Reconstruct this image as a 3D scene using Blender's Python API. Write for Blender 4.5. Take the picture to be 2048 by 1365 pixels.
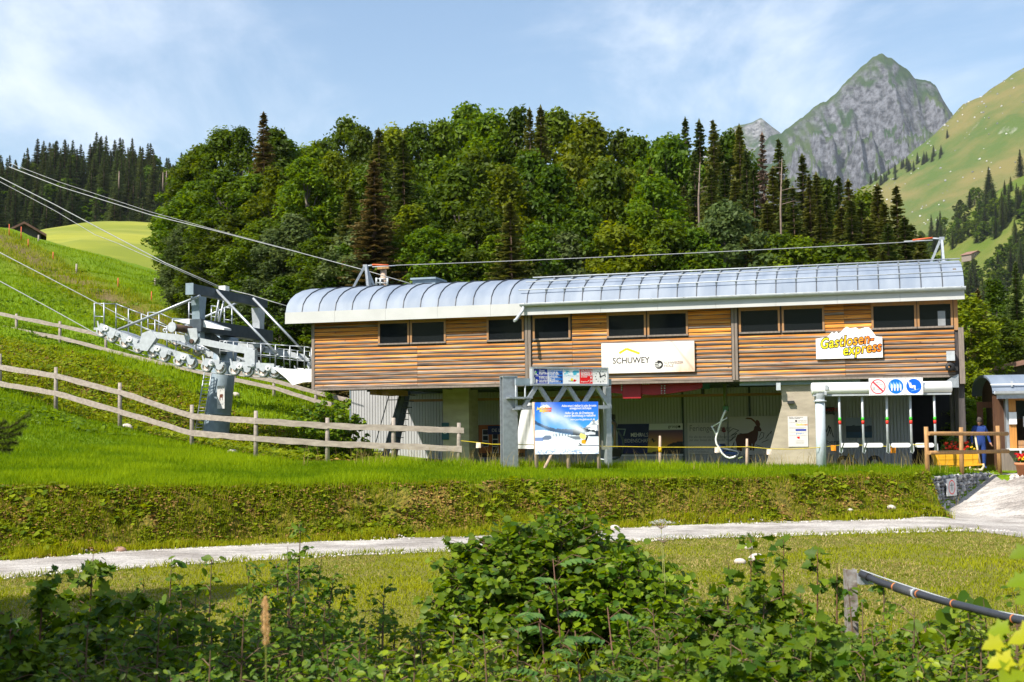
import bpy, math, random
import numpy as np
from mathutils import Vector, Matrix, noise as mnoise

for _o in list(bpy.data.objects):
    bpy.data.objects.remove(_o)
scn = bpy.context.scene
COL = scn.collection
random.seed(7)
RNG = np.random.default_rng(7)

# ------------------------------------------------------------------ camera
FPX = 2600.0                       # focal length in pixels of the 2048 px wide photograph
EYE = Vector((0, 0, 1.3))
_p, _r = math.atan(0.0713), 0.011
c_f = Vector((0, math.cos(_p), math.sin(_p)))
_u0, _r0 = Vector((0, -math.sin(_p), math.cos(_p))), Vector((1, 0, 0))
c_u = _u0 * math.cos(_r) + _r0 * math.sin(_r)
c_r = _r0 * math.cos(_r) - _u0 * math.sin(_r)
cam = bpy.data.cameras.new('camera')
cam.sensor_width = 36.0
cam.lens = 36.0 * FPX / 2048.0
cam.clip_start, cam.clip_end = 0.1, 30000
cam_o = bpy.data.objects.new('camera', cam)
COL.objects.link(cam_o)
_m = Matrix((c_r, c_u, -c_f)).transposed().to_4x4()
_m.translation = EYE
cam_o.matrix_world = _m
scn.camera = cam_o
cam.dof.use_dof = True; cam.dof.focus_distance = 42; cam.dof.aperture_fstop = 4.5

def ray(px, py):
    return c_f + c_r * ((px - 1024) / FPX) - c_u * ((py - 682.5) / FPX)
def P(px, py, Y):
    """the place on the line of sight through a pixel that lies Y metres ahead"""
    d = ray(px, py)
    return EYE + d * (Y / d.y)

class Frame:
    """a local frame: x along a facade, y away from the viewer, z up"""
    def __init__(s, origin, yaw):
        s.M = Matrix.Translation(origin) @ Matrix.Rotation(yaw, 4, 'Z')
        s.I = s.M.inverted()
    def L(s, px, py, y=0.0):
        d = s.I.to_3x3() @ ray(px, py); o = s.I @ EYE
        return o + d * ((y - o.y) / d.y)
    def W(s, x, y, z):
        return s.M @ Vector((x, y, z))
_v = ray(-8263, 970)
YAW = math.atan2(-_v.y, -_v.x)
_o = P(1918, 750, 43.0)
ST = Frame(Vector((_o.x, _o.y, 0)), YAW)
WORLD = Frame(Vector((0, 0, 0)), 0.0)

# ------------------------------------------------------------------ light
SUN_L = Vector((-0.63, -0.93, 1.26)).normalized()
SUN_W = (ST.M.to_3x3() @ SUN_L).normalized()
sun = bpy.data.lights.new('sun', 'SUN')
sun.energy, sun.angle, sun.color = 5.0, math.radians(0.53), (1.0, 0.93, 0.82)
sun_o = bpy.data.objects.new('sun', sun)
COL.objects.link(sun_o)
sun_o.rotation_euler = SUN_W.to_track_quat('Z', 'Y').to_euler()
world = bpy.data.worlds.new("World")
scn.world = world
world.use_nodes = True
wn, wl = world.node_tree.nodes, world.node_tree.links
bg = wn['Background']
sky = wn.new('ShaderNodeTexSky')
sky.sky_type = 'NISHITA'
sky.sun_disc = False
sky.sun_elevation = math.asin(SUN_W.z)
sky.sun_rotation = math.atan2(SUN_W.x, SUN_W.y)
sky.air_density, sky.dust_density, sky.ozone_density = 1.35, 0.8, 3.5
sky.altitude = 300
# thin high cloud: noise on the direction projected to a cloud layer
tc = wn.new('ShaderNodeTexCoord')
sep = wn.new('ShaderNodeSeparateXYZ'); wl.new(tc.outputs['Generated'], sep.inputs[0])
zc = wn.new('ShaderNodeMath'); zc.operation = 'ADD'; zc.inputs[1].default_value = 0.22
wl.new(sep.outputs['Z'], zc.inputs[0])
zm = wn.new('ShaderNodeMath'); zm.operation = 'MAXIMUM'; zm.inputs[1].default_value = 0.05
wl.new(zc.outputs[0], zm.inputs[0])
dv = wn.new('ShaderNodeVectorMath'); dv.operation = 'DIVIDE'
cmb = wn.new('ShaderNodeCombineXYZ')
for k in range(3): wl.new(zm.outputs[0], cmb.inputs[k])
wl.new(tc.outputs['Generated'], dv.inputs[0]); wl.new(cmb.outputs[0], dv.inputs[1])
mp = wn.new('ShaderNodeMapping'); wl.new(dv.outputs[0], mp.inputs[0])
CLOUD_LOC = (1.9, 0.6, 0.0)
mp.inputs['Location'].default_value = CLOUD_LOC
mp.inputs['Scale'].default_value = (0.8, 0.6, 1.0)
n1 = wn.new('ShaderNodeTexNoise'); n1.inputs['Scale'].default_value = 2.2
n1.inputs['Detail'].default_value = 9; n1.inputs['Roughness'].default_value = 0.62; n1.inputs['Distortion'].default_value = 0.5
wl.new(mp.outputs[0], n1.inputs['Vector'])
n2 = wn.new('ShaderNodeTexNoise'); n2.inputs['Scale'].default_value = 0.9; n2.inputs['Detail'].default_value = 2
wl.new(mp.outputs[0], n2.inputs['Vector'])
mm = wn.new('ShaderNodeMath'); mm.operation = 'MULTIPLY'
wl.new(n1.outputs['Fac'], mm.inputs[0]); wl.new(n2.outputs['Fac'], mm.inputs[1])
cr = wn.new('ShaderNodeMapRange'); cr.interpolation_type = 'SMOOTHSTEP'
cr.inputs['From Min'].default_value = 0.235; cr.inputs['From Max'].default_value = 0.40
cr.inputs['To Max'].default_value = 0.85
wl.new(mm.outputs[0], cr.inputs['Value'])
mxc = wn.new('ShaderNodeMix'); mxc.data_type = 'RGBA'
wl.new(cr.outputs[0], mxc.inputs['Factor'])
wl.new(sky.outputs[0], mxc.inputs['A'])
mxc.inputs['B'].default_value = (6.4, 6.9, 7.6, 1)
wl.new(mxc.outputs['Result'], bg.inputs['Color'])
bg.inputs['Strength'].default_value = 0.098
vs = scn.view_settings
vs.view_transform, vs.look, vs.exposure, vs.gamma, vs.use_curve_mapping = 'Standard', 'None', 0.84, 1.0, False
scn.cycles.use_denoising = True
scn.cycles.max_bounces = 6
scn.cycles.diffuse_bounces = 3
scn.cycles.glossy_bounces = 2
scn.cycles.transmission_bounces = 4
scn.cycles.transparent_max_bounces = 4
scn.cycles.volume_bounces = 0
scn.cycles.sample_clamp_indirect = 4.0

# ------------------------------------------------------------------ materials
def srgb(r, g, b):
    f = lambda c: (c / 255 / 12.92) if c <= 10 else ((c / 255 + 0.055) / 1.055) ** 2.4
    return (f(r), f(g), f(b))
MATS = {}
def _new(name):
    m = bpy.data.materials.new(name); m.use_nodes = True
    n, l = m.node_tree.nodes, m.node_tree.links
    return m, n, l, n['Principled BSDF']
def mat(name, col, rough=0.6, metal=0.0, var=0.12, scale=6.0, bump=0.0, bscale=40.0, spec=0.4, stretch=(1, 1, 1), col2=None, coords='Object', thr=(0.35, 0.65)):
    """plain surface with a wear / grain variation of its own colour"""
    if name in MATS: return MATS[name]
    m, n, l, b = _new(name)
    b.inputs['Roughness'].default_value = rough
    b.inputs['Metallic'].default_value = metal
    b.inputs['Specular IOR Level'].default_value = spec
    t = n.new('ShaderNodeTexCoord')
    mpn = n.new('ShaderNodeMapping'); mpn.inputs['Scale'].default_value = stretch
    l.new(t.outputs[coords], mpn.inputs[0])
    nz = n.new('ShaderNodeTexNoise'); nz.inputs['Scale'].default_value = scale; nz.inputs['Detail'].default_value = 5
    l.new(mpn.outputs[0], nz.inputs['Vector'])
    mr = n.new('ShaderNodeMapRange'); mr.inputs['From Min'].default_value, mr.inputs['From Max'].default_value = thr
    l.new(nz.outputs['Fac'], mr.inputs['Value'])
    mx = n.new('ShaderNodeMix'); mx.data_type = 'RGBA'
    l.new(mr.outputs[0], mx.inputs['Factor'])
    if col2 is None:
        a = tuple(c * (1 - var) for c in col); c2 = tuple(min(1, c * (1 + var)) for c in col)
    else: a, c2 = col, col2
    mx.inputs['A'].default_value = (*a, 1); mx.inputs['B'].default_value = (*c2, 1)
    l.new(mx.outputs['Result'], b.inputs['Base Color'])
    if bump:
        nb = n.new('ShaderNodeTexNoise'); nb.inputs['Scale'].default_value = bscale; nb.inputs['Detail'].default_value = 4
        l.new(mpn.outputs[0], nb.inputs['Vector'])
        bp = n.new('ShaderNodeBump'); bp.inputs['Strength'].default_value = bump; bp.inputs['Distance'].default_value = 0.02
        l.new(nb.outputs['Fac'], bp.inputs['Height']); l.new(bp.outputs[0], b.inputs['Normal'])
    MATS[name] = m
    return m
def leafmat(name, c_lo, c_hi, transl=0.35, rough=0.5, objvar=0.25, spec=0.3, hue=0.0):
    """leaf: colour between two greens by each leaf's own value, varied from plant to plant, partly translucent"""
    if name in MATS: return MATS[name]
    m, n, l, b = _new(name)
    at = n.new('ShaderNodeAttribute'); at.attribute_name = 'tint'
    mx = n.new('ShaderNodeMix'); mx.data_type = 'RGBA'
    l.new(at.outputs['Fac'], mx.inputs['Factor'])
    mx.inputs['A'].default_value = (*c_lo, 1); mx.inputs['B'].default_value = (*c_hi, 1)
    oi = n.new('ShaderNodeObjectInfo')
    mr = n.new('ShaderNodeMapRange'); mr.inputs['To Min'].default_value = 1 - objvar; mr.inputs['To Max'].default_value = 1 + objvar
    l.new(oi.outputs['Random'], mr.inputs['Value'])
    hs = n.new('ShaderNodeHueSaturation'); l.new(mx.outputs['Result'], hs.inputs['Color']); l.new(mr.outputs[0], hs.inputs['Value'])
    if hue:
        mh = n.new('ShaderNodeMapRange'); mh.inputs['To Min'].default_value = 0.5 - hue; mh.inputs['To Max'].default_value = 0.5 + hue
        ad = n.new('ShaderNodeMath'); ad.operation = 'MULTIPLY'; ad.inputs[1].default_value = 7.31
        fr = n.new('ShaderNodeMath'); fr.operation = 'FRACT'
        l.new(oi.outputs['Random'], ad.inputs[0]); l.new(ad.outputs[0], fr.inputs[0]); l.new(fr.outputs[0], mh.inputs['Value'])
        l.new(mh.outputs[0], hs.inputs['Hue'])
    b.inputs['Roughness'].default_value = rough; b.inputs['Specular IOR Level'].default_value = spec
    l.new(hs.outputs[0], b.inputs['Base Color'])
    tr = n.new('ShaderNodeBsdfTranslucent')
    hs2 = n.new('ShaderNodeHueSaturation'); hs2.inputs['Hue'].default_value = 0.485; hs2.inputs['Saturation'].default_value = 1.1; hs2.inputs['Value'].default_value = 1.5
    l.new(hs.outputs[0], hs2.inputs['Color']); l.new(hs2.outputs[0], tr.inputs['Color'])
    ms = n.new('ShaderNodeMixShader'); ms.inputs[0].default_value = transl
    l.new(b.outputs[0], ms.inputs[1]); l.new(tr.outputs[0], ms.inputs[2])
    l.new(ms.outputs[0], n['Material Output'].inputs['Surface'])
    MATS[name] = m
    return m
def printmat(name='printed sheet', rough=0.45):
    """flat print: colour comes from the print itself (corner colours)"""
    if name in MATS: return MATS[name]
    m, n, l, b = _new(name)
    at = n.new('ShaderNodeAttribute'); at.attribute_name = 'print'
    nz = n.new('ShaderNodeTexNoise'); nz.inputs['Scale'].default_value = 3
    hs = n.new('ShaderNodeHueSaturation')
    mr = n.new('ShaderNodeMapRange'); mr.inputs['To Min'].default_value = 0.94; mr.inputs['To Max'].default_value = 1.04
    l.new(nz.outputs['Fac'], mr.inputs['Value']); l.new(mr.outputs[0], hs.inputs['Value'])
    l.new(at.outputs['Color'], hs.inputs['Color']); l.new(hs.outputs[0], b.inputs['Base Color'])
    b.inputs['Roughness'].default_value = rough
    MATS[name] = m
    return m

# ------------------------------------------------------------------ mesh helpers
def link(o, parent=None):
    COL.objects.link(o)
    if parent is not None: o.parent = parent
    return o
def tag(o, label=None, cat=None, group=None, kind=None):
    if label: o['label'] = label
    if cat: o['category'] = cat
    if group: o['group'] = group
    if kind: o['kind'] = kind
    return o
class MB:
    """collects faces of one part"""
    def __init__(s): s.v, s.f, s.sm = [], [], []
    def add(s, vs, fs, smooth=False):
        n = len(s.v); s.v += [Vector(v) for v in vs]
        s.f += [tuple(i + n for i in f) for f in fs]; s.sm += [smooth] * len(fs)
        return s
    def box(s, lo, hi, bevel=0.0):
        x0, y0, z0 = lo; x1, y1, z1 = hi
        return s.add([(x0, y0, z0), (x1, y0, z0), (x1, y1, z0), (x0, y1, z0), (x0, y0, z1), (x1, y0, z1), (x1, y1, z1), (x0, y1, z1)],
                     [(0, 3, 2, 1), (4, 5, 6, 7), (0, 1, 5, 4), (1, 2, 6, 5), (2, 3, 7, 6), (3, 0, 4, 7)])
    def beam(s, a, b, w, h, up=(0, 0, 1)):
        """box beam from a to b, w across, h along up"""
        a, b = Vector(a), Vector(b); d = (b - a).normalized(); up = Vector(up)
        sd = d.cross(up)
        if sd.length < 1e-4: sd = d.cross(Vector((1, 0, 0)))
        sd.normalize(); u = sd.cross(d).normalized()
        q = [sd * (w / 2 * i) + u * (h / 2 * j) for i, j in ((-1, -1), (1, -1), (1, 1), (-1, 1))]
        return s.add([a + k for k in q] + [b + k for k in q], [(3, 2, 1, 0), (4, 5, 6, 7), (0, 1, 5, 4), (1, 2, 6, 5), (2, 3, 7, 6), (3, 0, 4, 7)])
    def tube(s, pts, r, n=8, caps=True):
        """round tube through points; r one radius or one for each point"""
        pts = [Vector(p) for p in pts]; m = len(pts)
        rs = [r] * m if not hasattr(r, '__len__') else r
        vs, fs = [], []
        side = None
        for i, p in enumerate(pts):
            d = (pts[min(i + 1, m - 1)] - pts[max(i - 1, 0)]).normalized()
            if side is None:
                side = d.cross(Vector((0, 0, 1)))
                if side.length < 1e-3: side = d.cross(Vector((1, 0, 0)))
            side = (side - d * side.dot(d)).normalized(); up = side.cross(d)
            for k in range(n):
                a = 2 * math.pi * k / n
                vs.append(p + (side * math.cos(a) + up * math.sin(a)) * rs[i])
        for i in range(m - 1):
            for k in range(n):
                fs.append((i * n + k, i * n + (k + 1) % n, (i + 1) * n + (k + 1) % n, (i + 1) * n + k))
        s.add(vs, fs, True)
        if caps:
            b = len(s.v) - m * n
            s.f += [tuple(b + k for k in reversed(range(n))), tuple(b + (m - 1) * n + k for k in range(n))]; s.sm += [False, False]
        return s
    def prism(s, prof, a, b, ax):
        """profile of (p, q) pairs swept from a to b along axis ax ('x','y','z'); p, q fill the two other axes in order"""
        def pt(t, p, q): return {'x': (t, p, q), 'y': (p, t, q), 'z': (p, q, t)}[ax]
        n = len(prof)
        vs = [pt(a, *c) for c in prof] + [pt(b, *c) for c in prof]
        ar = sum(prof[i][0] * prof[(i + 1) % n][1] - prof[(i + 1) % n][0] * prof[i][1] for i in range(n))
        fl = (ar > 0) != (ax == 'y')
        if b < a: fl = not fl
        fs = [tuple(range(n)), tuple(range(2 * n - 1, n - 1, -1))] + [(i, n + i, n + (i + 1) % n, (i + 1) % n) for i in range(n)]
        if fl: fs = [tuple(reversed(f)) for f in fs]
        return s.add(vs, fs)
    def lathe(s, prof, c, n=20, ax='z', smooth=True):
        """(radius, height) profile spun round an axis through c"""
        vs, fs = [], []; c = Vector(c); m = len(prof)
        for r, h in prof:
            for k in range(n):
                a = 2 * math.pi * k / n; x, y = r * math.cos(a), r * math.sin(a)
                vs.append(c + Vector({'z': (x, y, h), 'y': (x, h, -y) if False else (x, h, y), 'x': (h, x, y)}[ax]))
        for i in range(m - 1):
            for k in range(n):
                q = (i * n + k, i * n + (k + 1) % n, (i + 1) * n + (k + 1) % n, (i + 1) * n + k)
                fs.append(tuple(reversed(q)) if ax == 'y' else q)
        return s.add(vs, fs, smooth)
    def mesh(s, name, off=Vector((0, 0, 0))):
        me = bpy.data.meshes.new(name)
        me.from_pydata([v - off for v in s.v], [], s.f)
        if any(s.sm): me.polygons.foreach_set('use_smooth', s.sm)
        me.update()
        return me
class Thing:
    """one top-level object: an Empty at its base, parts under it given in the coordinates of a frame"""
    def __init__(s, name, base, label, cat, group=None, frame=WORLD):
        s.base = Vector(base); s.fr = frame
        s.root = bpy.data.objects.new(name, None); s.root.empty_display_size = 0.2
        link(s.root); s.root.matrix_world = frame.M @ Matrix.Translation(s.base)
        tag(s.root, label, cat, group)
    def part(s, name, mb, m, parent=None, kind=None, label=None):
        me = mb.mesh(name, s.base) if isinstance(mb, MB) else mb
        if m is not None: me.materials.append(m)
        o = bpy.data.objects.new(name, me); link(o, parent if parent is not None else s.root)
        if kind: o['kind'] = kind
        if label: o['label'] = label
        return o
    def tube(s, name, pts, r, m, n=8, parent=None): return s.part(name, MB().tube(pts, r, n), m, parent)
    def box(s, name, lo, hi, m, parent=None): return s.part(name, MB().box(lo, hi), m, parent)
    def beam(s, name, a, b, w, h, m, parent=None, up=(0, 0, 1)): return s.part(name, MB().beam(a, b, w, h, up), m, parent)
def solo(name, mb, m, label, cat, group=None, frame=WORLD, base=None, kind=None):
    """a thing that is one mesh"""
    base = Vector(base) if base is not None else (sum(mb.v, Vector()) / len(mb.v))
    me = mb.mesh(name, base)
    if m: me.materials.append(m)
    o = link(bpy.data.objects.new(name, me)); o.matrix_world = frame.M @ Matrix.Translation(base)
    return tag(o, label, cat, group, kind)
def npmesh(name, v, f, m=None, tint=None, smooth=False, cols=None):
    """mesh from arrays: v (N,3), f (M,k); tint one value for each vertex; cols (N,3) print colours"""
    me = bpy.data.meshes.new(name)
    v = np.ascontiguousarray(v, dtype=np.float32); f = np.ascontiguousarray(f, dtype=np.int32)
    k = f.shape[1]
    me.vertices.add(len(v)); me.vertices.foreach_set('co', v.ravel())
    me.loops.add(f.size); me.loops.foreach_set('vertex_index', f.ravel())
    me.polygons.add(len(f)); me.polygons.foreach_set('loop_start', np.arange(0, f.size, k, dtype=np.int32))
    try: me.polygons.foreach_set('loop_total', np.full(len(f), k, dtype=np.int32))
    except Exception: pass
    if smooth: me.polygons.foreach_set('use_smooth', np.ones(len(f), dtype=bool))
    if tint is not None:
        a = me.attributes.new('tint', 'FLOAT', 'POINT'); a.data.foreach_set('value', np.ascontiguousarray(tint, dtype=np.float32))
    if cols is not None:
        a = me.attributes.new('print', 'FLOAT_COLOR', 'POINT')
        a.data.foreach_set('color', np.ascontiguousarray(np.c_[cols, np.ones(len(cols))], dtype=np.float32).ravel())
    me.update(calc_edges=True); me.validate()
    if m: me.materials.append(m)
    return me
def copy_tree(root, M=None):
    def rec(o, par):
        c = o.copy(); COL.objects.link(c)
        if par is not None: c.parent = par
        for ch in kids.get(o.name, ()): rec(ch, c)
        return c
    kids = {}
    st = [root]
    while st:
        o = st.pop(); kids[o.name] = list(o.children); st += kids[o.name]
    c = rec(root, None)
    if M is not None: c.matrix_world = M
    return c
_txt = {}
def text2d(s, size=1.0, offset=0.0, shear=0.0, spacing=1.0, align='LEFT', res=3):
    key = (s, offset, shear, spacing, align, res)
    if key not in _txt:
        cu = bpy.data.curves.new('text', 'FONT'); cu.body = s; cu.size = 1; cu.offset = offset; cu.shear = shear
        cu.space_character = spacing; cu.align_x = align; cu.resolution_u = res; cu.fill_mode = 'FRONT'
        o = bpy.data.objects.new('text', cu); COL.objects.link(o)
        me = bpy.data.meshes.new_from_object(o)
        _txt[key] = ([v.co.copy() for v in me.vertices], [tuple(p.vertices) for p in me.polygons])
        bpy.data.objects.remove(o); bpy.data.curves.remove(cu); bpy.data.meshes.remove(me)
    v, f = _txt[key]
    return [Vector((p.x * size, p.y * size)) for p in v], f
class Panel:
    """a flat printed board in a frame: u to the right, w up, both 0..1; layers stand 2 mm proud of each other"""
    def __init__(s, T, x0, x1, z0, z1, y, step=0.002):
        s.T, s.x0, s.x1, s.z0, s.z1, s.y, s.step = T, x0, x1, z0, z1, y, step
        s.W, s.H = x1 - x0, z1 - z0
    def pt(s, u, w, lay): return (s.x0 + u * s.W, s.y - s.step * lay, s.z0 + w * s.H)
    def poly(s, name, uv, m, lay=1, parent=None, kind=None):
        mb = MB().add([s.pt(u, w, lay) for u, w in uv], [tuple(range(len(uv)))])
        ar = sum(uv[i][0] * uv[(i + 1) % len(uv)][1] - uv[(i + 1) % len(uv)][0] * uv[i][1] for i in range(len(uv)))
        if ar < 0: mb.f = [tuple(reversed(f)) for f in mb.f]
        return s.T.part(name, mb, m, parent, kind)
    def rect(s, name, u0, w0, u1, w1, m, lay=1, parent=None): return s.poly(name, [(u0, w0), (u1, w0), (u1, w1), (u0, w1)], m, lay, parent)
    def ring(s, name, u, w, r0, r1, m, lay=1, parent=None, n=40, asp=1.0):
        vs, fs = [], []
        for k in range(n):
            a = 2 * math.pi * k / n
            for r in (r0, r1):
                x, y, z = s.pt(u, w, lay); vs.append((x + r * asp * math.cos(a), y, z + r * math.sin(a)))
        for k in range(n):
            j = (k + 1) % n; fs.append((2 * k, 2 * k + 1, 2 * j + 1, 2 * j))
        return s.T.part(name, MB().add(vs, [f[::-1] if False else f for f in fs]), m, parent)
    def disc(s, name, u, w, r, m, lay=1, parent=None, n=32, asp=1.0):
        x, y, z = s.pt(u, w, lay)
        return s.T.part(name, MB().add([(x + r * asp * math.cos(2 * math.pi * k / n), y, z + r * math.sin(2 * math.pi * k / n)) for k in range(n)], [tuple(range(n))]), m, parent)
    def text(s, string, u, w, h, m, lay=2, parent=None, offset=0.0, shear=0.0, align='LEFT', spacing=1.0, rot=0.0, name='lettering', sx=1.0):
        v, f = text2d(string, h, offset, shear, spacing, align)
        x, y, z = s.pt(u, w, lay); c, sn = math.cos(rot), math.sin(rot)
        return s.T.part(name, MB().add([(x + (p.x * sx * c - p.y * sn), y, z + (p.x * sx * sn + p.y * c)) for p in v], f), m, parent, kind='stuff')
    def stroke(s, name, uv, width, m, lay=1, parent=None):
        """printed line through points"""
        mb = MB()
        pts = [Vector(s.pt(u, w, lay)) for u, w in uv]
        for a, b in zip(pts, pts[1:]):
            d = (b - a).normalized(); q = Vector((-d.z, 0, d.x)) * (width / 2)
            mb.add([a - q, b - q, b + q, a + q], [(0, 1, 2, 3)])
        return s.T.part(name, mb, m, parent, kind='stuff')
    def painted(s, name, nx, nz, fn, lay=1, parent=None, m=None):
        """print with soft colour transitions: fn(u, w) -> rgb arrays"""
        U, Wd = np.meshgrid(np.linspace(0, 1, nx), np.linspace(0, 1, nz))
        u, w = U.ravel(), Wd.ravel()
        x = s.x0 + u * s.W - s.T.base.x; z = s.z0 + w * s.H - s.T.base.z; y = np.full_like(x, s.y - s.step * lay - s.T.base.y)
        i = np.arange((nx - 1) * (nz - 1)); r, c = i // (nx - 1), i % (nx - 1); b = r * nx + c
        f = np.c_[b, b + 1, b + nx + 1, b + nx]
        return s.T.part(name, npmesh(name, np.c_[x, y, z], f, cols=fn(u, w)), m or printmat(), parent)
def hsh(i):
    return (math.sin(i * 127.1 + 3.3) * 43758.5453) % 1.0
def fbm(x, y, seed=0, oct=4, lac=2.1, gain=0.5):
    """value noise on arrays"""
    tot = np.zeros(np.shape(x)); amp = 1.0; s = 0.0
    x = np.asarray(x, float).copy(); y = np.asarray(y, float).copy()
    for o in range(oct):
        xi, yi = np.floor(x).astype(np.int64), np.floor(y).astype(np.int64); xf, yf = x - xi, y - yi
        u, v = xf * xf * (3 - 2 * xf), yf * yf * (3 - 2 * yf)
        def h(a, b):
            n = (a * 374761393 + b * 668265263 + (seed + o * 17) * 1442695041) & 0x7fffffff
            n = ((n ^ (n >> 13)) * 1274126177) & 0x7fffffff
            return ((n ^ (n >> 16)) & 0xffff) / 65535.0
        val = (h(xi, yi) * (1 - u) + h(xi + 1, yi) * u) * (1 - v) + (h(xi, yi + 1) * (1 - u) + h(xi + 1, yi + 1) * u) * v
        tot += amp * (val * 2 - 1); s += amp; amp *= gain; x = x * lac + 13.7; y = y * lac + 7.3
    return tot / s
def sstep(a, b, x):
    t = np.clip((x - a) / (b - a), 0, 1); return t * t * (3 - 2 * t)
# ------------------------------------------------------------------ terrain
def PZ(px, py, z):
    d = ray(px, py); t = (z - EYE.z) / d.z
    return EYE + d * t
ZL = -1.25
def zl(x): return np.interp(x, [-12, 4, 11, 13], [-1.25, -1.13, -1.10, -1.24])
def PL(px, py):
    p = PZ(px, py, ZL)
    for _ in range(4): p = PZ(px, py, float(zl(p.x)))
    return p
bank_top = [P(*q) for q in ((-200, 977, 29.3), (0, 975, 30), (300, 975, 31), (600, 966, 32), (900, 968, 33.3), (1000, 962, 33.6), (1200, 962, 34.3), (1500, 957, 35.6), (1800, 951, 37.3), (1850, 958, 37.8))]
bank_bot = [PL(a, b) for a, b in ((-200, 1140), (0, 1125), (250, 1105), (400, 1098), (700, 1083), (950, 1075), (1300, 1056), (1500, 1049), (1800, 1041), (1895, 1037))]
path_low = [PL(a, b) for a, b in ((-200, 1176), (0, 1158), (200, 1143), (450, 1125), (700, 1111), (950, 1101), (1350, 1079), (1600, 1072), (1900, 1063))]
GA, GB = P(1852, 962, 37.8), P(1992, 950, 41.2)          # gabion wall line
ctrl = [tuple(q) for q in bank_top[::2]]
for q in ((0, 460, 112), (-250, 380, 118), (100, 487, 110), (200, 530, 105), (330, 577, 98), (420, 592, 92), (600, 655, 82),
          (0, 550, 90), (150, 560, 90), (300, 610, 84), (-250, 560, 80),
          (0, 655, 68), (212, 712, 65), (470, 780, 61), (630, 815, 59), (-250, 600, 70),
          (0, 775, 53), (110, 826, 50.5), (235, 857, 48.5), (380, 894, 46.5), (510, 921, 45), (655, 924, 44.5), (780, 926, 44), (920, 927, 43.5), (-250, 690, 54),
          (0, 900, 40), (-250, 860, 40), (250, 920, 39), (500, 945, 38), (440, 893, 50), (800, 940, 38.5), (1100, 942, 39), (1500, 942, 40), (1019, 942, 39.5),
          (1640, 938, 40.2), (1800, 938, 41)):
    ctrl.append(tuple(P(*q)))
for x, y, z in ((-14, 54, 1.2), (-8, 54, 0.4), (0, 50, 0.0), (8, 48, -0.1), (14, 46, -0.12), (20, 46, -0.15), (24, 42, -0.15), (20, 40, -0.15), (-4, 60, 0.8), (6, 60, 0.2), (16, 58, 0), (28, 60, 0),
                (-5, 75, 2.5), (10, 75, 1.5), (30, 80, 2), (-10, 95, 8), (10, 110, 6), (40, 120, 8), (-60, 120, 22), (-30, 130, 16), (0, 140, 10), (60, 140, 14), (-60, 40, 4), (-60, 70, 12), (60, 40, -0.2), (60, 80, 2), (-40, 28, 1.5), (-25, 26, .3), (45, 30, -.2)):
    ctrl.append((x, y, z))
_C = np.array(ctrl); _S = 0.02
_D = np.linalg.norm(_C[:, None, :2] - _C[None, :, :2], axis=2)
_n = len(_C)
_A = np.block([[_D + np.eye(_n) * -0.3, np.c_[np.ones(_n), _C[:, :2]]], [np.r_[[np.ones(_n)], _C[:, :2].T], np.zeros((3, 3))]])
_wt = np.linalg.solve(_A, np.r_[_C[:, 2], np.zeros(3)])
def upper(x, y):
    x, y = np.broadcast_arrays(np.asarray(x, float), np.asarray(y, float))
    sh = x.shape; x, y = x.ravel(), y.ravel(); out = np.empty(len(x))
    for i in range(0, len(x), 20000):
        a, b = x[i:i + 20000], y[i:i + 20000]
        d = np.sqrt((a[:, None] - _C[None, :, 0]) ** 2 + (b[:, None] - _C[None, :, 1]) ** 2)
        out[i:i + 20000] = d @ _wt[:_n] + _wt[_n] + _wt[_n + 1] * a + _wt[_n + 2] * b
    return out.reshape(sh)
_bt = np.array(bank_top); _bb = np.array(bank_bot); _pl = np.array(path_low)
def y_top(x):
    gab = GA.y + (x - GA.x) / (GB.x - GA.x) * (GB.y - GA.y) + 0.22
    return np.where(x < GA.x, np.interp(x, _bt[:, 0], _bt[:, 1]) + (fbm(x * .8, x * 0, 71, 4) * .45 - .05) * sstep(11.6, 10.5, x), np.minimum(gab, GB.y + 1.2))
def y_bot(x): return np.where(x < GA.x, np.interp(x, _bb[:, 0], _bb[:, 1]), y_top(x) - 0.3 - 2.3 * np.clip(1 - (x - GA.x) / 0.45, 0, 1))
def y_path(x): return np.interp(x, _pl[:, 0], _pl[:, 1])
def flare(x): return 5.6 * sstep(10.3, 12.7, x)                     # the path widens into the forecourt
def lower(x, y):
    z = zl(x) - 0.65 * sstep(21, 12, y)
    gl = math.hypot(GB.x - GA.x, GB.y - GA.y)
    sa = ((x - GA.x) * (GB.x - GA.x) + (y - GA.y) * (GB.y - GA.y)) / gl          # how far along the gabion wall
    ramp = np.clip((sa - 1.3) / 3.2, 0, 1) * 1.08 * sstep(11.8, 12.6, x)
    return z + ramp
def height(x, y, rough=True):
    x, y = np.broadcast_arrays(np.asarray(x, float), np.asarray(y, float))
    t = np.clip((y - y_bot(x)) / np.maximum(y_top(x) - y_bot(x), 0.05), 0, 1)
    s = np.interp(t, [0, .3, .45, .88, 1], [0, .10, .24, .95, 1])
    z = lower(x, y) * (1 - s) + upper(x, y) * s
    if rough:
        bankw = np.clip(4 * t * (1 - t), 0, 1) * (x < GA.x)
        z = z + fbm(x * 1.3, y * 1.3, 3) * (0.05 + 0.24 * bankw) * (1 - sstep(40, 44, y) * (x > -9) * (x < 24)) * np.where((t <= 0) & (y > y_path(x) - flare(x) - .7), 0.1, 1)
        z = z + fbm(x * .5, y * .7, 13, 3) * .38 * bankw
        z = z + fbm(x * .35, y * .35, 9, 3) * 0.35 * sstep(46, 60, y) * sstep(-4, -14, x)
    return z
def hz(x, y): return float(height(np.array([x]), np.array([y]))[0])
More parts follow.
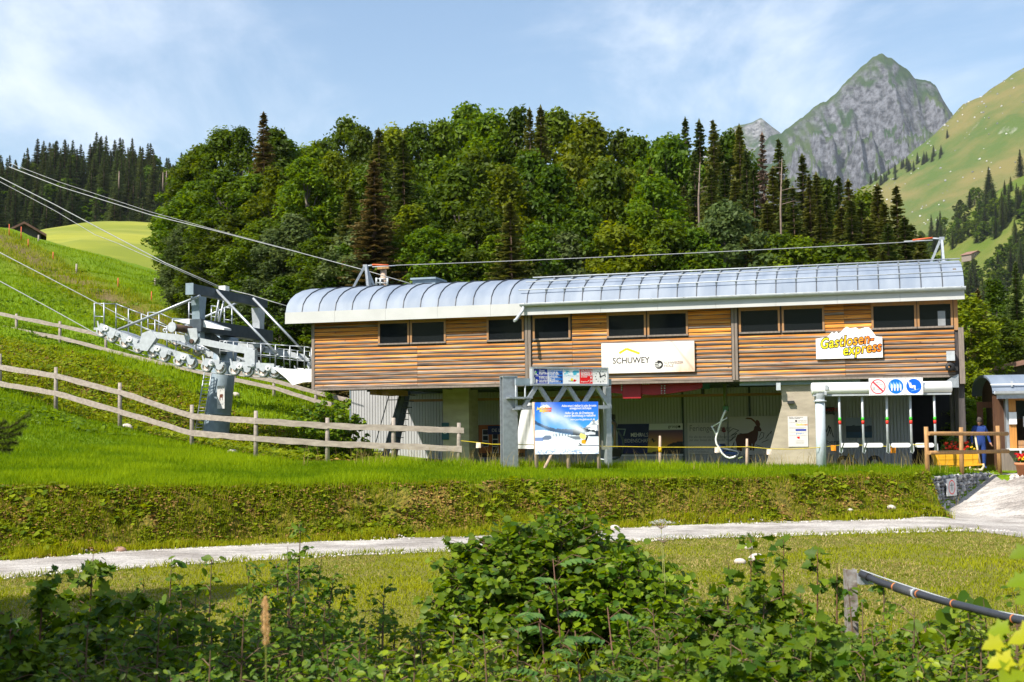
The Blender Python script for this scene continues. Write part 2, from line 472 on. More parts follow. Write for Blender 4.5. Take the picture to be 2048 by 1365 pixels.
# ground types kept on the sheet: 0 lush grass, 1 weedy dry bank, 2 mown foreground meadow
def weedy(x, y):
    t = (y - y_bot(x)) / np.maximum(y_top(x) - y_bot(x), .05)
    bank = sstep(-0.05, .15, t) * sstep(1.06, .86, t) * (x < GA.x)
    fence_y = np.interp(x, [p.x for p in FLINE], [p.y for p in FLINE])
    up = sstep(0.4, 1.6, y - fence_y) * sstep(13, 8, y - fence_y) * sstep(-3, -8, x)
    strip = np.exp(-((y - np.interp(x, *TRACK)) / 4.5) ** 2) * sstep(-11, -16, x) * 0.9
    return np.clip(np.maximum(np.maximum(bank, up * .85), strip) + fbm(x * .6, y * .6, 21) * 0.35 * (np.maximum(bank, up) > .1), 0, 1)
FLINE = [P(*q) for q in ((-250, 690, 54), (0, 775, 53), (110, 826, 50.5), (235, 857, 48.5), (380, 894, 46.5), (510, 921, 45), (655, 924, 44.5), (780, 926, 44), (920, 927, 43.5))]
FLINE = sorted(FLINE, key=lambda p: p.x)
_tr = sorted([P(*q) for q in ((-100, 430, 115), (60, 520, 100), (170, 580, 88), (300, 640, 78), (420, 700, 70))], key=lambda p: p.x)
TRACK = ([p.x for p in _tr], [p.y for p in _tr])
def build_ground():
    ys = np.r_[np.arange(2.5, 26, .45), np.arange(26, 45, .16), np.arange(45, 70, .45), np.arange(70, 140, 1.4)]
    ts = np.linspace(-1, 1, 300)
    Y, T = np.meshgrid(ys, ts, indexing='ij')
    X = T * (7 + Y * .52)
    Z = height(X, Y)
    nx = len(ts); i = np.arange((len(ys) - 1) * (nx - 1)); b = i // (nx - 1) * nx + i % (nx - 1)
    f = np.c_[b, b + 1, b + nx + 1, b + nx]
    me = npmesh('meadow_ground', np.c_[X.ravel(), Y.ravel(), Z.ravel()], f, smooth=True)
    for nm, val in (('weedy', weedy(X, Y)), ('mown', sstep(0.4, -0.4, Y - y_path(X))), ('track', np.exp(-((Y - np.interp(X, *TRACK)) / .8) ** 2) * sstep(-13, -17, X)),
                    ('concrete', (Y > 42.2) * (X > 14.2) * 1.0)):
        a = me.attributes.new(nm, 'FLOAT', 'POINT'); a.data.foreach_set('value', val.ravel().astype(np.float32))
    m, n, l, bs = _new('meadow ground')
    bs.inputs['Roughness'].default_value = 0.9; bs.inputs['Specular IOR Level'].default_value = 0.15
    t = n.new('ShaderNodeTexCoord')
    def noise(sc, det=4):
        q = n.new('ShaderNodeTexNoise'); q.inputs['Scale'].default_value = sc; q.inputs['Detail'].default_value = det
        l.new(t.outputs['Object'], q.inputs['Vector']); return q.outputs['Fac']
    def ramp(fac, stops):
        r = n.new('ShaderNodeValToRGB'); l.new(fac, r.inputs[0]); e = r.color_ramp.elements
        while len(e) < len(stops): e.new(.5)
        for k, (p, c) in enumerate(stops): e[k].position = p; e[k].color = (*c, 1)
        return r.outputs[0]
    def mix(f, a, b):
        q = n.new('ShaderNodeMix'); q.data_type = 'RGBA'; l.new(f, q.inputs['Factor']); l.new(a, q.inputs['A']); l.new(b, q.inputs['B']); return q.outputs['Result']
    def attr(nm):
        q = n.new('ShaderNodeAttribute'); q.attribute_name = nm; return q.outputs['Fac']
    lush = mix(noise(0.25), ramp(noise(7, 6), [(.3, (.062, .14, .002)), (.5, (.12, .225, .003)), (.7, (.18, .28, .004))]), ramp(noise(5, 6), [(.3, (.075, .14, .003)), (.55, (.155, .23, .004)), (.75, (.24, .27, .008))]))
    weed = ramp(noise(9, 7), [(.3, (.055, .05, .012)), (.45, (.12, .11, .016)), (.58, (.20, .155, .025)), (.72, (.19, .115, .04))])
    mown = mix(noise(.8, 3), ramp(noise(10, 6), [(.3, (.08, .10, .008)), (.5, (.17, .185, .014)), (.7, (.24, .235, .028))]), ramp(noise(14, 6), [(.35, (.10, .075, .03)), (.5, (.17, .14, .045)), (.65, (.20, .19, .05))]))
    dirt = ramp(noise(6, 5), [(.35, (.10, .07, .035)), (.6, (.20, .15, .08))])
    c = mix(attr('weedy'), lush, weed); c = mix(attr('mown'), c, mown); c = mix(attr('track'), c, dirt)
    l.new(c, bs.inputs['Base Color'])
    bp = n.new('ShaderNodeBump'); bp.inputs['Strength'].default_value = 1.0; bp.inputs['Distance'].default_value = .12
    l.new(noise(12, 8), bp.inputs['Height']); l.new(bp.outputs[0], bs.inputs['Normal'])
    me.materials.append(m)
    o = link(bpy.data.objects.new('meadow_ground', me)); tag(o, kind='structure')
build_ground()

# far ground, to the horizon
def rockgrass(name, grass, dry, rock, slope=(.62, .80), scale=.01, rk=.5):
    """alpine ground: grass where it lies flat, bare rock where it is steep, both by its own patches"""
    m, n, l, b = _new(name)
    b.inputs['Roughness'].default_value = .95; b.inputs['Specular IOR Level'].default_value = .1
    t = n.new('ShaderNodeTexCoord'); g = n.new('ShaderNodeNewGeometry')
    sp = n.new('ShaderNodeSeparateXYZ'); l.new(g.outputs['Normal'], sp.inputs[0])
    def noise(sc, det=7, rgh=.6):
        q = n.new('ShaderNodeTexNoise'); q.inputs['Scale'].default_value = sc; q.inputs['Detail'].default_value = det; q.inputs['Roughness'].default_value = rgh
        l.new(t.outputs['Object'], q.inputs['Vector']); return q.outputs['Fac']
    ad = n.new('ShaderNodeMath'); ad.operation = 'MULTIPLY_ADD'; ad.inputs[1].default_value = rk; l.new(noise(scale * 2.2, 9, .68), ad.inputs[0]); l.new(sp.outputs['Z'], ad.inputs[2])
    mr = n.new('ShaderNodeMapRange'); mr.inputs['From Min'].default_value = slope[0] + rk / 2; mr.inputs['From Max'].default_value = slope[1] + rk / 2; l.new(ad.outputs[0], mr.inputs['Value'])
    r1 = n.new('ShaderNodeValToRGB'); l.new(noise(scale), r1.inputs[0]); r1.color_ramp.elements[0].position = .4; r1.color_ramp.elements[1].position = .6
    r1.color_ramp.elements[0].color = (*grass, 1); r1.color_ramp.elements[1].color = (*dry, 1)
    r2 = n.new('ShaderNodeValToRGB'); l.new(noise(scale * 9, 10, .72), r2.inputs[0]); r2.color_ramp.elements[0].position = .40; r2.color_ramp.elements[1].position = .62
    r2.color_ramp.elements[0].color = (*(c * .34 for c in rock), 1); r2.color_ramp.elements[1].color = (*(min(1, c * 1.85) for c in rock), 1)
    mx = n.new('ShaderNodeMix'); mx.data_type = 'RGBA'; l.new(mr.outputs[0], mx.inputs['Factor']); l.new(r2.outputs[0], mx.inputs['A']); l.new(r1.outputs[0], mx.inputs['B'])
    l.new(mx.outputs['Result'], b.inputs['Base Color'])
    bp = n.new('ShaderNodeBump'); bp.inputs['Strength'].default_value = 1.0; bp.inputs['Distance'].default_value = .5 / scale * .1
    l.new(noise(scale * 5, 12, .7), bp.inputs['Height']); l.new(bp.outputs[0], b.inputs['Normal'])
    return m
g = MB().add([(-7000, -600, -4), (7000, -600, -4), (7000, 6500, -4), (-7000, 6500, -4)], [(0, 1, 2, 3)])
o = link(bpy.data.objects.new('valley_ground', g.mesh('valley_ground'))); tag(o, kind='structure')
o.data.materials.append(mat('valley grass', (.07, .12, .02), .95, scale=.02, col2=(.11, .15, .03)))

def relief(name, x0, x1, y0, y1, nx, ny, fn, m):
    X, Y = np.meshgrid(np.linspace(x0, x1, nx), np.linspace(y0, y1, ny))
    Z = fn(X, Y)
    i = np.arange((nx - 1) * (ny - 1)); b = i // (nx - 1) * nx + i % (nx - 1)
    me = npmesh(name, np.c_[X.ravel(), Y.ravel(), Z.ravel()], np.c_[b, b + 1, b + nx + 1, b + nx], m, smooth=True)
    return tag(link(bpy.data.objects.new(name, me)), kind='structure')
def prof(pts, Y):
    q = sorted((P(a, b, Y) for a, b in pts), key=lambda p: p.x)
    return [p.x for p in q], [p.z for p in q]

# bright mown hill behind the crest on the left
_hx, _hz = prof(((-300, 560), (-100, 540), (60, 520), (110, 482), (170, 455), (250, 437), (330, 431), (450, 440), (600, 470), (900, 560)), 190)
def hill_fn(X, Y):
    S = np.interp(X, _hx, _hz)
    z = S - 1.9 - ((Y - 190) / 62) ** 2 * 22
    return np.maximum(z, -2) + fbm(X * .06, Y * .06, 5) * 1.0 + np.sin(Y * .55 + fbm(X * .03, Y * .05, 8) * 5) * .12
mh, n, l, b = _new('mown hay meadow')
b.inputs['Roughness'].default_value = .95
t = n.new('ShaderNodeTexCoord'); mpn = n.new('ShaderNodeMapping'); mpn.inputs['Scale'].default_value = (.03, .22, .3); l.new(t.outputs['Object'], mpn.inputs[0])
nz = n.new('ShaderNodeTexNoise'); nz.inputs['Scale'].default_value = 1; nz.inputs['Detail'].default_value = 6; l.new(mpn.outputs[0], nz.inputs['Vector'])
rp = n.new('ShaderNodeValToRGB'); l.new(nz.outputs['Fac'], rp.inputs[0])
rp.color_ramp.elements[0].position = .38; rp.color_ramp.elements[0].color = (.14, .17, .008, 1); rp.color_ramp.elements[1].position = .62; rp.color_ramp.elements[1].color = (.26, .26, .02, 1)
l.new(rp.outputs[0], b.inputs['Base Color'])
relief('mown_hill', -85, 40, 118, 250, 120, 90, hill_fn, mh)

# wooded hill, far left
_wx, _wz = prof(((-900, 575), (-500, 500), (-200, 460), (0, 445), (90, 428), (130, 400), (190, 384), (260, 390), (360, 410), (480, 440), (640, 500), (900, 600)), 470)
def wood_fn(X, Y):
    S = np.interp(X, _wx, _wz)
    return np.maximum(S * (1 - np.clip(np.abs(Y - 470) / 230, 0, 1) ** 1.5) , -3) + fbm(X * .015, Y * .015, 4) * 6
relief('wooded_hill', -420, 60, 245, 690, 90, 80, wood_fn, rockgrass('forest floor', (.03, .05, .012), (.05, .06, .02), (.12, .11, .09), scale=.05))

# rocky peak
_mx, _mz = prof(((1000, 560), (1250, 470), (1380, 385), (1450, 335), (1500, 305), (1562, 266), (1590, 240), (1640, 200), (1690, 165), (1722, 132), (1745, 112), (1762, 108), (1780, 118), (1795, 128), (1812, 130), (1828, 150), (1850, 152), (1868, 165), (1885, 195), (1902, 225), (1930, 300), (1990, 420), (2120, 520), (2500, 700)), 4000)
def peak_fn(X, Y):
    S = np.interp(X, _mx, _mz); S = S + fbm(X * .012, X * 0, 17, 5) * 26 * np.clip(S / 600, 0, 1)
    d = 4000 - Y + fbm(X * .003, X * 0, 91, 3) * 60
    # the face drops as a cliff below the summit, then runs out in aprons
    f = np.where(d > 0, np.interp(d, [0, 60, 170, 300, 420, 800, 1500, 2200], [1, .915, .79, .63, .52, .32, .10, 0]), np.interp(-d, [0, 60, 400, 1500], [1, .97, .6, 0]))
    wob = fbm(X * .0042, Y * .0042, 31, 5) ; rid = 1 - np.abs(fbm(X * .0065 + Y * .0015, Y * .003, 12, 5)) * 2
    rid2 = 1 - np.abs(fbm(X * .02, Y * .008, 77, 4)) * 2
    nz_ = (wob * 130 + (rid - .6) * 150 + (rid2 - .6) * 105 + fbm(X * .035, Y * .02, 55, 4) * 60) * np.clip(f * 1.6, 0, 1) * np.clip((1 - f) * 5, 0, 1)
    return np.maximum(np.minimum(S * f + nz_, S * (f + (1 - f) * .45)) + fbm(X * .02, Y * .02, 6, 4) * 5, -3)
M_ROCK = rockgrass('limestone and alpine turf', (.022, .048, .014), (.048, .072, .022), (.092, .095, .108), slope=(.36, .54), scale=.006, rk=.85)
relief('rocky_peak', -100, 2500, 2300, 4900, 520, 420, peak_fn, M_ROCK)
_sx, _sz = prof(((1250, 470), (1380, 330), (1440, 274), (1470, 250), (1490, 246), (1505, 242), (1522, 233), (1545, 252), (1562, 264), (1600, 310), (1700, 420)), 5600)
def small_fn(X, Y):
    S = np.interp(X, _sx, _sz); d = 5600 - Y
    f = np.where(d > 0, np.interp(d, [0, 150, 500, 1100], [1, .86, .5, 0]), np.interp(-d, [0, 500], [1, .3]))
    rid = 1 - np.abs(fbm(X * .006, Y * .004, 45, 5)) * 2
    return np.maximum(S * f + (rid - .8) * 130 * np.clip((1 - f) * 4, 0, 1), -3)
relief('small_peak', 500, 1900, 4400, 6000, 180, 150, small_fn, rockgrass('pale limestone and turf', (.022, .048, .014), (.048, .072, .022), (.13, .13, .135), slope=(.56, .76), scale=.006, rk=.8))

# alpine pasture slope at the right
_ax, _az = prof(((1500, 520), (1620, 460), (1690, 410), (1720, 380), (1790, 330), (1850, 285), (1895, 245), (1925, 212), (1960, 196), (2000, 168), (2048, 138), (2200, 40), (2500, -120)), 1900)
def slope_fn(X, Y):
    S = np.interp(X, _ax, _az)
    f = np.interp(1900 - Y, [-700, 0, 200, 600, 1000, 1300], [.5, 1, .84, .42, .14, 0])
    return np.maximum(S * f + fbm(X * .004, Y * .004, 15) * 26 * sstep(0, 200, 1900 - Y), -3) + fbm(X * .03, Y * .03, 16) * 5
relief('alpine_slope', 330, 1400, 620, 2500, 160, 170, slope_fn, rockgrass('dry alpine pasture', (.075, .115, .026), (.165, .145, .05), (.38, .36, .33), slope=(.50, .64), scale=.009, rk=.45))
# nearer pasture hill below it, with the strip woods
_nx, _nz = prof(((1560, 640), (1700, 600), (1830, 500), (1900, 440), (1960, 395), (2048, 345), (2200, 280), (2500, 200)), 820)
def near_fn(X, Y):
    S = np.interp(X, _nx, _nz)
    f = np.interp(820 - Y, [-300, 0, 120, 400, 600, 700], [.4, 1, .86, .42, .12, 0])
    return np.maximum(S * f, -3) + fbm(X * .02, Y * .02, 19) * 5
relief('pasture_hill', 130, 700, 130, 1100, 110, 120, near_fn, rockgrass('green pasture', (.085, .125, .018), (.14, .15, .035), (.3, .28, .22), slope=(.2, .3), scale=.03, rk=.2))

# ------------------------------------------------------------------ gravel path and forecourt
def build_path():
    ns = 420
    xs = np.linspace(-24, 30, ns)
    rows = []
    K = 14
    wob = lambda x, s: fbm(x * .9, x * 0 + s, 40 + s, 4) * .16 + fbm(x * 5, x * 0 + s, 50 + s, 3) * .07
    lo = y_path(xs) + wob(xs, 1)
    hi = y_bot(xs) + .12 + wob(xs, 2)
    # forecourt widens to the right and climbs between the gabions
    w = sstep(12.3, 14.4, xs)
    lo = lo - flare(xs) + fbm(xs * 1.1, xs * 0, 60, 4) * .5 * sstep(11, 13, xs)
    hi = np.where(xs > GA.x + .1, np.minimum(y_bot(xs) + .1, 42.6), hi)
    v = []
    for k in range(K):
        y = lo + (hi - lo) * k / (K - 1)
        v.append(np.c_[xs, y, height(xs, y, False) + .028 - .02 * (k in (0, K - 1))])
    v = np.concatenate(v)
    i = np.arange((K - 1) * (ns - 1)); b = i // (ns - 1) * ns + i % (ns - 1)
    m, n, l, bs = _new('pale gravel')
    bs.inputs['Roughness'].default_value = .95; bs.inputs['Specular IOR Level'].default_value = .2
    t = n.new('ShaderNodeTexCoord')
    q = n.new('ShaderNodeTexVoronoi'); q.inputs['Scale'].default_value = 26; l.new(t.outputs['Object'], q.inputs['Vector'])
    q2 = n.new('ShaderNodeTexNoise'); q2.inputs['Scale'].default_value = .7; q2.inputs['Detail'].default_value = 6; l.new(t.outputs['Object'], q2.inputs['Vector'])
    r = n.new('ShaderNodeValToRGB'); l.new(q2.outputs['Fac'], r.inputs[0]); r.color_ramp.elements[0].position = .35; r.color_ramp.elements[1].position = .6
    r.color_ramp.elements[0].color = (.33, .30, .275, 1); r.color_ramp.elements[1].color = (.52, .49, .455, 1)
    hs = n.new('ShaderNodeHueSaturation'); l.new(r.outputs[0], hs.inputs['Color'])
    sp = n.new('ShaderNodeSeparateColor'); l.new(q.outputs['Color'], sp.inputs[0])
    mr = n.new('ShaderNodeMapRange'); mr.inputs['To Min'].default_value = .7; mr.inputs['To Max'].default_value = 1.15; l.new(sp.outputs[0], mr.inputs['Value']); l.new(mr.outputs[0], hs.inputs['Value'])
    q3 = n.new('ShaderNodeTexNoise'); q3.inputs['Scale'].default_value = 5; q3.inputs['Detail'].default_value = 8; q3.inputs['Roughness'].default_value = .7
    m3 = n.new('ShaderNodeMapping'); m3.inputs['Scale'].default_value = (.25, 1.4, 1); l.new(t.outputs['Object'], m3.inputs[0]); l.new(m3.outputs[0], q3.inputs['Vector'])
    mr3 = n.new('ShaderNodeMapRange'); mr3.inputs['From Min'].default_value = .38; mr3.inputs['From Max'].default_value = .58; mr3.inputs['To Min'].default_value = .62; l.new(q3.outputs['Fac'], mr3.inputs['Value'])
    hs2 = n.new('ShaderNodeHueSaturation'); l.new(hs.outputs[0], hs2.inputs['Color']); l.new(mr3.outputs[0], hs2.inputs['Value'])
    l.new(hs2.outputs[0], bs.inputs['Base Color'])
    bp = n.new('ShaderNodeBump'); bp.inputs['Strength'].default_value = .8; bp.inputs['Distance'].default_value = .02; l.new(q.outputs['Distance'], bp.inputs['Height']); l.new(bp.outputs[0], bs.inputs['Normal'])
    me = npmesh('gravel_path', v, np.c_[b, b + 1, b + ns + 1, b + ns], m, smooth=True)
    tag(link(bpy.data.objects.new('gravel_path', me)), kind='structure')
build_path()
# ------------------------------------------------------------------ lift station
M_GALV = mat('galvanised steel', (.36, .39, .42), .45, .55, .12, 9, .15, 60)
M_GREY = mat('grey painted steel', (.21, .27, .315), .5, .0, .12, 5, .1, 50)
M_DKGREY = mat('dark blue grey steel', (.055, .072, .088), .5, .1, .18, 4, .1, 50)
M_LTGREY = mat('light grey steel', (.42, .45, .475), .5, .1, .10, 6, .1, 40)
M_ZINC = mat('weathered zinc sheet', (.165, .205, .27), .62, .0, 0, 1.7, .05, 20, col2=(.235, .275, .335), stretch=(1, .3, .3))
M_SEAM = mat('dark standing seam', (.055, .06, .07), .5, .2)
M_WHITEMETAL = mat('off white fascia sheet', (.50, .50, .485), .4, .05, .05, 1.5)
M_WHITE = mat('white paint', (.80, .80, .79), .4, 0, .04, 2)
M_BLACK = mat('black rubber', (.015, .015, .017), .6)
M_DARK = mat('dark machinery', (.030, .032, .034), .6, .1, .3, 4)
M_CONC = mat('cast concrete', (.36, .31, .24), .9, 0, .14, 1.6, .3, 14, stretch=(1, 1, 3))
M_CONCW = mat('concrete slab', (.42, .40, .37), .9, 0, .12, 3, .3, 20)
M_RED = mat('red painted steel', (.30, .012, .018), .45, 0, .15, 3)
M_CORR = mat('white grey trapezoid sheet', (.46, .465, .48), .45, .1, .05, 1)
M_RUST = mat('rusty brown steel', (.10, .06, .04), .7, .1, .3, 5)
M_POSTW = mat('orange brown timber', (.40, .20, .07), .7, 0, 0, 3, .25, 30, stretch=(6, 6, .7), col2=(.30, .17, .09))
M_OLDW = mat('silvered timber', (.25, .20, .165), .8, 0, 0, 3, .3, 30, stretch=(6, 6, .7), col2=(.17, .14, .12))
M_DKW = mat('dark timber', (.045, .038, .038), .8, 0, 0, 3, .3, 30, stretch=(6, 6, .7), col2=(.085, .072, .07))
M_FENCE = mat('grey weathered fence wood', (.36, .31, .265), .85, 0, 0, 2.2, .35, 26, stretch=(1, 5, 5), col2=(.25, .21, .18))

def boardmat(name, w0, w1):
    """larch board: orange heartwood, silvered along its lower edge where rain runs; w = how far the silvering reaches"""
    m, n, l, b = _new(name)
    t = n.new('ShaderNodeTexCoord'); sp = n.new('ShaderNodeSeparateXYZ'); l.new(t.outputs['Generated'], sp.inputs[0])
    oi = n.new('ShaderNodeObjectInfo')
    mpn = n.new('ShaderNodeMapping'); mpn.inputs['Scale'].default_value = (.55, 7, 22); l.new(t.outputs['Object'], mpn.inputs[0])
    cx = n.new('ShaderNodeCombineXYZ'); mu = n.new('ShaderNodeMath'); mu.operation = 'MULTIPLY'; mu.inputs[1].default_value = 37; l.new(oi.outputs['Random'], mu.inputs[0])
    l.new(mu.outputs[0], cx.inputs[0]); l.new(mu.outputs[0], cx.inputs[2]); l.new(cx.outputs[0], mpn.inputs['Location'])
    g1 = n.new('ShaderNodeTexNoise'); g1.inputs['Scale'].default_value = 1.6; g1.inputs['Detail'].default_value = 6; g1.inputs['Distortion'].default_value = .4; l.new(mpn.outputs[0], g1.inputs['Vector'])
    m2 = n.new('ShaderNodeMapping'); m2.inputs['Scale'].default_value = (1.6, 3, 3.5); l.new(t.outputs['Object'], m2.inputs[0]); l.new(cx.outputs[0], m2.inputs['Location'])
    g2 = n.new('ShaderNodeTexNoise'); g2.inputs['Scale'].default_value = 1.2; g2.inputs['Detail'].default_value = 5; l.new(m2.outputs[0], g2.inputs['Vector'])
    rp = n.new('ShaderNodeValToRGB'); l.new(g1.outputs['Fac'], rp.inputs[0]); e = rp.color_ramp.elements
    e[0].position = .30; e[0].color = (.27, .085, .018, 1); e[1].position = .72; e[1].color = (.70, .37, .09, 1)
    q = e.new(.5); q.color = (.56, .205, .024, 1)
    gr = n.new('ShaderNodeValToRGB'); l.new(g1.outputs['Fac'], gr.inputs[0]); e = gr.color_ramp.elements
    e[0].position = .34; e[0].color = (.06, .048, .042, 1); e[1].position = .68; e[1].color = (.38, .31, .26, 1)
    q = e.new(.5); q.color = (.20, .155, .13, 1)
    # silvering: low on the board, wandering with the grain
    ad = n.new('ShaderNodeMath'); ad.operation = 'MULTIPLY_ADD'; ad.inputs[1].default_value = .75; l.new(g2.outputs['Fac'], ad.inputs[0]); l.new(sp.outputs['Z'], ad.inputs[2])
    mr = n.new('ShaderNodeMapRange'); mr.interpolation_type = 'SMOOTHSTEP'; mr.inputs['From Min'].default_value = w0 + .375; mr.inputs['From Max'].default_value = w1 + .375
    mr.inputs['To Min'].default_value = 1; mr.inputs['To Max'].default_value = 0; l.new(ad.outputs[0], mr.inputs['Value'])
    mx = n.new('ShaderNodeMix'); mx.data_type = 'RGBA'; l.new(mr.outputs[0], mx.inputs['Factor']); l.new(rp.outputs[0], mx.inputs['A']); l.new(gr.outputs[0], mx.inputs['B'])
    # knots
    vo = n.new('ShaderNodeTexVoronoi'); vo.inputs['Scale'].default_value = 1.9; vo.feature = 'F1'
    m3 = n.new('ShaderNodeMapping'); m3.inputs['Scale'].default_value = (1, 1, 1.8); l.new(t.outputs['Object'], m3.inputs[0]); l.new(cx.outputs[0], m3.inputs['Location']); l.new(m3.outputs[0], vo.inputs['Vector'])
    kr = n.new('ShaderNodeMapRange'); kr.inputs['From Min'].default_value = .035; kr.inputs['From Max'].default_value = .10; kr.inputs['To Min'].default_value = .8; kr.inputs['To Max'].default_value = 0; l.new(vo.outputs['Distance'], kr.inputs['Value'])
    mk = n.new('ShaderNodeMix'); mk.data_type = 'RGBA'; l.new(kr.outputs[0], mk.inputs['Factor']); l.new(mx.outputs['Result'], mk.inputs['A']); mk.inputs['B'].default_value = (.075, .03, .016, 1)
    hs = n.new('ShaderNodeHueSaturation'); mv = n.new('ShaderNodeMapRange'); mv.inputs['To Min'].default_value = .62; mv.inputs['To Max'].default_value = 1.22; l.new(oi.outputs['Random'], mv.inputs['Value'])
    l.new(mv.outputs[0], hs.inputs['Value']); l.new(mk.outputs['Result'], hs.inputs['Color']); l.new(hs.outputs[0], b.inputs['Base Color'])
    b.inputs['Roughness'].default_value = .7; b.inputs['Specular IOR Level'].default_value = .25
    bp = n.new('ShaderNodeBump'); bp.inputs['Strength'].default_value = .35; bp.inputs['Distance'].default_value = .02; l.new(g1.outputs['Fac'], bp.inputs['Height']); l.new(bp.outputs[0], b.inputs['Normal'])
    return m
M_BRD = [boardmat('fresh larch board', -.15, .22), boardmat('larch board silvered below', .27, .80), boardmat('larch board more silvered', .45, 1.05), boardmat('silvered larch board', .55, 1.1)]

L = ST.L
XL, XR = L(624, 700).x, L(1918, 700).x
ZB = L(1918, 750).z
FZ0 = L(1600, 611, -.42).z                     # underside of the fascia
FZ1 = FZ0 + .42
ZT = FZ0 + .12
RX0, RX1 = L(571, 640, -.42).x, L(1929, 590, -.42).x
RY, RYB = 3.6, 8.0                              # ridge and back eave (y)
RZ = L(1600, 540, RY).z
station = Thing('lift_station', (0, 0, 0), 'long timber clad chairlift station with barrel roof of zinc sheet, standing on concrete piers', 'lift station', frame=ST)
T = station
WINZ0, WINZ1 = L(1868, 656).z, L(1868, 605).z
WINS = [(757, 819), (821, 892), (974, 1048), (1066, 1141), (1214, 1292), (1295, 1376), (1478, 1560), (1564, 1649), (1743, 1833), (1835, 1906)]
WINX = [(L(a, 650).x, L(b, 640).x) for a, b in WINS]
PIL = [(L(1050, 700).x, L(1064, 700).x), (L(1463, 700).x, L(1477, 700).x)]
M_GLASS = None
m, n, l, b = _new('dark window glass')
b.inputs['Base Color'].default_value = (.010, .012, .014, 1); b.inputs['Roughness'].default_value = .04; b.inputs['Specular IOR Level'].default_value = .5
nz = n.new('ShaderNodeTexNoise'); nz.inputs['Scale'].default_value = 2; bp = n.new('ShaderNodeBump'); bp.inputs['Strength'].default_value = .02; l.new(nz.outputs['Fac'], bp.inputs['Height']); l.new(bp.outputs[0], b.inputs['Normal'])
M_GLASS = m
# boards, row by row, cut at joints, posts and windows
NR = 17
RH = (ZT - ZB) / NR
JOINTS = [XL + .12, L(835, 700).x, PIL[0][0], None, PIL[0][1], L(1145, 700).x, PIL[1][0], None, PIL[1][1], L(1690, 700).x, XR - .13]
segs = []
for a, b_ in zip(JOINTS, JOINTS[1:]):
    if a is not None and b_ is not None: segs.append((a, b_))
wk0 = round((WINZ0 - ZB) / RH)
for r in range(NR):
    z0 = ZB + r * RH
    for sx0, sx1 in segs:
        spans = [(sx0, sx1)]
        if r >= wk0:
            for wx0, wx1 in WINX:
                out = []
                for a, b_ in spans:
                    if wx1 <= a or wx0 >= b_: out.append((a, b_))
                    else:
                        if wx0 - a > .1: out.append((a, wx0))
                        if b_ - wx1 > .1: out.append((wx1, b_))
                spans = out
        for a, b_ in spans:
            j = [random.uniform(-.004, .004) for _ in range(4)]
            pf = [(.0, z0 + .004), (-.030 + j[0], z0 + .006), (-.040 + j[1], z0 + RH * .28), (-.034 + j[2], z0 + RH * .6), (-.010 + j[3], z0 + RH - .012), (.0, z0 + RH - .012)]
            hgt = r / NR + (a - XL) / 60
            k = 3 if r < 1 or (r < 5 and a < -20 and random.random() < .5) else (2 if r < 7 and random.random() < .75 else (1 if r < wk0 + 1 or random.random() < .35 else 0))
            if r < 12 and random.random() < .12: k = max(1, k - 1)
            T.part('board', MB().prism(pf, a + .004, b_ - .004, 'x'), M_BRD[k])
T.box('wall_backing', (XL + .02, .004, ZB + .02), (XR - .02, .10, ZT), M_DKW)
for a, b_ in PIL:
    T.part('pilaster', MB().box((a + .02, -.09, ZB - .02), ((a + b_) / 2 - .01, 0, ZT)), M_OLDW)
    T.part('pilaster', MB().box(((a + b_) / 2 + .01, -.09, ZB - .02), (b_ - .02, 0, ZT)), M_OLDW)
T.box('corner_post', (XL, -.05, ZB - .02), (XL + .12, .12, ZT), M_OLDW)
T.box('corner_post', (XR - .13, -.05, WINZ0 - .1), (XR, .12, ZT), M_POSTW)
T.box('corner_post', (XR - .01, -.06, ZB - .3), (XR + .16, .3, WINZ0 - .02), M_OLDW)
T.box('base_trim', (XL + .12, -.03, ZB - .07), (XR - .02, .1, ZB), M_OLDW)
for wx0, wx1 in WINX:
    fr = T.part('window', MB().box((wx0, -.055, WINZ1 - .07), (wx1, .0, ZT)).box((wx0, -.055, WINZ0 + .05), (wx0 + .07, .0, WINZ1 - .07)).box((wx1 - .07, -.055, WINZ0 + .05), (wx1, .0, WINZ1 - .07)), M_POSTW)
    T.part('sill', MB().box((wx0, -.075, WINZ0 - .01), (wx1, .0, WINZ0 + .05)), M_OLDW, fr)
    T.part('pane', MB().box((wx0 + .07, -.03, WINZ0 + .05), (wx1 - .07, -.02, WINZ1 - .07)), M_GLASS, fr)
# pale blind behind the last window
T.box('blind', (WINX[-1][1] - .48, -.035, WINZ0 + .06), (WINX[-1][1] - .24, -.031, WINZ1 - .3), mat('pale blind', (.25, .26, .27), .6))
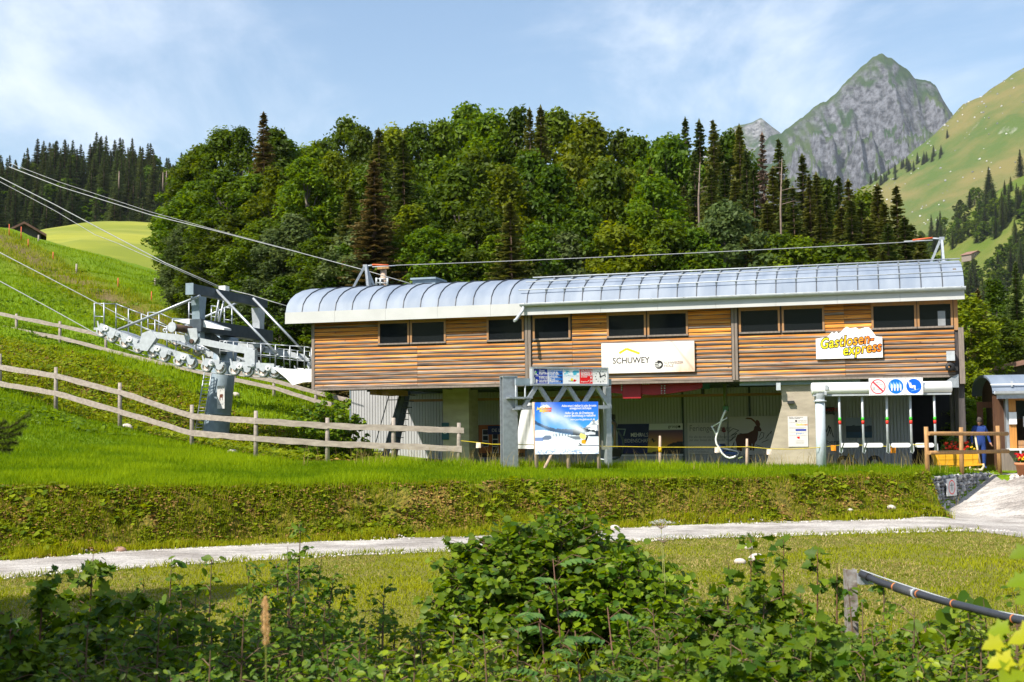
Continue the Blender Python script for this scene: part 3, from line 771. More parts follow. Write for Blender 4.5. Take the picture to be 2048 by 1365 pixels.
# barrel roof
FR = 36
def arc(k, n=14, lift=0.0):
    """point k of n on the roof curve from front eave to ridge to back eave"""
    out = []
    for i in range(n + 1):
        a = math.pi * i / n
        y0, y1 = -.42, RYB
        if a <= math.pi / 2:
            y = y0 + (RY - y0) * (1 - math.cos(a)); z = FZ1 + (RZ - FZ1) * math.sin(a)
        else:
            y = RY + (y1 - RY) * (-math.cos(a)); z = FZ1 - .3 + (RZ - FZ1 + .3) * math.sin(a)
        out.append((y, z))
    return out
AR = arc(0)
bay = (RX1 - RX0) / FR
for i in range(FR):
    x0, x1 = RX0 + i * bay, RX0 + (i + 1) * bay
    n_ = len(AR); xa, xb = x0 + .002, x1 - .002
    lo = [(y + (.02 if y < RY else -.02), z - .06) for y, z in AR]
    mb = MB()
    mb.add([(x, *c) for x in (xa, xb) for c in AR], [(q, q + n_, q + n_ + 1, q + 1) for q in range(n_ - 1)], True)
    mb.add([(x, *c) for x in (xa, xb) for c in lo], [(q, q + 1, q + n_ + 1, q + n_) for q in range(n_ - 1)], True)
    for x, fl in ((xa, 0), (xb, 1)):
        mb.add([(x, *c) for c in AR] + [(x, *c) for c in lo], [((q, q + 1, n_ + q + 1, n_ + q) if not fl else (q, n_ + q, n_ + q + 1, q + 1)) for q in range(n_ - 1)])
    T.part('roof_panel', mb, M_ZINC)
    if i > 0:
        vs, fs = [], []
        for dx, dz in ((-.014, 0), (-.010, .032), (.010, .032), (.014, 0)):
            for q, (y, z) in enumerate(AR):
                a = math.pi * q / (n_ - 1); ny = -math.cos(a) * .8
                vs.append((x0 + dx, y + ny * dz, z + math.sin(a) * dz + (dz * .4)))
        for s_ in range(3):
            for q in range(n_ - 1): fs.append((s_ * n_ + q, s_ * n_ + q + 1, (s_ + 1) * n_ + q + 1, (s_ + 1) * n_ + q))
        T.part('roof_seam', MB().add(vs, fs), M_SEAM)
# fascia in lengths
nf = 12
for i in range(nf):
    x0 = RX0 + (RX1 - RX0) * i / nf; x1 = RX0 + (RX1 - RX0) * (i + 1) / nf
    T.part('fascia', MB().prism([(-.47, FZ0), (-.44, FZ0), (-.42, FZ1 + .01), (-.46, FZ1 + .01)], x0 + .003, x1 - .003, 'x'), M_WHITEMETAL)
T.box('soffit', (RX0 + .05, -.43, FZ0 + .05), (RX1 - .05, .02, FZ0 + .075), M_POSTW)
# gutter along the right part, downpipe stub, snow rails
GX0 = L(1041, 612, -.5).x
gp = []
for k in range(9):
    a = math.pi + math.pi * k / 8
    gp.append((-.56 + .095 * math.cos(a), FZ1 - .02 + .10 * math.sin(a)))
gp = gp + [(p[0] * .999 + (.006 if p[0] < -.56 else -.006), p[1] + .012) for p in reversed(gp)]
T.part('gutter', MB().prism(gp, GX0, RX1 + .04, 'x'), M_LTGREY)
for i in range(14):
    x = GX0 + .2 + (RX1 - GX0 - .3) * i / 13
    T.beam('gutter_bracket', (x, -.66, FZ1 - .01), (x, -.43, FZ1 + .03), .03, .012, M_LTGREY)
dp = [(GX0 + .12, -.56, FZ1 - .1), (GX0 + .11, -.58, FZ1 - .25), (GX0 - .05, -.95, FZ1 - .62), (GX0 - .10, -1.02, FZ1 - .66)]
T.tube('downpipe', dp, .055, M_LTGREY, 10)
def roofpt(fr_, x, lift=.12):
    a = fr_ * math.pi / 2
    return (x, -.42 + (RY + .42) * (1 - math.cos(a)) - math.cos(a) * lift * .6, FZ1 + (RZ - FZ1) * math.sin(a) + lift)
SX0 = L(1046, 585, .3).x
for fr_, xo in ((.20, 0), (.40, .12), (.56, .2)):
    T.tube('snow_rail', [roofpt(fr_, SX0 + xo), roofpt(fr_, RX1 - .02)], .021, M_LTGREY, 8)
for i in range(15, FR):
    x = RX0 + i * bay
    if x < SX0: continue
    for fr_ in (.20, .40, .56):
        a, c = roofpt(fr_, x, .0), roofpt(fr_, x, .14)
        T.beam('rail_bracket', a, c, .05, .02, M_LTGREY)
vx = L(832, 570, 3.2).x
T.part('roof_vent', MB().box((vx, 2.8, RZ - .1), (vx + .95, 4.0, RZ + .17)).box((vx - .06, 2.7, RZ + .17), (vx + 1.0, 4.1, RZ + .24)), M_GREY)
# back and right walls of the shell, dark deck added to block light underneath, roof beams
T.box('rear_wall', (XL + .1, RYB - .5, ZB), (XR, RYB - .4, FZ1 - .3), M_OLDW)
T.box('end_wall', (XR - .1, .12, ZB), (XR, RYB - .5, RZ - .6), M_OLDW)
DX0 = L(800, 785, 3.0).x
T.box('light_block_deck', (DX0, .12, ZB + .25), (XR - .12, RYB - .6, ZB + .33), M_DARK)
for y in (.9, 2.6, 4.2, 6.0):
    T.beam('deck_girder', (XL + 1.2, y, ZB + .08), (XR - .3, y, ZB + .08), .14, .30, M_DKGREY)
for i in range(12):
    x = DX0 + .6 + i * 1.75
    T.beam('cross_beam', (x, .2, ZB + .02), (x, RYB - .7, ZB + .02), .12, .16, M_DKGREY)
T.beam('brown_purlin', (L(820, 798, 4.8).x, 4.75, L(1200, 795, 4.8).z), (XR - .3, 4.75, L(1200, 795, 4.8).z), .10, .10, M_POSTW)
for px in (760, 784):
    q = L(px, 783, 1.2)
    T.beam('joist_end', (q.x, .5, q.z - .03), (q.x, 2.6, q.z - .03), .26, .24, M_POSTW)
# red bullwheel frame hanging under the deck
def LP(px, py, y): return L(px, py, y)
y = .55
pr = [(LP(1216, 775, y)), (LP(1222, 786, y)), (LP(1246, 788, y)), (LP(1247, 796, y)), (LP(1281, 798, y)), (LP(1284, 789, y)), (LP(1310, 791, y)), (LP(1345, 787, y)), (LP(1392, 780, y)), (LP(1404, 776, y)), (LP(1404, 764, y)), (LP(1216, 764, y))]
T.part('bullwheel_frame', MB().prism([(p.x, p.z) for p in pr], y - .15, y + .15, 'y'), M_RED)
q = LP(1246, 764, y - .2); q2 = LP(1282, 797, y - .2)
T.box('bearing_plate', (q.x, y - .24, q2.z), (q2.x, y - .16, q.z), M_RED)
T.part('bolt_row', sum([], MB()) if False else (lambda mb: [mb.box((LP(px, py, y - .26).x - .018, y - .27, LP(px, py, y - .26).z - .018), (LP(px, py, y - .26).x + .018, y - .15, LP(px, py, y - .26).z + .018)) for px, py in [(1243, 768 + 4 * i) for i in range(4)] + [(1285 + 4 * i, 768) for i in range(4)] + [(1323, 772 + 5 * i) for i in range(4)] + [(1329, 772 + 5 * i) for i in range(4)]] and mb)(MB()), M_LTGREY, kind='stuff')
# bullwheel lying under the deck
T.part('bullwheel', MB().lathe([(2.3, -.1), (2.42, -.1), (2.42, .1), (2.3, .1), (2.3, -.1)], (LP(1320, 775, 3.4).x + .5, 3.4, ZB + .2), 40), M_DARK)
# ground floor wall behind: ribbed sheet
WY = 6.3
wx0, wx1 = L(702, 850, WY).x, L(1822, 850, WY).x
wz0, wz1 = -.4, ZB + .3
def ribbed(x0, x1, z0, z1, y, pitch=.125):
    vs, fs = [], []; x = x0; pts = []
    while x < x1:
        pts += [(x, y), (x + pitch * .80, y), (x + pitch * .86, y + .035), (x + pitch * .94, y + .035)]; x += pitch
    pts.append((x1, y))
    for z in (z0, z1): vs += [(a, b_, z) for a, b_ in pts]
    k = len(pts)
    return MB().add(vs, [(i, i + 1, k + i + 1, k + i) for i in range(k - 1)])
T.part('ribbed_wall', ribbed(wx0, wx1, wz0, wz1, WY), M_CORR, kind='stuff')
T.box('wall_core', (wx0, WY + .04, wz0), (wx1, WY + .2, wz1), M_DKW)
T.box('wall_edge', (wx0 - .05, WY - .03, wz0), (wx0, WY + .22, wz1), M_GREY)
for px in (1366, 1500):
    x = L(px, 850, WY).x
    T.box('wall_post', (x - .04, WY - .05, wz0), (x + .04, WY, wz1), M_DKGREY)
# dark open bay at the right end, dark timber posts
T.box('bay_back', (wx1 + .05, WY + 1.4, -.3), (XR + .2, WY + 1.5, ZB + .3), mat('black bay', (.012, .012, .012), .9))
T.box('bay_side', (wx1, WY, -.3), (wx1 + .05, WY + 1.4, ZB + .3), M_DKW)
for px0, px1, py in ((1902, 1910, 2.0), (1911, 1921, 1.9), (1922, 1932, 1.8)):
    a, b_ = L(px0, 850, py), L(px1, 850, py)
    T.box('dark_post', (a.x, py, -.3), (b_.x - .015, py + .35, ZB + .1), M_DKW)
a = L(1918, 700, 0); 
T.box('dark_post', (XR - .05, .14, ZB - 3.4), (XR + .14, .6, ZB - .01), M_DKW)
T.part('flashing', MB().prism([(XR - .75, ZB - .42), (XR - .05, ZB - .42), (XR - .05, ZB + .02), (XR - .3, ZB - .1)], -.12, -.10, 'y'), M_GALV)
# concrete piers
y = 2.3
a, b_, c_, d_ = L(886, 860, y), L(938, 860, y), 0, 0
T.box('concrete_pier', (a.x, y, -.4), (b_.x, y + 1.2, ZB), M_CONC)
y = .25
pf = [L(1523, 940, y), L(1642, 940, y), L(1626, 765, y), L(1562, 765, y), L(1564, 810, y)]
T.part('concrete_pier', MB().prism([(p.x, p.z if p.z > .3 else -.4) for p in pf], y, y + 1.6, 'y'), M_CONC)
q = L(1581, 805, y - .04)
T.box('pier_lamp', (q.x - .10, y - .14, q.z - .05), (q.x + .12, y, q.z + .05), M_DARK)
q = L(1552, 766, -.1); q2 = L(1561, 776, -.1)
T.box('perforated_bracket', (q.x, -.05, q2.z - .08), (q2.x, .05, q.z), M_LTGREY)
T.beam('deck_edge_channel', (L(1480, 762, .3).x, .2, ZB - .12), (L(1720, 757, .3).x, .2, ZB - .12), .1, .18, M_GREY)
T.box('floor_slab', (wx0 + 2, .9, -.35), (XR + .3, WY + 1.5, -.10), M_CONCW)
# steel stair up to the deck at the left
y = 2.6
for (ax, bx) in ((767, 808), (795, 816)):
    p0, p1 = L(ax if ax == 767 else 785, 925, y if ax == 767 else y + .9), L(bx, 778, y if ax == 767 else y + .9)
    T.beam('stair_stringer', p0, p1, .05, .26, M_DKGREY, up=(0, 0, 1))
s0, s1 = L(767, 925, y), L(808, 778, y)
for i in range(1, 12):
    f = i / 12; p = s0.lerp(s1, f)
    T.box('stair_tread', (p.x - .02, y, p.z - .015), (p.x + .24, y + .85, p.z + .015), M_DKGREY)
for off in (.0, .5):
    r0 = s0 + Vector((-.55 + off, -.02, 0)); r1 = s1 + Vector((-.55 + off, -.02, 0))
    T.tube('stair_handrail', [r0, r1], .02, M_DKGREY, 6)
for f in (.15, .5, .85):
    p = s0.lerp(s1, f)
    T.tube('handrail_post', [p + Vector((-.55, -.02, 0)), p + Vector((0, -.02, 0))], .018, M_DKGREY, 6)
# white rope entry funnel at the left end
y0 = .35
fp = [L(px, py, y0) for px, py in ((545, 735), (600, 740), (625, 738), (640, 738), (640, 760), (625, 764), (607, 765), (585, 771), (572, 757))]
T.part('rope_funnel', MB().prism([(p.x, p.z) for p in fp], y0, y0 + .04, 'y'), M_WHITE)
T.part('rope_funnel', MB().prism([(p.x + .6, p.z) for p in fp], y0 + .9, y0 + .94, 'y'), M_WHITE)
# spotlight and siren box at the right end of the facade
q = L(1902, 716, -.2)
T.part('siren_box', MB().box((q.x - .14, -.26, q.z - .10), (q.x + .12, -.05, q.z + .22)), M_LTGREY)
T.part('floodlight', MB().lathe([(.05, -.30), (.13, -.30), (.15, -.26), (.13, -.12), (.04, -.08)], (L(1900, 734, -.3).x, 0, L(1900, 734, -.3).z), 16, 'y'), M_BLACK)
T.box('floodlight_bracket', (L(1903, 730, -.1).x, -.12, L(1903, 742, -.1).z), (L(1916, 730, -.1).x, -.03, L(1903, 726, -.1).z), M_BLACK)

# trestles on the roof that carry a signal wire
def trestle(px, pytop, pybase, label, lean):
    y = RY
    top, base = L(px, pytop, y), L(px, pybase, y)
    t = Thing('wire_trestle', (base.x, y, RZ - .05), label, 'trestle', 'wire trestles on the roof', ST)
    for dx, dy in ((-.48, -.3), (.30, -.5), (.1, .45), (.42, .1)) if lean else ((-.42, 0), (.06, -.35), (.06, .35)):
        t.beam('strut', (base.x + dx, y + dy, RZ - .08), (top.x + dx * .06, y + dy * .06, top.z), .085, .085, M_GALV)
        t.box('foot', (base.x + dx - .09, y + dy - .09, RZ - .12), (base.x + dx + .09, y + dy + .09, RZ + .05), M_GALV)
    t.box('head_plate', (top.x - .08, y - .08, top.z - .05), (top.x + .1, y + .08, top.z + .06), M_GALV)
    return top
t1 = trestle(731, 533, 580, 'grey steel tripod trestle on the left end of the barrel roof', True)
t2 = trestle(1883, 478, 528, 'white steel trestle on the right end of the barrel roof', False)
def wire(name, pts, r, m, label, cat, group=None, frame=WORLD, sag=0.0, n=24):
    a = [Vector(p) for p in pts]; out = []
    for p, q in zip(a, a[1:]):
        for i in range(n): 
            f = i / n; v = p.lerp(q, f); v.z -= sag * 4 * f * (1 - f); out.append(v)
    out.append(a[-1])
    return solo(name, MB().tube(out, r, 5), m, label, cat, group, frame)
M_CABLE = mat('bright steel rope', (.30, .31, .31), .6, .1, .15, 8)
M_ORANGE = mat('orange red insulator', (.55, .10, .03), .5)
wire('signal_wire', [t1 + Vector((1.3, 0, -.02)), t2 - Vector((.9, 0, .06))], .013, M_CABLE, 'thin signal wire strung over the roof between the two trestles', 'wire', None, ST, .05)
for t_, d, lab in ((t1, 1, 'orange tension link on the left roof trestle'), (t2, -1, 'orange tension link on the right roof trestle')):
    tl = Thing('tension_link', t_, lab, 'tension link', 'tension links of the signal wire', ST)
    tl.tube('shackle', [t_, t_ + Vector((.3 * d, 0, .03))], .03, M_LTGREY, 6)
    tl.tube('insulator', [t_ + Vector((.3 * d, 0, .05)), t_ + Vector((1.0 * d, 0, .0))], .035, M_ORANGE, 6)
    tl.tube('turnbuckle', [t_ + Vector((.3 * d, 0, -.04)), t_ + Vector((1.3 * d, 0, -.03))], .02, M_LTGREY, 6)
# ------------------------------------------------------------------ lift tower beside the station
FY, BY = .6, 6.4                                # the two rope lanes (station y)
tower = Thing('lift_tower', tuple(L(427, 898, 3.6)), 'grey steel lift tower with sheave trains and catwalks left of the station', 'lift tower', frame=ST)
T = tower
base = L(427, 905, 3.6); head = L(455, 674, 3.6)
T.part('column', MB().tube([base - Vector((.03, 0, .6)), base, base.lerp(head, .5), head], [.56, .56, .51, .46], 28), M_GREY)
T.part('column_ring', MB().tube([base.lerp(head, .33), base.lerp(head, .34)], .542, 28), M_GREY)
# cross arm from lane to lane
ca = L(404, 655, FY + .6); ca = Vector((head.x + .12, FY + .5, head.z)); cb = Vector((head.x + .12, BY + .3, head.z))
T.beam('cross_arm', ca - Vector((0, .4, -.25)), cb + Vector((0, .4, .25)), .5, .5, M_DKGREY)
T.beam('cross_arm_stiffener', ca + Vector((-.05, .6, -.2)), Vector((head.x, 3.2, head.z - .55)), .4, .5, M_DKGREY)
for yy in (FY - .5,):
    T.part('brown_shaft', MB().tube([Vector((ca.x - .45, yy - .35, ca.z + .12)), Vector((ca.x - .10, yy + 1.0, ca.z + .05))], .15, 16), M_RUST)
    T.part('shaft_flange', MB().tube([Vector((ca.x - .46, yy - .40, ca.z + .12)), Vector((ca.x - .45, yy - .34, ca.z + .12))], .20, 18), M_LTGREY)
# gantry frame over the tower
g1, g2 = L(410, 585, FY + .4), L(520, 610, BY - .2)
zt = (L(391, 577, FY).z + L(531, 607, BY).z) / 2 - .12
gx = head.x + .38
gb = L(391, 577, FY); ge = L(531, 607, BY + .1)
T.beam('gantry_beam', Vector((gx - .25, FY - .35, zt + .1)), Vector((gx - .25, BY + .35, zt + .1)), .30, .38, M_DKGREY)
T.box('beam_end_plate', (gx - .42, FY - .38, zt - .14), (gx - .08, FY - .36, zt + .32), M_GREY)
for yy, s in ((FY + .35, 1), (BY - .25, -1)):
    zb = head.z + .1
    mb = MB().prism([(yy - .32, zt - .15), (yy + .32, zt - .15), (yy + .12 * 1 + .10, zt - .8), (yy + .18, zb - .4), (yy - .18, zb - .4), (yy - .22, zt - .8)], gx - .42, gx - .08, 'x')
    T.part('gantry_leg', mb, M_GREY if s > 0 else M_LTGREY)
T.box('junction_box', (gx - .42, 2.9, zt + .30), (gx - .12, 3.25, zt + .50), M_WHITE)
# sheave trains
wheel_px = [(204.3, 663.4), (225.7, 674.3), (251.4, 685.7), (277.7, 695.7), (307, 704.3), (330, 712.9), (358.6, 721.4), (384.3, 727), (414.3, 732.9), (441.4, 737), (470, 739.4), (497, 742), (527, 743), (551, 744)]
wc = [L(px, py, FY) for px, py in wheel_px]
M_TYRE = mat('pale rubber tyre', (.33, .37, .37), .7, 0, .1, 8)
M_RIM = mat('cream rim', (.62, .52, .45), .5, 0, .15, 8)
def wheel(c, yy, bracket):
    r = .235
    w = T.part('sheave', MB().lathe([(r * .72, -.07), (r, -.07), (r * 1.03, -.05), (r * .97, 0), (r * 1.03, .05), (r, .07), (r * .72, .07)], (c.x, yy, c.z), 22, 'y'), M_TYRE)
    T.part('rim', MB().lathe([(.0, -.02), (.10, -.035), (r * .70, -.015), (r * .72, -.07)], (c.x, yy - .004, c.z), 20, 'y'), M_RIM, w)
    T.part('rim', MB().lathe([(r * .72, .07), (r * .70, .015), (.0, .02)], (c.x, yy + .004, c.z), 20, 'y'), M_RIM, w)
    T.part('hub', MB().lathe([(0, -.1), (.045, -.1), (.05, -.03)], (c.x, yy, c.z), 10, 'y'), M_GALV, w)
    if bracket:   # derailment catcher with a round hole plate
        T.part('catcher', MB().prism([(c.x - .16, c.z + .42), (c.x - .11, c.z + .42), (c.x - .03, c.z + .18), (c.x + .2, c.z + .12), (c.x + .06, c.z - .04), (c.x - .10, c.z + .05)], yy - .14, yy - .12, 'y'), M_LTGREY, w)
        T.part('guide_disc', MB().lathe([(.05, -.16), (.12, -.16), (.12, -.13), (.05, -.13), (.05, -.16)], (c.x + .27, yy, c.z + .10), 16, 'y'), M_WHITE, w)
    else:
        T.part('catcher', MB().prism([(c.x - .2, c.z + .24), (c.x - .08, c.z + .17), (c.x + .08, c.z + .17), (c.x + .24, c.z + .24), (c.x + .1, c.z - .04), (c.x, c.z - .08), (c.x - .1, c.z - .04)], yy - .14, yy - .12, 'y'), M_LTGREY, w)
def train(dy, front):
    yy = FY + dy
    for i, c in enumerate(wc):
        wheel(Vector((c.x, 0, c.z)), yy, i % 2 == 0)
    W_ = [Vector((c.x, yy - .05, c.z)) for c in wc]
    for a, b_ in ((0, 3), (4, 7), (8, 9), (10, 13)):
        up = Vector((0, 0, .20))
        p, q = W_[a] + up, W_[b_] + up
        T.beam('rocker_beam', p - (q - p).normalized() * .05, q, .16, .22, M_LTGREY)
        for k in range(a, b_ + 1, 2):
            if k + 1 <= b_:
                T.beam('wheel_rocker', W_[k] + Vector((0, .02, .03)), W_[k + 1] + Vector((0, .02, .03)), .10, .13, M_GALV)
        mid = (p + q) / 2
        T.tube('pivot_pin', [mid + Vector((0, -.16, 0)), mid + Vector((0, .12, 0))], .06, M_GALV, 10)
    # long main beams meeting at the cross arm
    e0 = L(302, 672, FY); e1 = L(390, 683, FY); e2 = L(508, 707, FY); 
    for e in (e0, e1, e2): e.y = yy - .05
    d = Vector((0, 0, .05))
    T.beam('main_beam', e0 + d, e1 + d + Vector((.25, 0, -.02)), .18, .25, M_LTGREY)
    T.beam('main_beam', e1 + Vector((.1, 0, .02)), e2 + d, .18, .25, M_LTGREY)
    k0, k1 = (W_[2] + W_[5]) / 2 + Vector((-.1, 0, .2)), None
    T.part('beam_knee', MB().prism([(e0.x - .30, e0.z + .10), (e0.x + .1, e0.z + .22), (e0.x + .35, e0.z - .1), (e0.x - .05, e0.z - .62), (e0.x - .38, e0.z - .58), (e0.x - .45, e0.z - .40)], yy - .18, yy + .08, 'y'), M_LTGREY)
    T.part('beam_knee', MB().prism([(e2.x - .30, e2.z + .2), (e2.x + .12, e2.z + .12), (e2.x + .12, e2.z - .55), (e2.x - .22, e2.z - .50), (e2.x - .34, e2.z - .2)], yy - .18, yy + .08, 'y'), M_LTGREY)
    T.part('yoke', MB().prism([(e1.x - .2, e1.z + .5), (e1.x + .2, e1.z + .5), (e1.x + .25, e1.z + .1), (e1.x + .08, e1.z - .16), (e1.x - .08, e1.z - .16), (e1.x - .2, e1.z + .1)], yy - .24, yy - .19, 'y'), M_LTGREY)
    T.tube('pivot_pin', [e1 + Vector((0, -.26, -.02)), e1 + Vector((0, .2, -.02))], .09, M_RUST, 12)
    for px, py in ((331, 662), (452, 687)):
        q = L(px, py, FY)
        T.part('lifting_eye', MB().lathe([(.045, -.02), (.085, -.02), (.085, .02), (.045, .02), (.045, -.02)], (q.x, yy - .05, q.z + .02), 12, 'y'), M_LTGREY)
train(0, True)
train(BY - FY, False)
# catwalks with hand rails, one outside each lane
def rail_run(pts_top, pts_bot, y, mid=.5, m=M_GALV, posts=None):
    for f, nm in ((1.0, 'hand_rail'), (mid, 'knee_rail')):
        for (a, b_), (c, d) in zip(zip(pts_top, pts_top[1:]), zip(pts_bot, pts_bot[1:])):
            p = L(*c, y).lerp(L(*a, y), f); q = L(*d, y).lerp(L(*b_, y), f)
            T.tube(nm, [p, q], .022, m, 6)
    for a, c in zip(pts_top, pts_bot): T.tube('rail_post', [L(*c, y), L(*a, y)], .026, m, 6)
def walkway(pb, y0, y1):
    for a, b_ in zip(pb, pb[1:]):
        p, q = L(*a, y0), L(*b_, y0)
        T.part('walkway_grating', MB().add([(p.x, y0, p.z), (q.x, y0, q.z), (q.x, y1, q.z), (p.x, y1, p.z), (p.x, y0, p.z - .05), (q.x, y0, q.z - .05), (q.x, y1, q.z - .05), (p.x, y1, p.z - .05)],
               [(0, 1, 2, 3), (7, 6, 5, 4), (0, 4, 5, 1), (1, 5, 6, 2), (2, 6, 7, 3), (3, 7, 4, 0)]), M_GALV)
ya = FY + .35
top = [(232, 608), (257, 618), (283, 628), (310, 640), (334, 652), (352, 660)]
bot = [(232, 660), (257, 668), (283, 680), (310, 688), (334, 700), (352, 706)]
rail_run(top, bot, ya + .75); walkway(bot, ya + .1, ya + .75)
T.tube('hand_rail', [L(208, 608, ya + .2), L(232, 608, ya + .75)], .022, M_GALV, 6)
for px in (189, 208):
    T.tube('rail_post', [L(px, 658, ya + .2 + (.4 if px == 189 else 0)), L(px, 606, ya + .2 + (.4 if px == 189 else 0))], .028, M_GALV, 6)
T.tube('hand_rail', [L(189, 607, ya + .6), L(208, 608, ya + .2)], .022, M_GALV, 6)
T.tube('knee_rail', [L(189, 633, ya + .6), L(208, 634, ya + .2)], .022, M_GALV, 6)
T.beam('end_bracket', L(189, 658, ya + .5), L(232, 660, ya + .5), .12, .10, M_LTGREY)
top = [(440, 682), (467, 684), (495, 686), (522, 688), (551, 690), (580, 692), (609, 694), (623, 696)]
bot = [(440, 722), (467, 724), (495, 728), (522, 732), (551, 735), (580, 738), (609, 740), (623, 741)]
rail_run(top, bot, ya + .1); walkway(bot, ya + .1, ya + .75)
yb = BY - .9
top = [(296, 625), (318, 626), (345, 638), (372, 650), (392, 658)]
bot = [(296, 671), (318, 672), (345, 682), (372, 690), (392, 698)]
rail_run(top, bot, yb); walkway(bot, yb, yb + .65)
top = [(510, 694), (540, 696), (568, 699), (595, 702), (620, 704)]
bot = [(510, 730), (540, 734), (568, 738), (595, 741), (620, 743)]
rail_run(top, bot, yb); walkway(bot, yb, yb + .65)
# upper service platforms with tall guard frames
for (a, b_, zt_, zb_) in ((378, 396, 605, 652), (423, 437, 612, 655), (449, 464, 615, 664)):
    yy = 2.6 if a < 400 else 4.4
    for px in (a, b_): T.tube('guard_post', [L(px, zb_, yy), L(px, zt_, yy)], .03, M_GALV, 6)
    T.tube('guard_rail', [L(a, zt_, yy), L(b_, zt_ + 2, yy)], .025, M_GALV, 6)
    T.tube('guard_rail', [L(a, (zt_ + zb_) / 2, yy), L(b_, (zt_ + zb_) / 2 + 2, yy)], .025, M_GALV, 6)
for a, b_, y0, y1 in (((440, 588), (429, 650), 3.5, 3.2), ((449, 596), (437, 652), 4, 3.8)):
    T.tube('platform_strut', [L(*a, y0), L(*b_, y1)], .045, M_GALV, 6)
# raking tubes from the gantry to the catwalk ends
for a, b_, y0, y1 in (((400, 592), (236, 660), FY - .2, ya + .1), ((433, 581), (553, 707), FY + 1.5, ya), ((506, 597), (624, 722), BY - 1.4, BY - 1.2), ((482, 603), (352, 660), BY - .6, BY - .6)):
    T.tube('raking_tube', [L(*a, y0), L(*b_, y1)], .055, M_GALV, 8)
# white guide plates over the cross arm
T.part('guide_plate', MB().prism([(L(346, 637, FY + .3).x, L(346, 636, FY + .3).z), (L(405, 645, FY + .3).x, L(405, 640, FY + .3).z), (L(448, 657, FY + .3).x, L(448, 656, FY + .3).z), (L(448, 660, FY + .3).x, L(448, 660, FY + .3).z), (L(400, 654, FY + .3).x, L(400, 654, FY + .3).z), (L(346, 642, FY + .3).x, L(346, 641, FY + .3).z)], FY + .3, FY + .9, 'y'), M_WHITE)
# ladder on the column
l0, l1 = L(386, 892, 2.9), L(409, 745, 2.9); off = L(393, 892, 2.9) - l0
for d in (Vector(), Vector((.33, 0, 0))): T.tube('ladder_rail', [l0 + d, l1 + d], .025, M_GALV, 6)
for i in range(22):
    p = l0.lerp(l1, i / 22 + .02); T.tube('ladder_rung', [p, p + Vector((.33, 0, 0))], .014, M_GALV, 5)
# plate with an ibex on the column
q0, q1 = L(437, 818, 3.0), L(452, 772, 3.0)
q0.y = q1.y = 2.9
ip = Thing('animal_sign', (q0.x, 2.9, q0.z), 'white plate with a small brown animal hung on the tower column', 'sign', frame=ST)
pl_ = Panel(ip, q0.x, q1.x, q0.z, q1.z, 2.88)
ip.box('plate', (q0.x, 2.88, q0.z), (q1.x, 2.9, q1.z), mat('sign grey white', (.55, .55, .54), .5))
M_BRN = mat('brown print', (.12, .035, .015), .5); M_INK = mat('black print', (.02, .02, .022), .5); M_INKW = mat('white print', (.78, .78, .77), .5)
pl_.poly('animal_print', [(.3, .42), (.35, .62), (.75, .64), (.8, .58), (.76, .5), (.72, .36), (.66, .36), (.64, .48), (.46, .48), (.44, .34), (.38, .34)], M_BRN)
pl_.stroke('line_print', [(.45, .75), (.6, .92), (.8, .8)], .012, M_INK); pl_.stroke('line_print', [(.15, .2), (.85, .2)], .02, M_INK)

# ropes
def far(px, py, y): return L(px, py, y)
def lane(name, pts, y, r, label, group, cat='cable'):
    return solo(name, MB().tube([L(px, py, y) if not isinstance(px, Vector) else px for px, py in pts], r, 6), M_CABLE, label, cat, group, ST)
below = lambda c: L(*c, FY) - Vector((0, 0, .24))
rp_ = [L(-500, 300, FY)] + [L(0, 563, FY), L(100, 617, FY)] + [Vector((c.x, FY, c.z - .23)) for c in wc] + [Vector((XL + .3, FY, wc[-1].z - .25)), Vector((XL + 6, FY, wc[-1].z - .2))]
solo('haul_rope', MB().tube(rp_, .02, 6), M_CABLE, 'steel haul rope running under the nearer row of sheaves', 'cable', 'haul ropes', ST)
d_ = rp_[2] - rp_[1]
rp2 = [Vector((p.x, BY, p.z)) for p in rp_]
solo('haul_rope', MB().tube(rp2, .02, 6), M_CABLE, 'steel haul rope running under the farther row of sheaves', 'cable', 'haul ropes', ST)
yc = 3.3
def cab(pts, label, r=.028):
    return solo('overhead_cable', MB().tube([L(px, py, y) for px, py, y in pts], r, 6), M_CABLE, label, 'cable', 'overhead cables', ST)
cab([(-60, 322, yc), (0, 355, yc), (110, 410, yc), (200, 458, yc), (330, 526, yc), (440, 574, yc)], 'thick overhead cable from the left edge down to the top of the lift tower', .022)
cab([(-60, 336, yc + .1), (0, 364, yc + .1), (110, 422, yc), (190, 470, yc), (235, 487, yc), (300, 516, yc), (440, 577, yc)], 'thin slack cable hanging just under the thick overhead cable', .014)
cab([(450, 578, yc), (500, 590, yc), (545, 604, yc), (579, 614, yc)], 'cable from the top of the lift tower to the roof edge', .02)
cab([(18, 334, 7.2), (120, 374, 7.2), (300, 430, 7.2), (430, 462, 7.2), (600, 506, 7.2), (730, 541, 7.2), (832, 571, 6.4)], 'bright overhead cable crossing the wood to the roof behind the vent', .021)
cab([(20, 327, 7.4), (120, 365, 7.4), (300, 424, 7.4), (430, 460, 7.4), (600, 505, 7.4)], 'second thinner cable just above the bright overhead cable', .013)

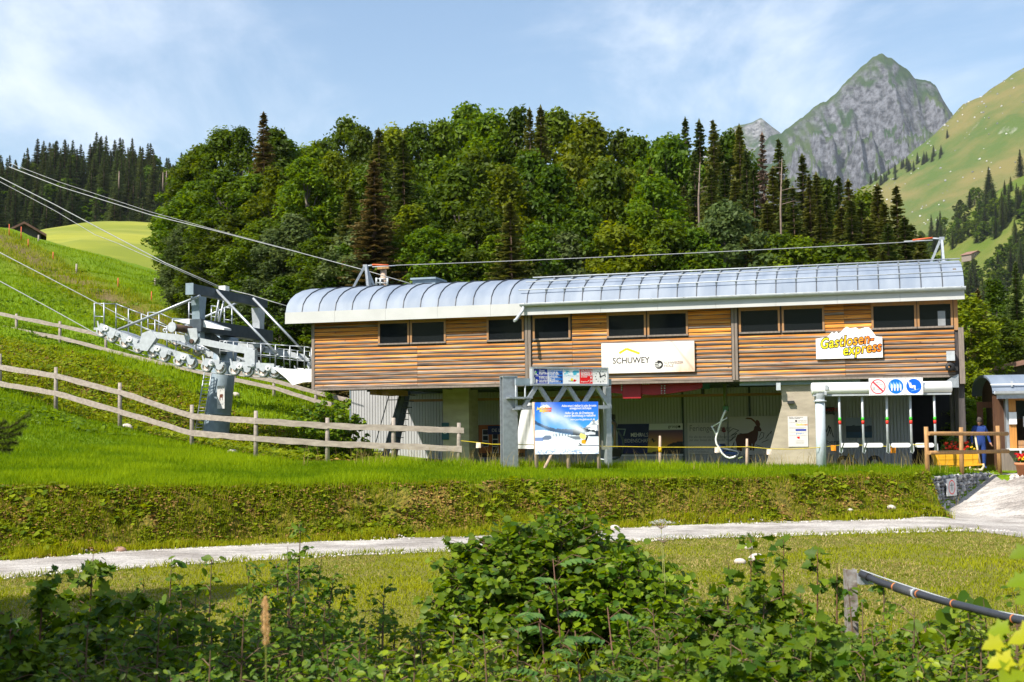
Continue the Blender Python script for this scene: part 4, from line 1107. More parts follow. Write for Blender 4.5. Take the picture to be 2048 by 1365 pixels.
# ------------------------------------------------------------------ fences
def plank(T_, name, a, b_, w, h, m, parent=None):
    mb = MB(); n_ = 6; d = (b_ - a); sd = Vector((-d.y, d.x, 0)).normalized() * (w / 2)
    vs = []
    for i in range(n_ + 1):
        p = a + d * (i / n_); hh = h / 2 * random.uniform(.88, 1.1); zz = random.uniform(-.012, .012)
        for s, t in ((-1, -1), (1, -1), (1, 1), (-1, 1)): vs.append(p + sd * s + Vector((0, 0, t * hh + zz)))
    fs = [(3, 2, 1, 0), tuple(n_ * 4 + k for k in range(4))]
    for i in range(n_):
        for k in range(4): fs.append((i * 4 + k, i * 4 + (k + 1) % 4, i * 4 + 4 + (k + 1) % 4, i * 4 + 4 + k))
    return T_.part(name, mb.add(vs, fs), m, parent)
def fence(label, posts, rails, m, pw=.10, rh=.17, name='rail_fence'):
    """posts: (px, py_top, py_base, Y); rails: list of lists of (px, py) on the posts' line"""
    p0 = P(posts[0][0], posts[0][2], posts[0][3])
    T_ = Thing(name, p0, label, 'fence', 'grey timber rail fences')
    for px, pt, pb, Y in posts:
        a, b_ = P(px, pb, Y), P(px, pt, Y)
        b_.x = a.x + (b_.x - a.x)
        gz = hz(a.x, a.y); a.z = min(a.z, gz) - .25
        j = random.uniform(-.2, .2)
        mb = MB().tube([a, a.lerp(b_, .6), b_], [pw * .62, pw * .6, pw * .52], 7)
        T_.part('post', mb, m)
    Yi = lambda px: float(np.interp(px, [q[0] for q in posts], [q[3] for q in posts]))
    for rl in rails:
        for a, b_ in zip(rl, rl[1:]):
            plank(T_, 'rail', P(a[0], a[1], Yi(a[0]) - .09), P(b_[0], b_[1], Yi(b_[0]) - .09), .045, rh, m)
    return T_
fence('grey weathered two rail fence across the lower meadow ending before the station',
      [(-125, 650, 752, 53.7), (0, 708, 775, 53), (112, 735, 826, 50.5), (240, 766, 858, 48.5), (384, 810, 895, 46.5), (512, 822, 922, 45), (655, 836, 924, 44.5), (787, 836, 926, 44), (918, 846, 926, 43.5)],
      [[(-125, 690), (0, 735), (112, 752), (246, 787), (384, 833), (512, 842), (655, 852), (787, 857), (928, 861)],
       [(-125, 728), (0, 768), (112, 787), (240, 824), (384, 867), (512, 877), (655, 888), (787, 892), (924, 899)]], M_FENCE, .13, .20)
fence('thinner grey rail fence higher up the hillside behind the tower',
      [(-100, 600, 660, 70), (33, 628, 678, 68), (120, 643, 694, 67), (212, 661, 714, 66), (301, 700, 735, 64.5), (470, 735, 768, 62), (548, 758, 790, 61), (632, 768, 822, 60), (705, 790, 830, 59)],
      [[(-100, 607), (33, 635), (120, 652), (212, 673), (301, 695), (470, 745), (548, 762), (632, 785), (705, 803)],
       [(-100, 632), (33, 660), (120, 676), (212, 700), (301, 722), (470, 760), (548, 776), (632, 803), (705, 818)]], M_FENCE, .13, .19)

# roped stakes across the front of the station
M_STAKE = mat('pale split stake', (.42, .31, .23), .8, 0, .15, 8, .2, 40)
M_ROPEY = mat('yellow rope', (.55, .42, .02), .6)
M_FLAGW = mat('pale flag cloth', (.80, .66, .55), .6); M_FLAGO = mat('orange flag cloth', (.80, .27, .01), .6)
M_TAPEY = mat('yellow tape', (.85, .45, .01), .5)
SY = 40.6
stk = []
for px, pt, pb, lab in ((1320, 872, 942, 'split wooden stake with a yellow band right of the snow poster'), (1494, 878, 942, 'slim wooden stake in front of the ibex panel')):
    b_ = P(px, pb, SY); t_ = P(px, pt, SY); b_.z = hz(b_.x, b_.y) - .15
    t = Thing('wooden_stake', b_, lab, 'stake', 'stakes of the rope barrier')
    t.part('stake', MB().tube([b_, b_.lerp(t_, .5), t_], [.052, .05, .035], 7), M_STAKE)
    if px == 1320: t.part('band', MB().tube([P(px, 905, SY), P(px, 894, SY)], .058, 8), M_TAPEY)
ropt = [P(922, 882, 43.3), P(950, 885, 42.6), P(985, 889, 41.6), P(1010, 889, 39.9), P(1200, 893, 40.2), P(1320, 895, SY - .05), P(1434, 895, SY), P(1494, 894, SY - .05), P(1537, 898, SY), P(1580, 899, SY), P(1632, 896, 40.2), P(1660, 893, 40.4), P(1690, 890, 40.6), P(1725, 891, 40.6), P(1785, 894, 40.6), P(1830, 890, 40.2), P(1856, 888, 38.4)]
solo('barrier_rope', MB().tube(ropt, .012, 5), M_ROPEY, 'thin yellow rope strung along the front of the station', 'rope')
for px, py, Y, m_, lab, tilt in ((957, 886, 42.3, M_FLAGW, 'pale square flag on the yellow rope near the fence end', 0), (1434, 895, SY, M_FLAGW, 'pale square flag on the yellow rope in front of the side view chair', 0),
                           (1538, 899, SY, M_FLAGW, 'pale square flag on the yellow rope in front of the concrete pier', 0), (1666, 891, 40.4, M_FLAGO, 'orange square flag on the yellow rope right of the round grey pole', .25), (1786, 896, 40.5, M_FLAGO, 'orange square flag on the yellow rope under the turnstile arms', 0)):
    a = P(px, py, Y); w = .155
    vs = []
    for j in range(4):
        for i in range(4): vs.append((a.x + (i / 3 - .5) * w + j * tilt * .02, a.y - .02 + .012 * math.sin(i * 1.7 + j), a.z - .17 * j / 3 - tilt * .04 * i / 3 + .005))
    mb = MB().add(vs, [(j * 4 + i, j * 4 + 4 + i, j * 4 + 5 + i, j * 4 + 1 + i) for j in range(3) for i in range(3)], True)
    solo('rope_flag', mb, m_, lab, 'flag', 'flags on the barrier rope')
# small slope markers on the hill
for i, (px, pt, pb, Y, c) in enumerate(((18, 460, 484, 109, 'o'), (42, 458, 486, 108, 'o'), (56, 490, 506, 104, 'o'), (106, 508, 524, 101, 'o'), (153, 522, 540, 96, 'w'), (236, 552, 572, 90, 'o'), (303, 582, 600, 86, 'o'), (310, 555, 570, 96, 'w'), (361, 564, 575, 94, 'w'), (327, 555, 572, 95, 'o'), (341, 560, 574, 94, 'o'), (77, 468, 482, 111, 'w'))):
    g = P(px, pb, Y); g.z = hz(g.x, g.y); t_ = Vector((g.x, g.y, g.z + (pb - pt) / FPX * Y))
    near = ['by the barn at the crest', 'right of the barn at the crest', 'below the barn', 'on the crest right of the barn', 'at the top of the dirt track', 'below the mown hill', 'above the tower gantry', 'at the foot of the wood', 'right above the tower beam', 'on the slope under the mown hill', 'next to the wood edge', 'leaning beside the barn'][i]
    solo('slope_marker', MB().tube([g - Vector((0, 0, .2)), t_], .035 if c == 'o' else .07, 6), M_ORANGE if c == 'o' else M_FENCE, ('thin orange marker pole ' if c == 'o' else 'pale wooden post ') + near, 'marker', 'marker poles on the hillside')
# ------------------------------------------------------------------ signs on the facade
def pm(name, r, g_, b_, rough=.45): return mat(name, srgb(r, g_, b_), rough, 0, .03, 2)
M_PW = pm('print white', 232, 230, 226); M_PK = pm('print black', 30, 30, 32); M_PGREY = pm('print grey', 120, 118, 118); M_PLG = pm('print pale grey', 205, 200, 198)
M_PY = pm('print yellow', 240, 190, 20); M_PBLUE = pm('print blue', 0, 110, 200); M_PDB = pm('print dark blue', 0, 45, 150); M_PRED = pm('print red', 222, 12, 14); M_PNAVY = pm('print navy', 14, 32, 92)
q0, q1 = L(1203, 744, -.12), L(1389, 682, -.12)
q0 = Vector((L(1203, 716, -.12).x, 0, L(1300, 745.5, -.12).z)); q1 = Vector((L(1389, 712, -.12).x, 0, L(1300, 684.5, -.12).z))
bn = Thing('sponsor_banner', (q0.x, -.06, q0.z), 'wide cream banner with SCHUWEY and a yellow roof line on the timber facade', 'banner', frame=ST)
bn.box('board', (q0.x, -.12, q0.z), (q1.x, -.06, q1.z), M_WHITEMETAL)
bp_ = Panel(bn, q0.x, q1.x, q0.z, q1.z, -.121)
def paint_banner(u, w):
    c = np.ones((len(u), 3)) * np.array(srgb(236, 230, 224))
    wood = np.array(srgb(214, 170, 138)); t = sstep(.72, 1.0, u + (w - .5) * -.28) 
    e = .5 + .5 * fbm(u * 40, w * 5 + u * 9, 5)
    k = np.clip(t * .75 + .25 * sstep(.25, 0, w) * (.4 + e) , 0, 1) * (.55 + .45 * e)
    c = c * (1 - k[:, None]) + wood * k[:, None]
    ln = np.exp(-((w - (1.0 - (u - .76) * 4.1)) / .05) ** 2) * (u > .74)
    return c * (1 - .45 * ln[:, None]) + np.array(srgb(150, 95, 60)) * .45 * ln[:, None]
bp_.painted('print', 90, 30, paint_banner, 1)
bp_.stroke('roof_line_print', [(.195, .66), (.275, .80), (.415, .63)], .075, M_PY, 2)
bp_.text('SCHUWEY', .12, .32, .30, M_PK, 2, offset=.014, spacing=1.0, sx=.93)
bp_.text('CHALET', .185, .53, .13, M_PLG, 2, spacing=1.25)
bp_.text('EINE SPUR', .575, .64, .2, M_PLG, 2, sx=.8); bp_.text('IN HOLZ', .575, .52, .2, M_PLG, 2, sx=.8)
bp_.disc('emblem', .62, .25, .15, M_PK, 2)
for i in range(4): bp_.rect('emblem_stripe', .572, .17 + i * .055, .63 - i * .008, .19 + i * .055, M_PW, 3)
for a, b_ in (((.633, .2), (.633, .30)), ((.618, .25), (.648, .25))): bp_.stroke('emblem_cross', [a, b_], .05, M_PW, 4)
bp_.text('SCHWEIZER', .675, .265, .125, M_PK, 2, offset=.004); bp_.text('HOLZ', .675, .165, .125, M_PK, 2, offset=.004)
# express sign with a mountain outline
x0, x1 = L(1632, 700, -.12).x, L(1765, 695, -.12).x; z0, z1 = L(1700, 717, -.12).z, L(1700, 676, -.12).z
ex = Thing('express_sign', (x0, -.06, z0), 'white sign with yellow and orange Gastlosen-express lettering and a mountain outline', 'sign', frame=ST)
sky_ = [(1655, 674), (1664, 664), (1668, 667), (1673, 663), (1677, 667), (1682, 664), (1688, 657), (1694, 654), (1700, 657), (1712, 655), (1718, 659), (1730, 655), (1738, 655), (1744, 662), (1752, 673)]
pf = [(x0, z0), (x1, z0), (x1, z1)] + [(L(px, py, -.12).x, L(px, py, -.12).z) for px, py in reversed(sky_)] + [(x0, z1)]
ex.part('board', MB().prism(pf, -.12, -.06, 'y'), M_WHITE)
ep = Panel(ex, x0, x1, z0, z1, -.121)
m, n, l, b = _new('yellow to orange print')
t = n.new('ShaderNodeTexCoord'); sp = n.new('ShaderNodeSeparateXYZ'); l.new(t.outputs['Generated'], sp.inputs[0])
rp = n.new('ShaderNodeValToRGB'); l.new(sp.outputs[0], rp.inputs[0]); e = rp.color_ramp.elements
e[0].position = .1; e[0].color = (*srgb(235, 225, 20), 1); e[1].position = .9; e[1].color = (*srgb(250, 120, 10), 1)
q = e.new(.5); q.color = (*srgb(252, 185, 15), 1)
l.new(rp.outputs[0], b.inputs['Base Color']); b.inputs['Roughness'].default_value = .45
M_GRAD = m
for s, u, w, h in (('Gastlosen-', .06, .50, .50), ('express', .40, .15, .50)):
    ep.text(s, u, w, h, M_PK, 1, offset=.065, shear=.28, rot=.09, spacing=1.06, sx=.77)
    ep.text(s, u, w, h, M_GRAD, 2, offset=.008, shear=.28, rot=.09, spacing=1.06, sx=.77)

# ------------------------------------------------------------------ sign gantry in front
gb = P(1019, 944, 39.6); gb.z = hz(gb.x, gb.y)
GF = Frame(Vector((gb.x, gb.y, 0)), math.radians(21))
G = GF.L
gt = Thing('sign_gantry', (0, 0, gb.z), 'galvanised steel gantry post and truss carrying the piste information board', 'sign gantry', frame=GF)
zt_ = G(1019, 755, 0).z
w = .235
gt.part('post', MB().box((-w, -.14, gb.z - .3), (w, -.10, zt_)).box((-w, .10, gb.z - .3), (w, .14, zt_)), M_GALV)
gt.box('post_web', (-.10, -.10, gb.z - .3), (-.06, .10, zt_), M_GALV)
zz = G(1019, 797, 0).z
gt.box('seat_plate', (-.14, -.42, zz - .02), (.62, .3, zz + .03), M_GALV)
gt.box('cap_plate', (-w, -.16, zt_), (w, .16, zt_ + .03), M_GALV)
for x in (.12, .42): gt.tube('hanger_rod', [(x, -.3, zz - .35), (x, -.3, zz + .55)], .025, M_LTGREY, 6); gt.box('rod_plate', (x - .10, -.40, zz - .36), (x + .10, -.2, zz - .32), M_GALV)
GX1 = G(1214, 800, 0).x
zc = G(1100, 765, 0).z; zl_ = G(1100, 812, 0).z
for y in (-.3, .3):
    gt.beam('upper_chord', (.1, y, zc), (GX1, y, zc), .09, .20, M_GREY)
    gt.beam('lower_chord', (.1, y, zl_ - .05), (GX1, y, zl_ - .05), .09, .10, M_GALV)
nd = 6
for i in range(nd):
    xa = .35 + (GX1 - .4) * i / nd; xb = .35 + (GX1 - .4) * (i + 1) / nd
    for y in (-.3,):
        za, zb2 = (zl_ - .05, zc - .08) if i % 2 == 0 else (zc - .08, zl_ - .05)
        gt.beam('truss_diagonal', (xa, y, za - .0), (xb, y, zb2), .12, .12, M_GALV)
zb_ = G(1214, 905, 0).z
gt.part('far_post', MB().prism([(GX1 - .08, -.12), (GX1 + .09, -.12), (GX1 + .09, .12), (GX1 - .08, .12)], hz(*GF.W(GX1, 0, 0).xy) - .2, zc - .12, 'z'), M_GALV)
# info board with clock, standing on the truss
bx0, bx1 = G(1064, 755, -.5).x, G(1217, 758, -.5).x; bz0, bz1 = G(1064, 771.5, -.5).z, G(1064, 734, -.5).z
ib = Thing('information_board', (bx0, -.5, bz0), 'long piste information board with blue, photo and red panels and a clock on the gantry', 'information board', frame=GF)
ib.box('case', (bx0 + .02, -.48, bz0 + .02), (bx1 - .02, -.32, bz1 - .02), M_LTGREY)
fw = .055
ib.box('frame_bar', (bx0, -.52, bz1 - fw), (bx1, -.30, bz1), M_GALV); ib.box('frame_bar', (bx0, -.52, bz0), (bx1, -.30, bz0 + fw), M_GALV)
ib.box('frame_bar', (bx0, -.52, bz0 + fw), (bx0 + .05, -.30, bz1 - fw), M_LTGREY); ib.box('frame_bar', (bx1 - .05, -.52, bz0 + fw), (bx1, -.30, bz1 - fw), M_LTGREY)
ip_ = Panel(ib, bx0 + .05, bx1 - .05, bz0 + fw, bz1 - fw, -.485)
ip_.rect('white_ground', 0, 0, 1, 1, M_PW, 1)
ip_.rect('blue_panel', .0, .02, .19, .98, M_PDB, 2); ip_.rect('blue_panel', .205, .02, .395, .98, M_PBLUE, 2)
ip_.rect('red_panel', .625, .02, .802, .98, M_PRED, 2); ip_.rect('clock_face', .825, 0, 1, 1, M_PW, 2)
ip_.rect('rule_print', .01, .495, .18, .51, M_PW, 3)
for w_, ss in ((.82, 'Ouvrir'), (.72, 'l\'arceau'), (.62, 'Bügel öffnen'), (.40, 'Kinder unter'), (.31, '1.25 m Grösse'), (.17, 'Les enfants de'), (.08, 'moins de 1.25 m')): ip_.text(ss, .075, w_, .085, M_PW, 3, offset=.008, sx=.8)
# seated skier and adult with child
ip_.poly('figure_print', [(.012, .58), (.03, .58), (.045, .70), (.035, .84), (.022, .90), (.008, .74)], M_PW, 3); ip_.poly('figure_print', [(.022, .66), (.045, .72), (.048, .80), (.036, .84)], pm('print green', 60, 160, 60), 4)
ip_.stroke('figure_print', [(.02, .60), (.065, .58)], .02, M_PW, 3)
ip_.poly('figure_print', [(.008, .06), (.024, .06), (.024, .34), (.019, .44), (.012, .44), (.006, .32)], M_PW, 3); ip_.poly('figure_print', [(.034, .06), (.044, .06), (.045, .26), (.04, .32), (.033, .26)], M_PW, 3)
ip_.stroke('measure_print', [(.052, .06), (.052, .30)], .012, M_PLG, 3); ip_.stroke('measure_print', [(.03, .22), (.066, .20)], .012, M_PW, 3)
ip_.text('Betriebszeiten / Horaires', .212, .86, .105, M_PW, 3, offset=.008, sx=.72)
for w_, ss in ((.74, 'Betrieb ab'), (.66, 'Ouvert dès'), (.58, 'Letzte Fahrt'), (.46, 'Luftdruck'), (.38, 'Windgeschw.'), (.25, 'Schnee'), (.17, 'Temperatur'), (.09, 'Pistenzustand')): ip_.text(ss, .212, w_, .08, M_PW, 3, offset=.006, sx=.85)
for w_ in (.62, .40, .12): ip_.rect('display', .335, w_, .388, w_ + .12, pm('display dark blue', 20, 55, 120), 3)
def paint_snow(u, w):
    skyc = np.array(srgb(70, 180, 205)); wht = np.array(srgb(238, 240, 240)); blu = np.array(srgb(120, 165, 190))
    cl = sstep(.45, .6, .5 + .5 * fbm(u * 4, w * 6, 3))
    c = skyc * (1 - cl[:, None]) + wht * cl[:, None]
    ridge = .62 + .16 * fbm(u * 5, u * 0, 8)
    k = (w < ridge)
    e = .5 + .5 * fbm(u * 12, w * 12, 11)
    mtn = wht * (1 - .6 * e[:, None]) + blu * .6 * e[:, None]
    c = np.where(k[:, None], mtn, c)
    return np.where((w < .45 + .05 * fbm(u * 6, u * 0, 2))[:, None], wht * (.92 + .08 * e[:, None]), c)
for a_, b_ in ((.41, .615),):
    sp_ = Panel(ib, ip_.x0 + a_ * ip_.W, ip_.x0 + b_ * ip_.W, ip_.z0 + .02 * ip_.H, ip_.z0 + .98 * ip_.H, -.489)
    sp_.painted('photo_panel', 40, 40, paint_snow, 0)
    sp_.poly('sledge_print', [(.46, .20), (.60, .18), (.60, .34), (.52, .38), (.45, .32)], pm('print vivid yellow', 240, 215, 20), 1); sp_.poly('sledge_print', [(.62, .14), (.74, .13), (.84, .24), (.72, .30), (.63, .26)], M_PRED, 1); sp_.poly('sledge_print', [(.47, .17), (.58, .15), (.6, .2), (.47, .2)], pm('print leaf green', 60, 140, 60), 2)
    sp_.stroke('ski_print', [(.3, .18), (.5, .17)], .02, M_PGREY, 1)
for w_, ss, h_ in ((.84, 'Die Schneesport-', .1), (.73, 'Regionen Freiburg', .1), (.63, 'für Gäste und', .1), (.53, 'Einheimische', .1), (.43, 'en hiver', .08), (.11, 'Bergbahnen', .06)): ip_.text(ss, .64, w_, h_, M_PW, 3, offset=.006, sx=.85)
ip_.rect('emblem', .772, .36, .788, .48, M_PW, 3); ip_.text('+ JAUN', .735, .13, .10, M_PW, 3, offset=.01, sx=.8)
cu, cw = .912, .5; cr_ = .30 * 1.0
cx_, cy_, cz_ = ip_.pt(cu, cw, 3)
for k in range(12):
    a = math.pi * k / 6; r0, r1 = (.83, 1.0)
    R = ip_.H * .40
    ip_.stroke('hour_mark', [(cu + R * r0 * math.sin(a) / ip_.W, cw + R * r0 * math.cos(a) / ip_.H), (cu + R * r1 * math.sin(a) / ip_.W, cw + R * r1 * math.cos(a) / ip_.H)], .022 if k % 3 else .03, M_PK, 3)
for a, ln, wd in ((math.radians(-14), .30, .035), (math.radians(72), .40, .026)):
    R = ip_.H
    ip_.stroke('clock_hand', [(cu - R * .08 * math.sin(a) / ip_.W, cw - .08 * math.cos(a)), (cu + R * ln * math.sin(a) / ip_.W, cw + ln * math.cos(a))], wd, M_PK, 4)

# ------------------------------------------------------------------ snow poster on three stakes
PY_ = 39.0
PF = Frame(P(1135, 940, PY_) * 1.0, 0.0)
PF = Frame(Vector((P(1135, 940, PY_).x, PY_, 0)), math.radians(-6))
pc = [PF.L(1068, 806), PF.L(1196, 803), PF.L(1198, 906), PF.L(1072, 911)]
px0, px1 = (pc[0].x + pc[3].x) / 2, (pc[1].x + pc[2].x) / 2; pz0, pz1 = (pc[2].z + pc[3].z) / 2, (pc[0].z + pc[1].z) / 2
gz_ = hz(PF.W(0, 0, 0).x, PY_)
po = Thing('snow_poster', (0, 0, gz_), 'large poster of a snow gun under a blue sky nailed to wooden stakes', 'poster', frame=PF)
for pxa, pxb, y in ((1074, 1067, .03), (1138, 1134, .05), (1199, 1193, .03)):
    a, b_ = PF.L(pxa, 945, y), PF.L(pxb, 806 if pxa != 1138 else 860, y)
    po.part('stake', MB().tube([Vector((a.x, y + .06, gz_ - .3)), Vector((b_.x, y + .06, b_.z + .02))], [.06, .05], 7), M_STAKE)
po.part('brace', MB().tube([Vector((PF.L(1080, 940).x, -.15, gz_ - .2)), Vector((PF.L(1105, 905).x, .05, PF.L(1105, 905).z))], .045, 7), M_STAKE)
po.tube('cross_bar', [(px0, .06, pz1 - .1), (px1, .06, pz1 - .1)], .04, M_STAKE, 7)
po.box('backing', (px0, -.015, pz0), (px1, -.003, pz1), M_WHITEMETAL)
pp = Panel(po, px0, px1, pz0, pz1, -.016)
C_ = lambda *a: np.array(srgb(*a))
def paint_poster(u, w):
    n_ = len(u)
    sk = np.clip((w - .35) / .65, 0, 1)[:, None]
    c = C_(70, 165, 235) * (1 - sk) + C_(0, 85, 205) * sk
    def put(c, k, col): k = np.clip(k, 0, 1)[:, None]; return c * (1 - k) + col * k
    e = .5 + .5 * fbm(u * 14, w * 14, 3); e2 = .5 + .5 * fbm(u * 40, w * 40, 4)
    # right hand snowy peak and dark woods
    mt = np.interp(u, [.68, .78, .86, .93, .96, 1.0], [.36, .50, .57, .68, .62, .66])
    put_m = (w < mt) * (u > .68)
    c = put(c, put_m * 1., C_(238, 242, 246) * (1 - .75 * sstep(.5, .62, e)[:, None]) + C_(60, 80, 110) * .75 * sstep(.5, .62, e)[:, None])
    wd = np.interp(u, [0, .1, .22, .33, .5, .62, .7, .78, .88, 1.0], [.66, .58, .52, .49, .48, .48, .53, .49, .46, .44]) + .015 * fbm(u * 60, u * 0, 6)
    c = put(c, (w < wd) * 1., C_(45, 80, 120) * (.6 + .5 * e[:, None]))
    c = put(c, (w < wd) * (u > .6) * 1., C_(22, 38, 50) * (.7 + .6 * e[:, None]))
    lo_ = np.interp(u, [0, .15, .25, .45, .6], [.58, .50, .44, .40, .38])
    c = put(c, (w < lo_) * (u < .55) * .85, C_(110, 160, 215))
    fields = np.interp(u, [0, .12, .25, .4, .6, .8, 1], [.46, .47, .44, .40, .36, .34, .33])
    c = put(c, (w < fields) * 1., C_(225, 236, 246) * (.85 + .2 * e[:, None]))
    c = put(c, np.exp(-((w - .37) / .035) ** 2) * sstep(.25, .32, u) * sstep(.66, .5, u) * .8 * sstep(.35, .55, .5 + .5 * np.sin(u * 130 + 4 * e)), C_(70, 100, 130))
    c = put(c, (w < .335 + .01 * e) * (w > .27) * (u > .50) * (u < .72) * .8, C_(45, 60, 80))
    # houses
    c = put(c, (w > .27) * (w < np.minimum(.36, .36 - np.abs(u - .2) * .8 + .03)) * (u > .12) * (u < .26) * .9, C_(75, 95, 130))
    c = put(c, (w > .25) * (w < .32) * (u < .13) * .8, C_(40, 90, 170))
    c = put(c, (w > .36) * (w < .43 - np.abs(u - .87) * .3) * (u > .79) * (u < .95) * .9, C_(215, 222, 232))
    c = put(c, (w > .33) * (w < .37) * (u > .86) * (u < 1) * .8, C_(35, 50, 70))
    # piled snow in front
    hump = np.interp(u, [0, .15, .3, .42, .5, .6, .75, 1], [.22, .25, .31, .345, .34, .29, .22, .20])
    c = put(c, (w < hump) * 1., C_(232, 238, 244) * (.93 + .08 * e2[:, None]))
    c = put(c, (w < hump) * sstep(.45, .75, u) * sstep(.8, .6, u) * .35, C_(150, 185, 220))
    c = put(c, sstep(.16, .02, w) * sstep(.5, .62, e2) * .75, C_(70, 115, 175))
    # the plume of blown snow
    d = .86 - u; cen = .37 + d * .66; wid = .03 + d * .24
    pl = np.exp(-((w - cen) / wid) ** 2) * sstep(.0, .12, d) * (u > .1) * np.clip(1.25 - d * .9, 0, 1) * (.75 + .5 * fbm(u * 7 + w * 3, w * 7, 9))
    c = put(c, pl * .95, C_(232, 240, 248))
    pl2 = np.exp(-((u - (.12 + (.75 - w) * .25)) / .05) ** 2) * sstep(.45, .6, w) * sstep(.85, .7, w) * .4
    return put(c, pl2, C_(190, 215, 240))
pp.painted('print', 130, 105, paint_poster, 1)
pp.poly('mountain_print', [(.075, .895), (.10, .93), (.115, .92), (.135, .955), (.16, .94), (.19, .955), (.225, .93), (.245, .895)], pm('print haze white', 215, 225, 235), 2)
m, n, l, b = _new('yellow to red print')
t = n.new('ShaderNodeTexCoord'); sp = n.new('ShaderNodeSeparateXYZ'); l.new(t.outputs['Generated'], sp.inputs[0])
rp = n.new('ShaderNodeValToRGB'); l.new(sp.outputs[0], rp.inputs[0]); e = rp.color_ramp.elements
e[0].color = (*srgb(245, 230, 20), 1); e[1].color = (*srgb(225, 30, 20), 1); l.new(rp.outputs[0], b.inputs['Base Color'])
pp.text('Jaun-Dorfbahnen', .035, .862, .115, m, 3, offset=.03, shear=.25, sx=.56); pp.text('Bergbahnen', .075, .815, .12, m, 3, offset=.03, shear=.25, sx=.62)
pp.text('Aidez-nous à réaliser la suite de notre', .425, .905, .105, M_PW, 2, offset=.012, shear=.2, sx=.64)
pp.text('enneigement technique', .55, .857, .105, M_PW, 2, offset=.012, shear=.2, sx=.66)
pp.text('Helfen Sie uns, die Erweiterung', .475, .765, .105, M_PW, 2, offset=.012, shear=.2, sx=.64)
pp.text('unserer Beschneiung zu realisieren', .46, .715, .105, M_PW, 2, offset=.012, shear=.2, sx=.64)
pp.text('www.jaun-bergbahnen.ch', .56, .645, .085, M_PW, 2, offset=.008, sx=.75)
pp.poly('snow_gun_print', [(.70, .36), (.72, .40), (.80, .36), (.80, .30), (.76, .28), (.71, .31)], pm('print cream yellow', 235, 215, 120), 2)
pp.poly('snow_gun_print', [(.73, .20), (.79, .19), (.81, .25), (.78, .28), (.73, .26)], pm('print machine orange', 240, 160, 20), 2)
pp.stroke('snow_gun_print', [(.79, .23), (.825, .34)], .05, M_PK, 2); pp.stroke('snow_gun_print', [(.68, .16), (.82, .155)], .02, M_PK, 2); pp.stroke('snow_gun_print', [(.69, .20), (.73, .17)], .03, M_PK, 2)
pp.stroke('hose_print', [(.82, .165), (.999, .155)], .02, M_PNAVY, 2)
# white tarpaulin hung behind the post
tf = []
for j in range(9):
    v_ = j / 8; lft = np.interp(v_, [0, .3, 1], [1046, 1040, 1031]); rgt = 1069
    for i in range(7):
        p = P(lft + (rgt - lft) * i / 6, 806 + v_ * 92, 41.0); p.y += .05 * math.sin(i * 1.3 + j * .5); tf.append(p)
solo('tarpaulin', MB().add(tf, [(j * 7 + i, j * 7 + 7 + i, j * 7 + 8 + i, j * 7 + 1 + i) for j in range(8) for i in range(6)], True), M_WHITE, 'white tarpaulin hanging behind the steel post beside the snow poster', 'tarpaulin')
q = P(1203, 893, 39.2)
solo('corner_board', MB().box((q.x, q.y - .02, q.z - .10), (q.x + .24, q.y + .02, q.z)).box((q.x, q.y - .02, q.z), (q.x + .05, q.y + .02, q.z + .17)), M_FLAGW, 'small L shaped pale board on the right foot of the snow poster', 'board')

# ------------------------------------------------------------------ panels on the wall under the station
WPY = WY - .03
def wall_panel(name, label, cat, px0_, py0_, px1_, py1_, base_mat, y=WPY):
    x0_, x1_ = L(px0_, (py0_ + py1_) / 2, y).x, L(px1_, (py0_ + py1_) / 2, y).x
    pm_ = (px0_ + px1_) / 2
    z0_, z1_ = L(pm_, py1_, y).z, L(pm_, py0_, y).z
    t = Thing(name, (x0_, y, z0_), label, cat, 'advertising panels on the wall', ST)
    t.box('panel', (x0_, y - .03, z0_), (x1_, y, z1_), base_mat)
    return t, Panel(t, x0_, x1_, z0_, z1_, y - .031)
t, pn = wall_panel('sunset_panel', 'wide blue and sunset panel reading MEHR ALS LEIDENSCHAFT on the wall', 'panel', 1236, 848, 1366, 912, M_PW)
pn.rect('white_ground', 0, 0, 1, 1, M_PW, 1)
def paint_sunset(u, w):
    h = np.interp(w, [.1, .25, .5, .78], [0, .35, .7, 1])[:, None]
    c = np.where(h < .5, C_(225, 200, 60) * (1 - 2 * h) + C_(215, 130, 60) * 2 * h, C_(215, 130, 60) * (2 - 2 * h) + C_(95, 60, 100) * (2 * h - 1))
    d_ = np.exp(-((u - .55) / .25) ** 2 - ((w - .2) / .3) ** 2)[:, None]
    c = c * (1 - .6 * d_) + C_(240, 225, 60) * .6 * d_
    hill = np.interp(u, [.4, .6, .7, .8, .9, 1], [.10, .14, .25, .36, .42, .44]) + .02 * fbm(u * 20, u * 0, 2)
    c = np.where((w < hill)[:, None], C_(25, 22, 28), c)
    return np.where((w > .79)[:, None] | (w < .06)[:, None], C_(225, 225, 225), c)
pn.painted('photo_print', 60, 34, paint_sunset, 2)
pn.poly('blue_print', [(0, .08), (.455, .08), (.49, 1), (0, 1)], M_PNAVY, 3)
pn.text('MEHR', .20, .60, .22, M_PW, 4, offset=.015, sx=.8); pn.text('ALS', .365, .60, .22, M_PLG, 4, sx=.8); pn.text('LEIDENSCHAFT', .07, .42, .21, M_PLG, 4, sx=.8)
pn.text('groupe', .78, .87, .17, M_PK, 4, offset=.006); pn.disc('emblem', .95, .90, .05, M_PK, 4)
pn.poly('jumper_print', [(.52, .50), (.54, .56), (.56, .48), (.60, .47), (.57, .45), (.555, .40), (.54, .46)], M_PK, 4)
t, pn = wall_panel('text_panel', 'pale grey panel with Ferien geniessen text behind the side view chair', 'panel', 1375, 846, 1455, 909, M_PLG)
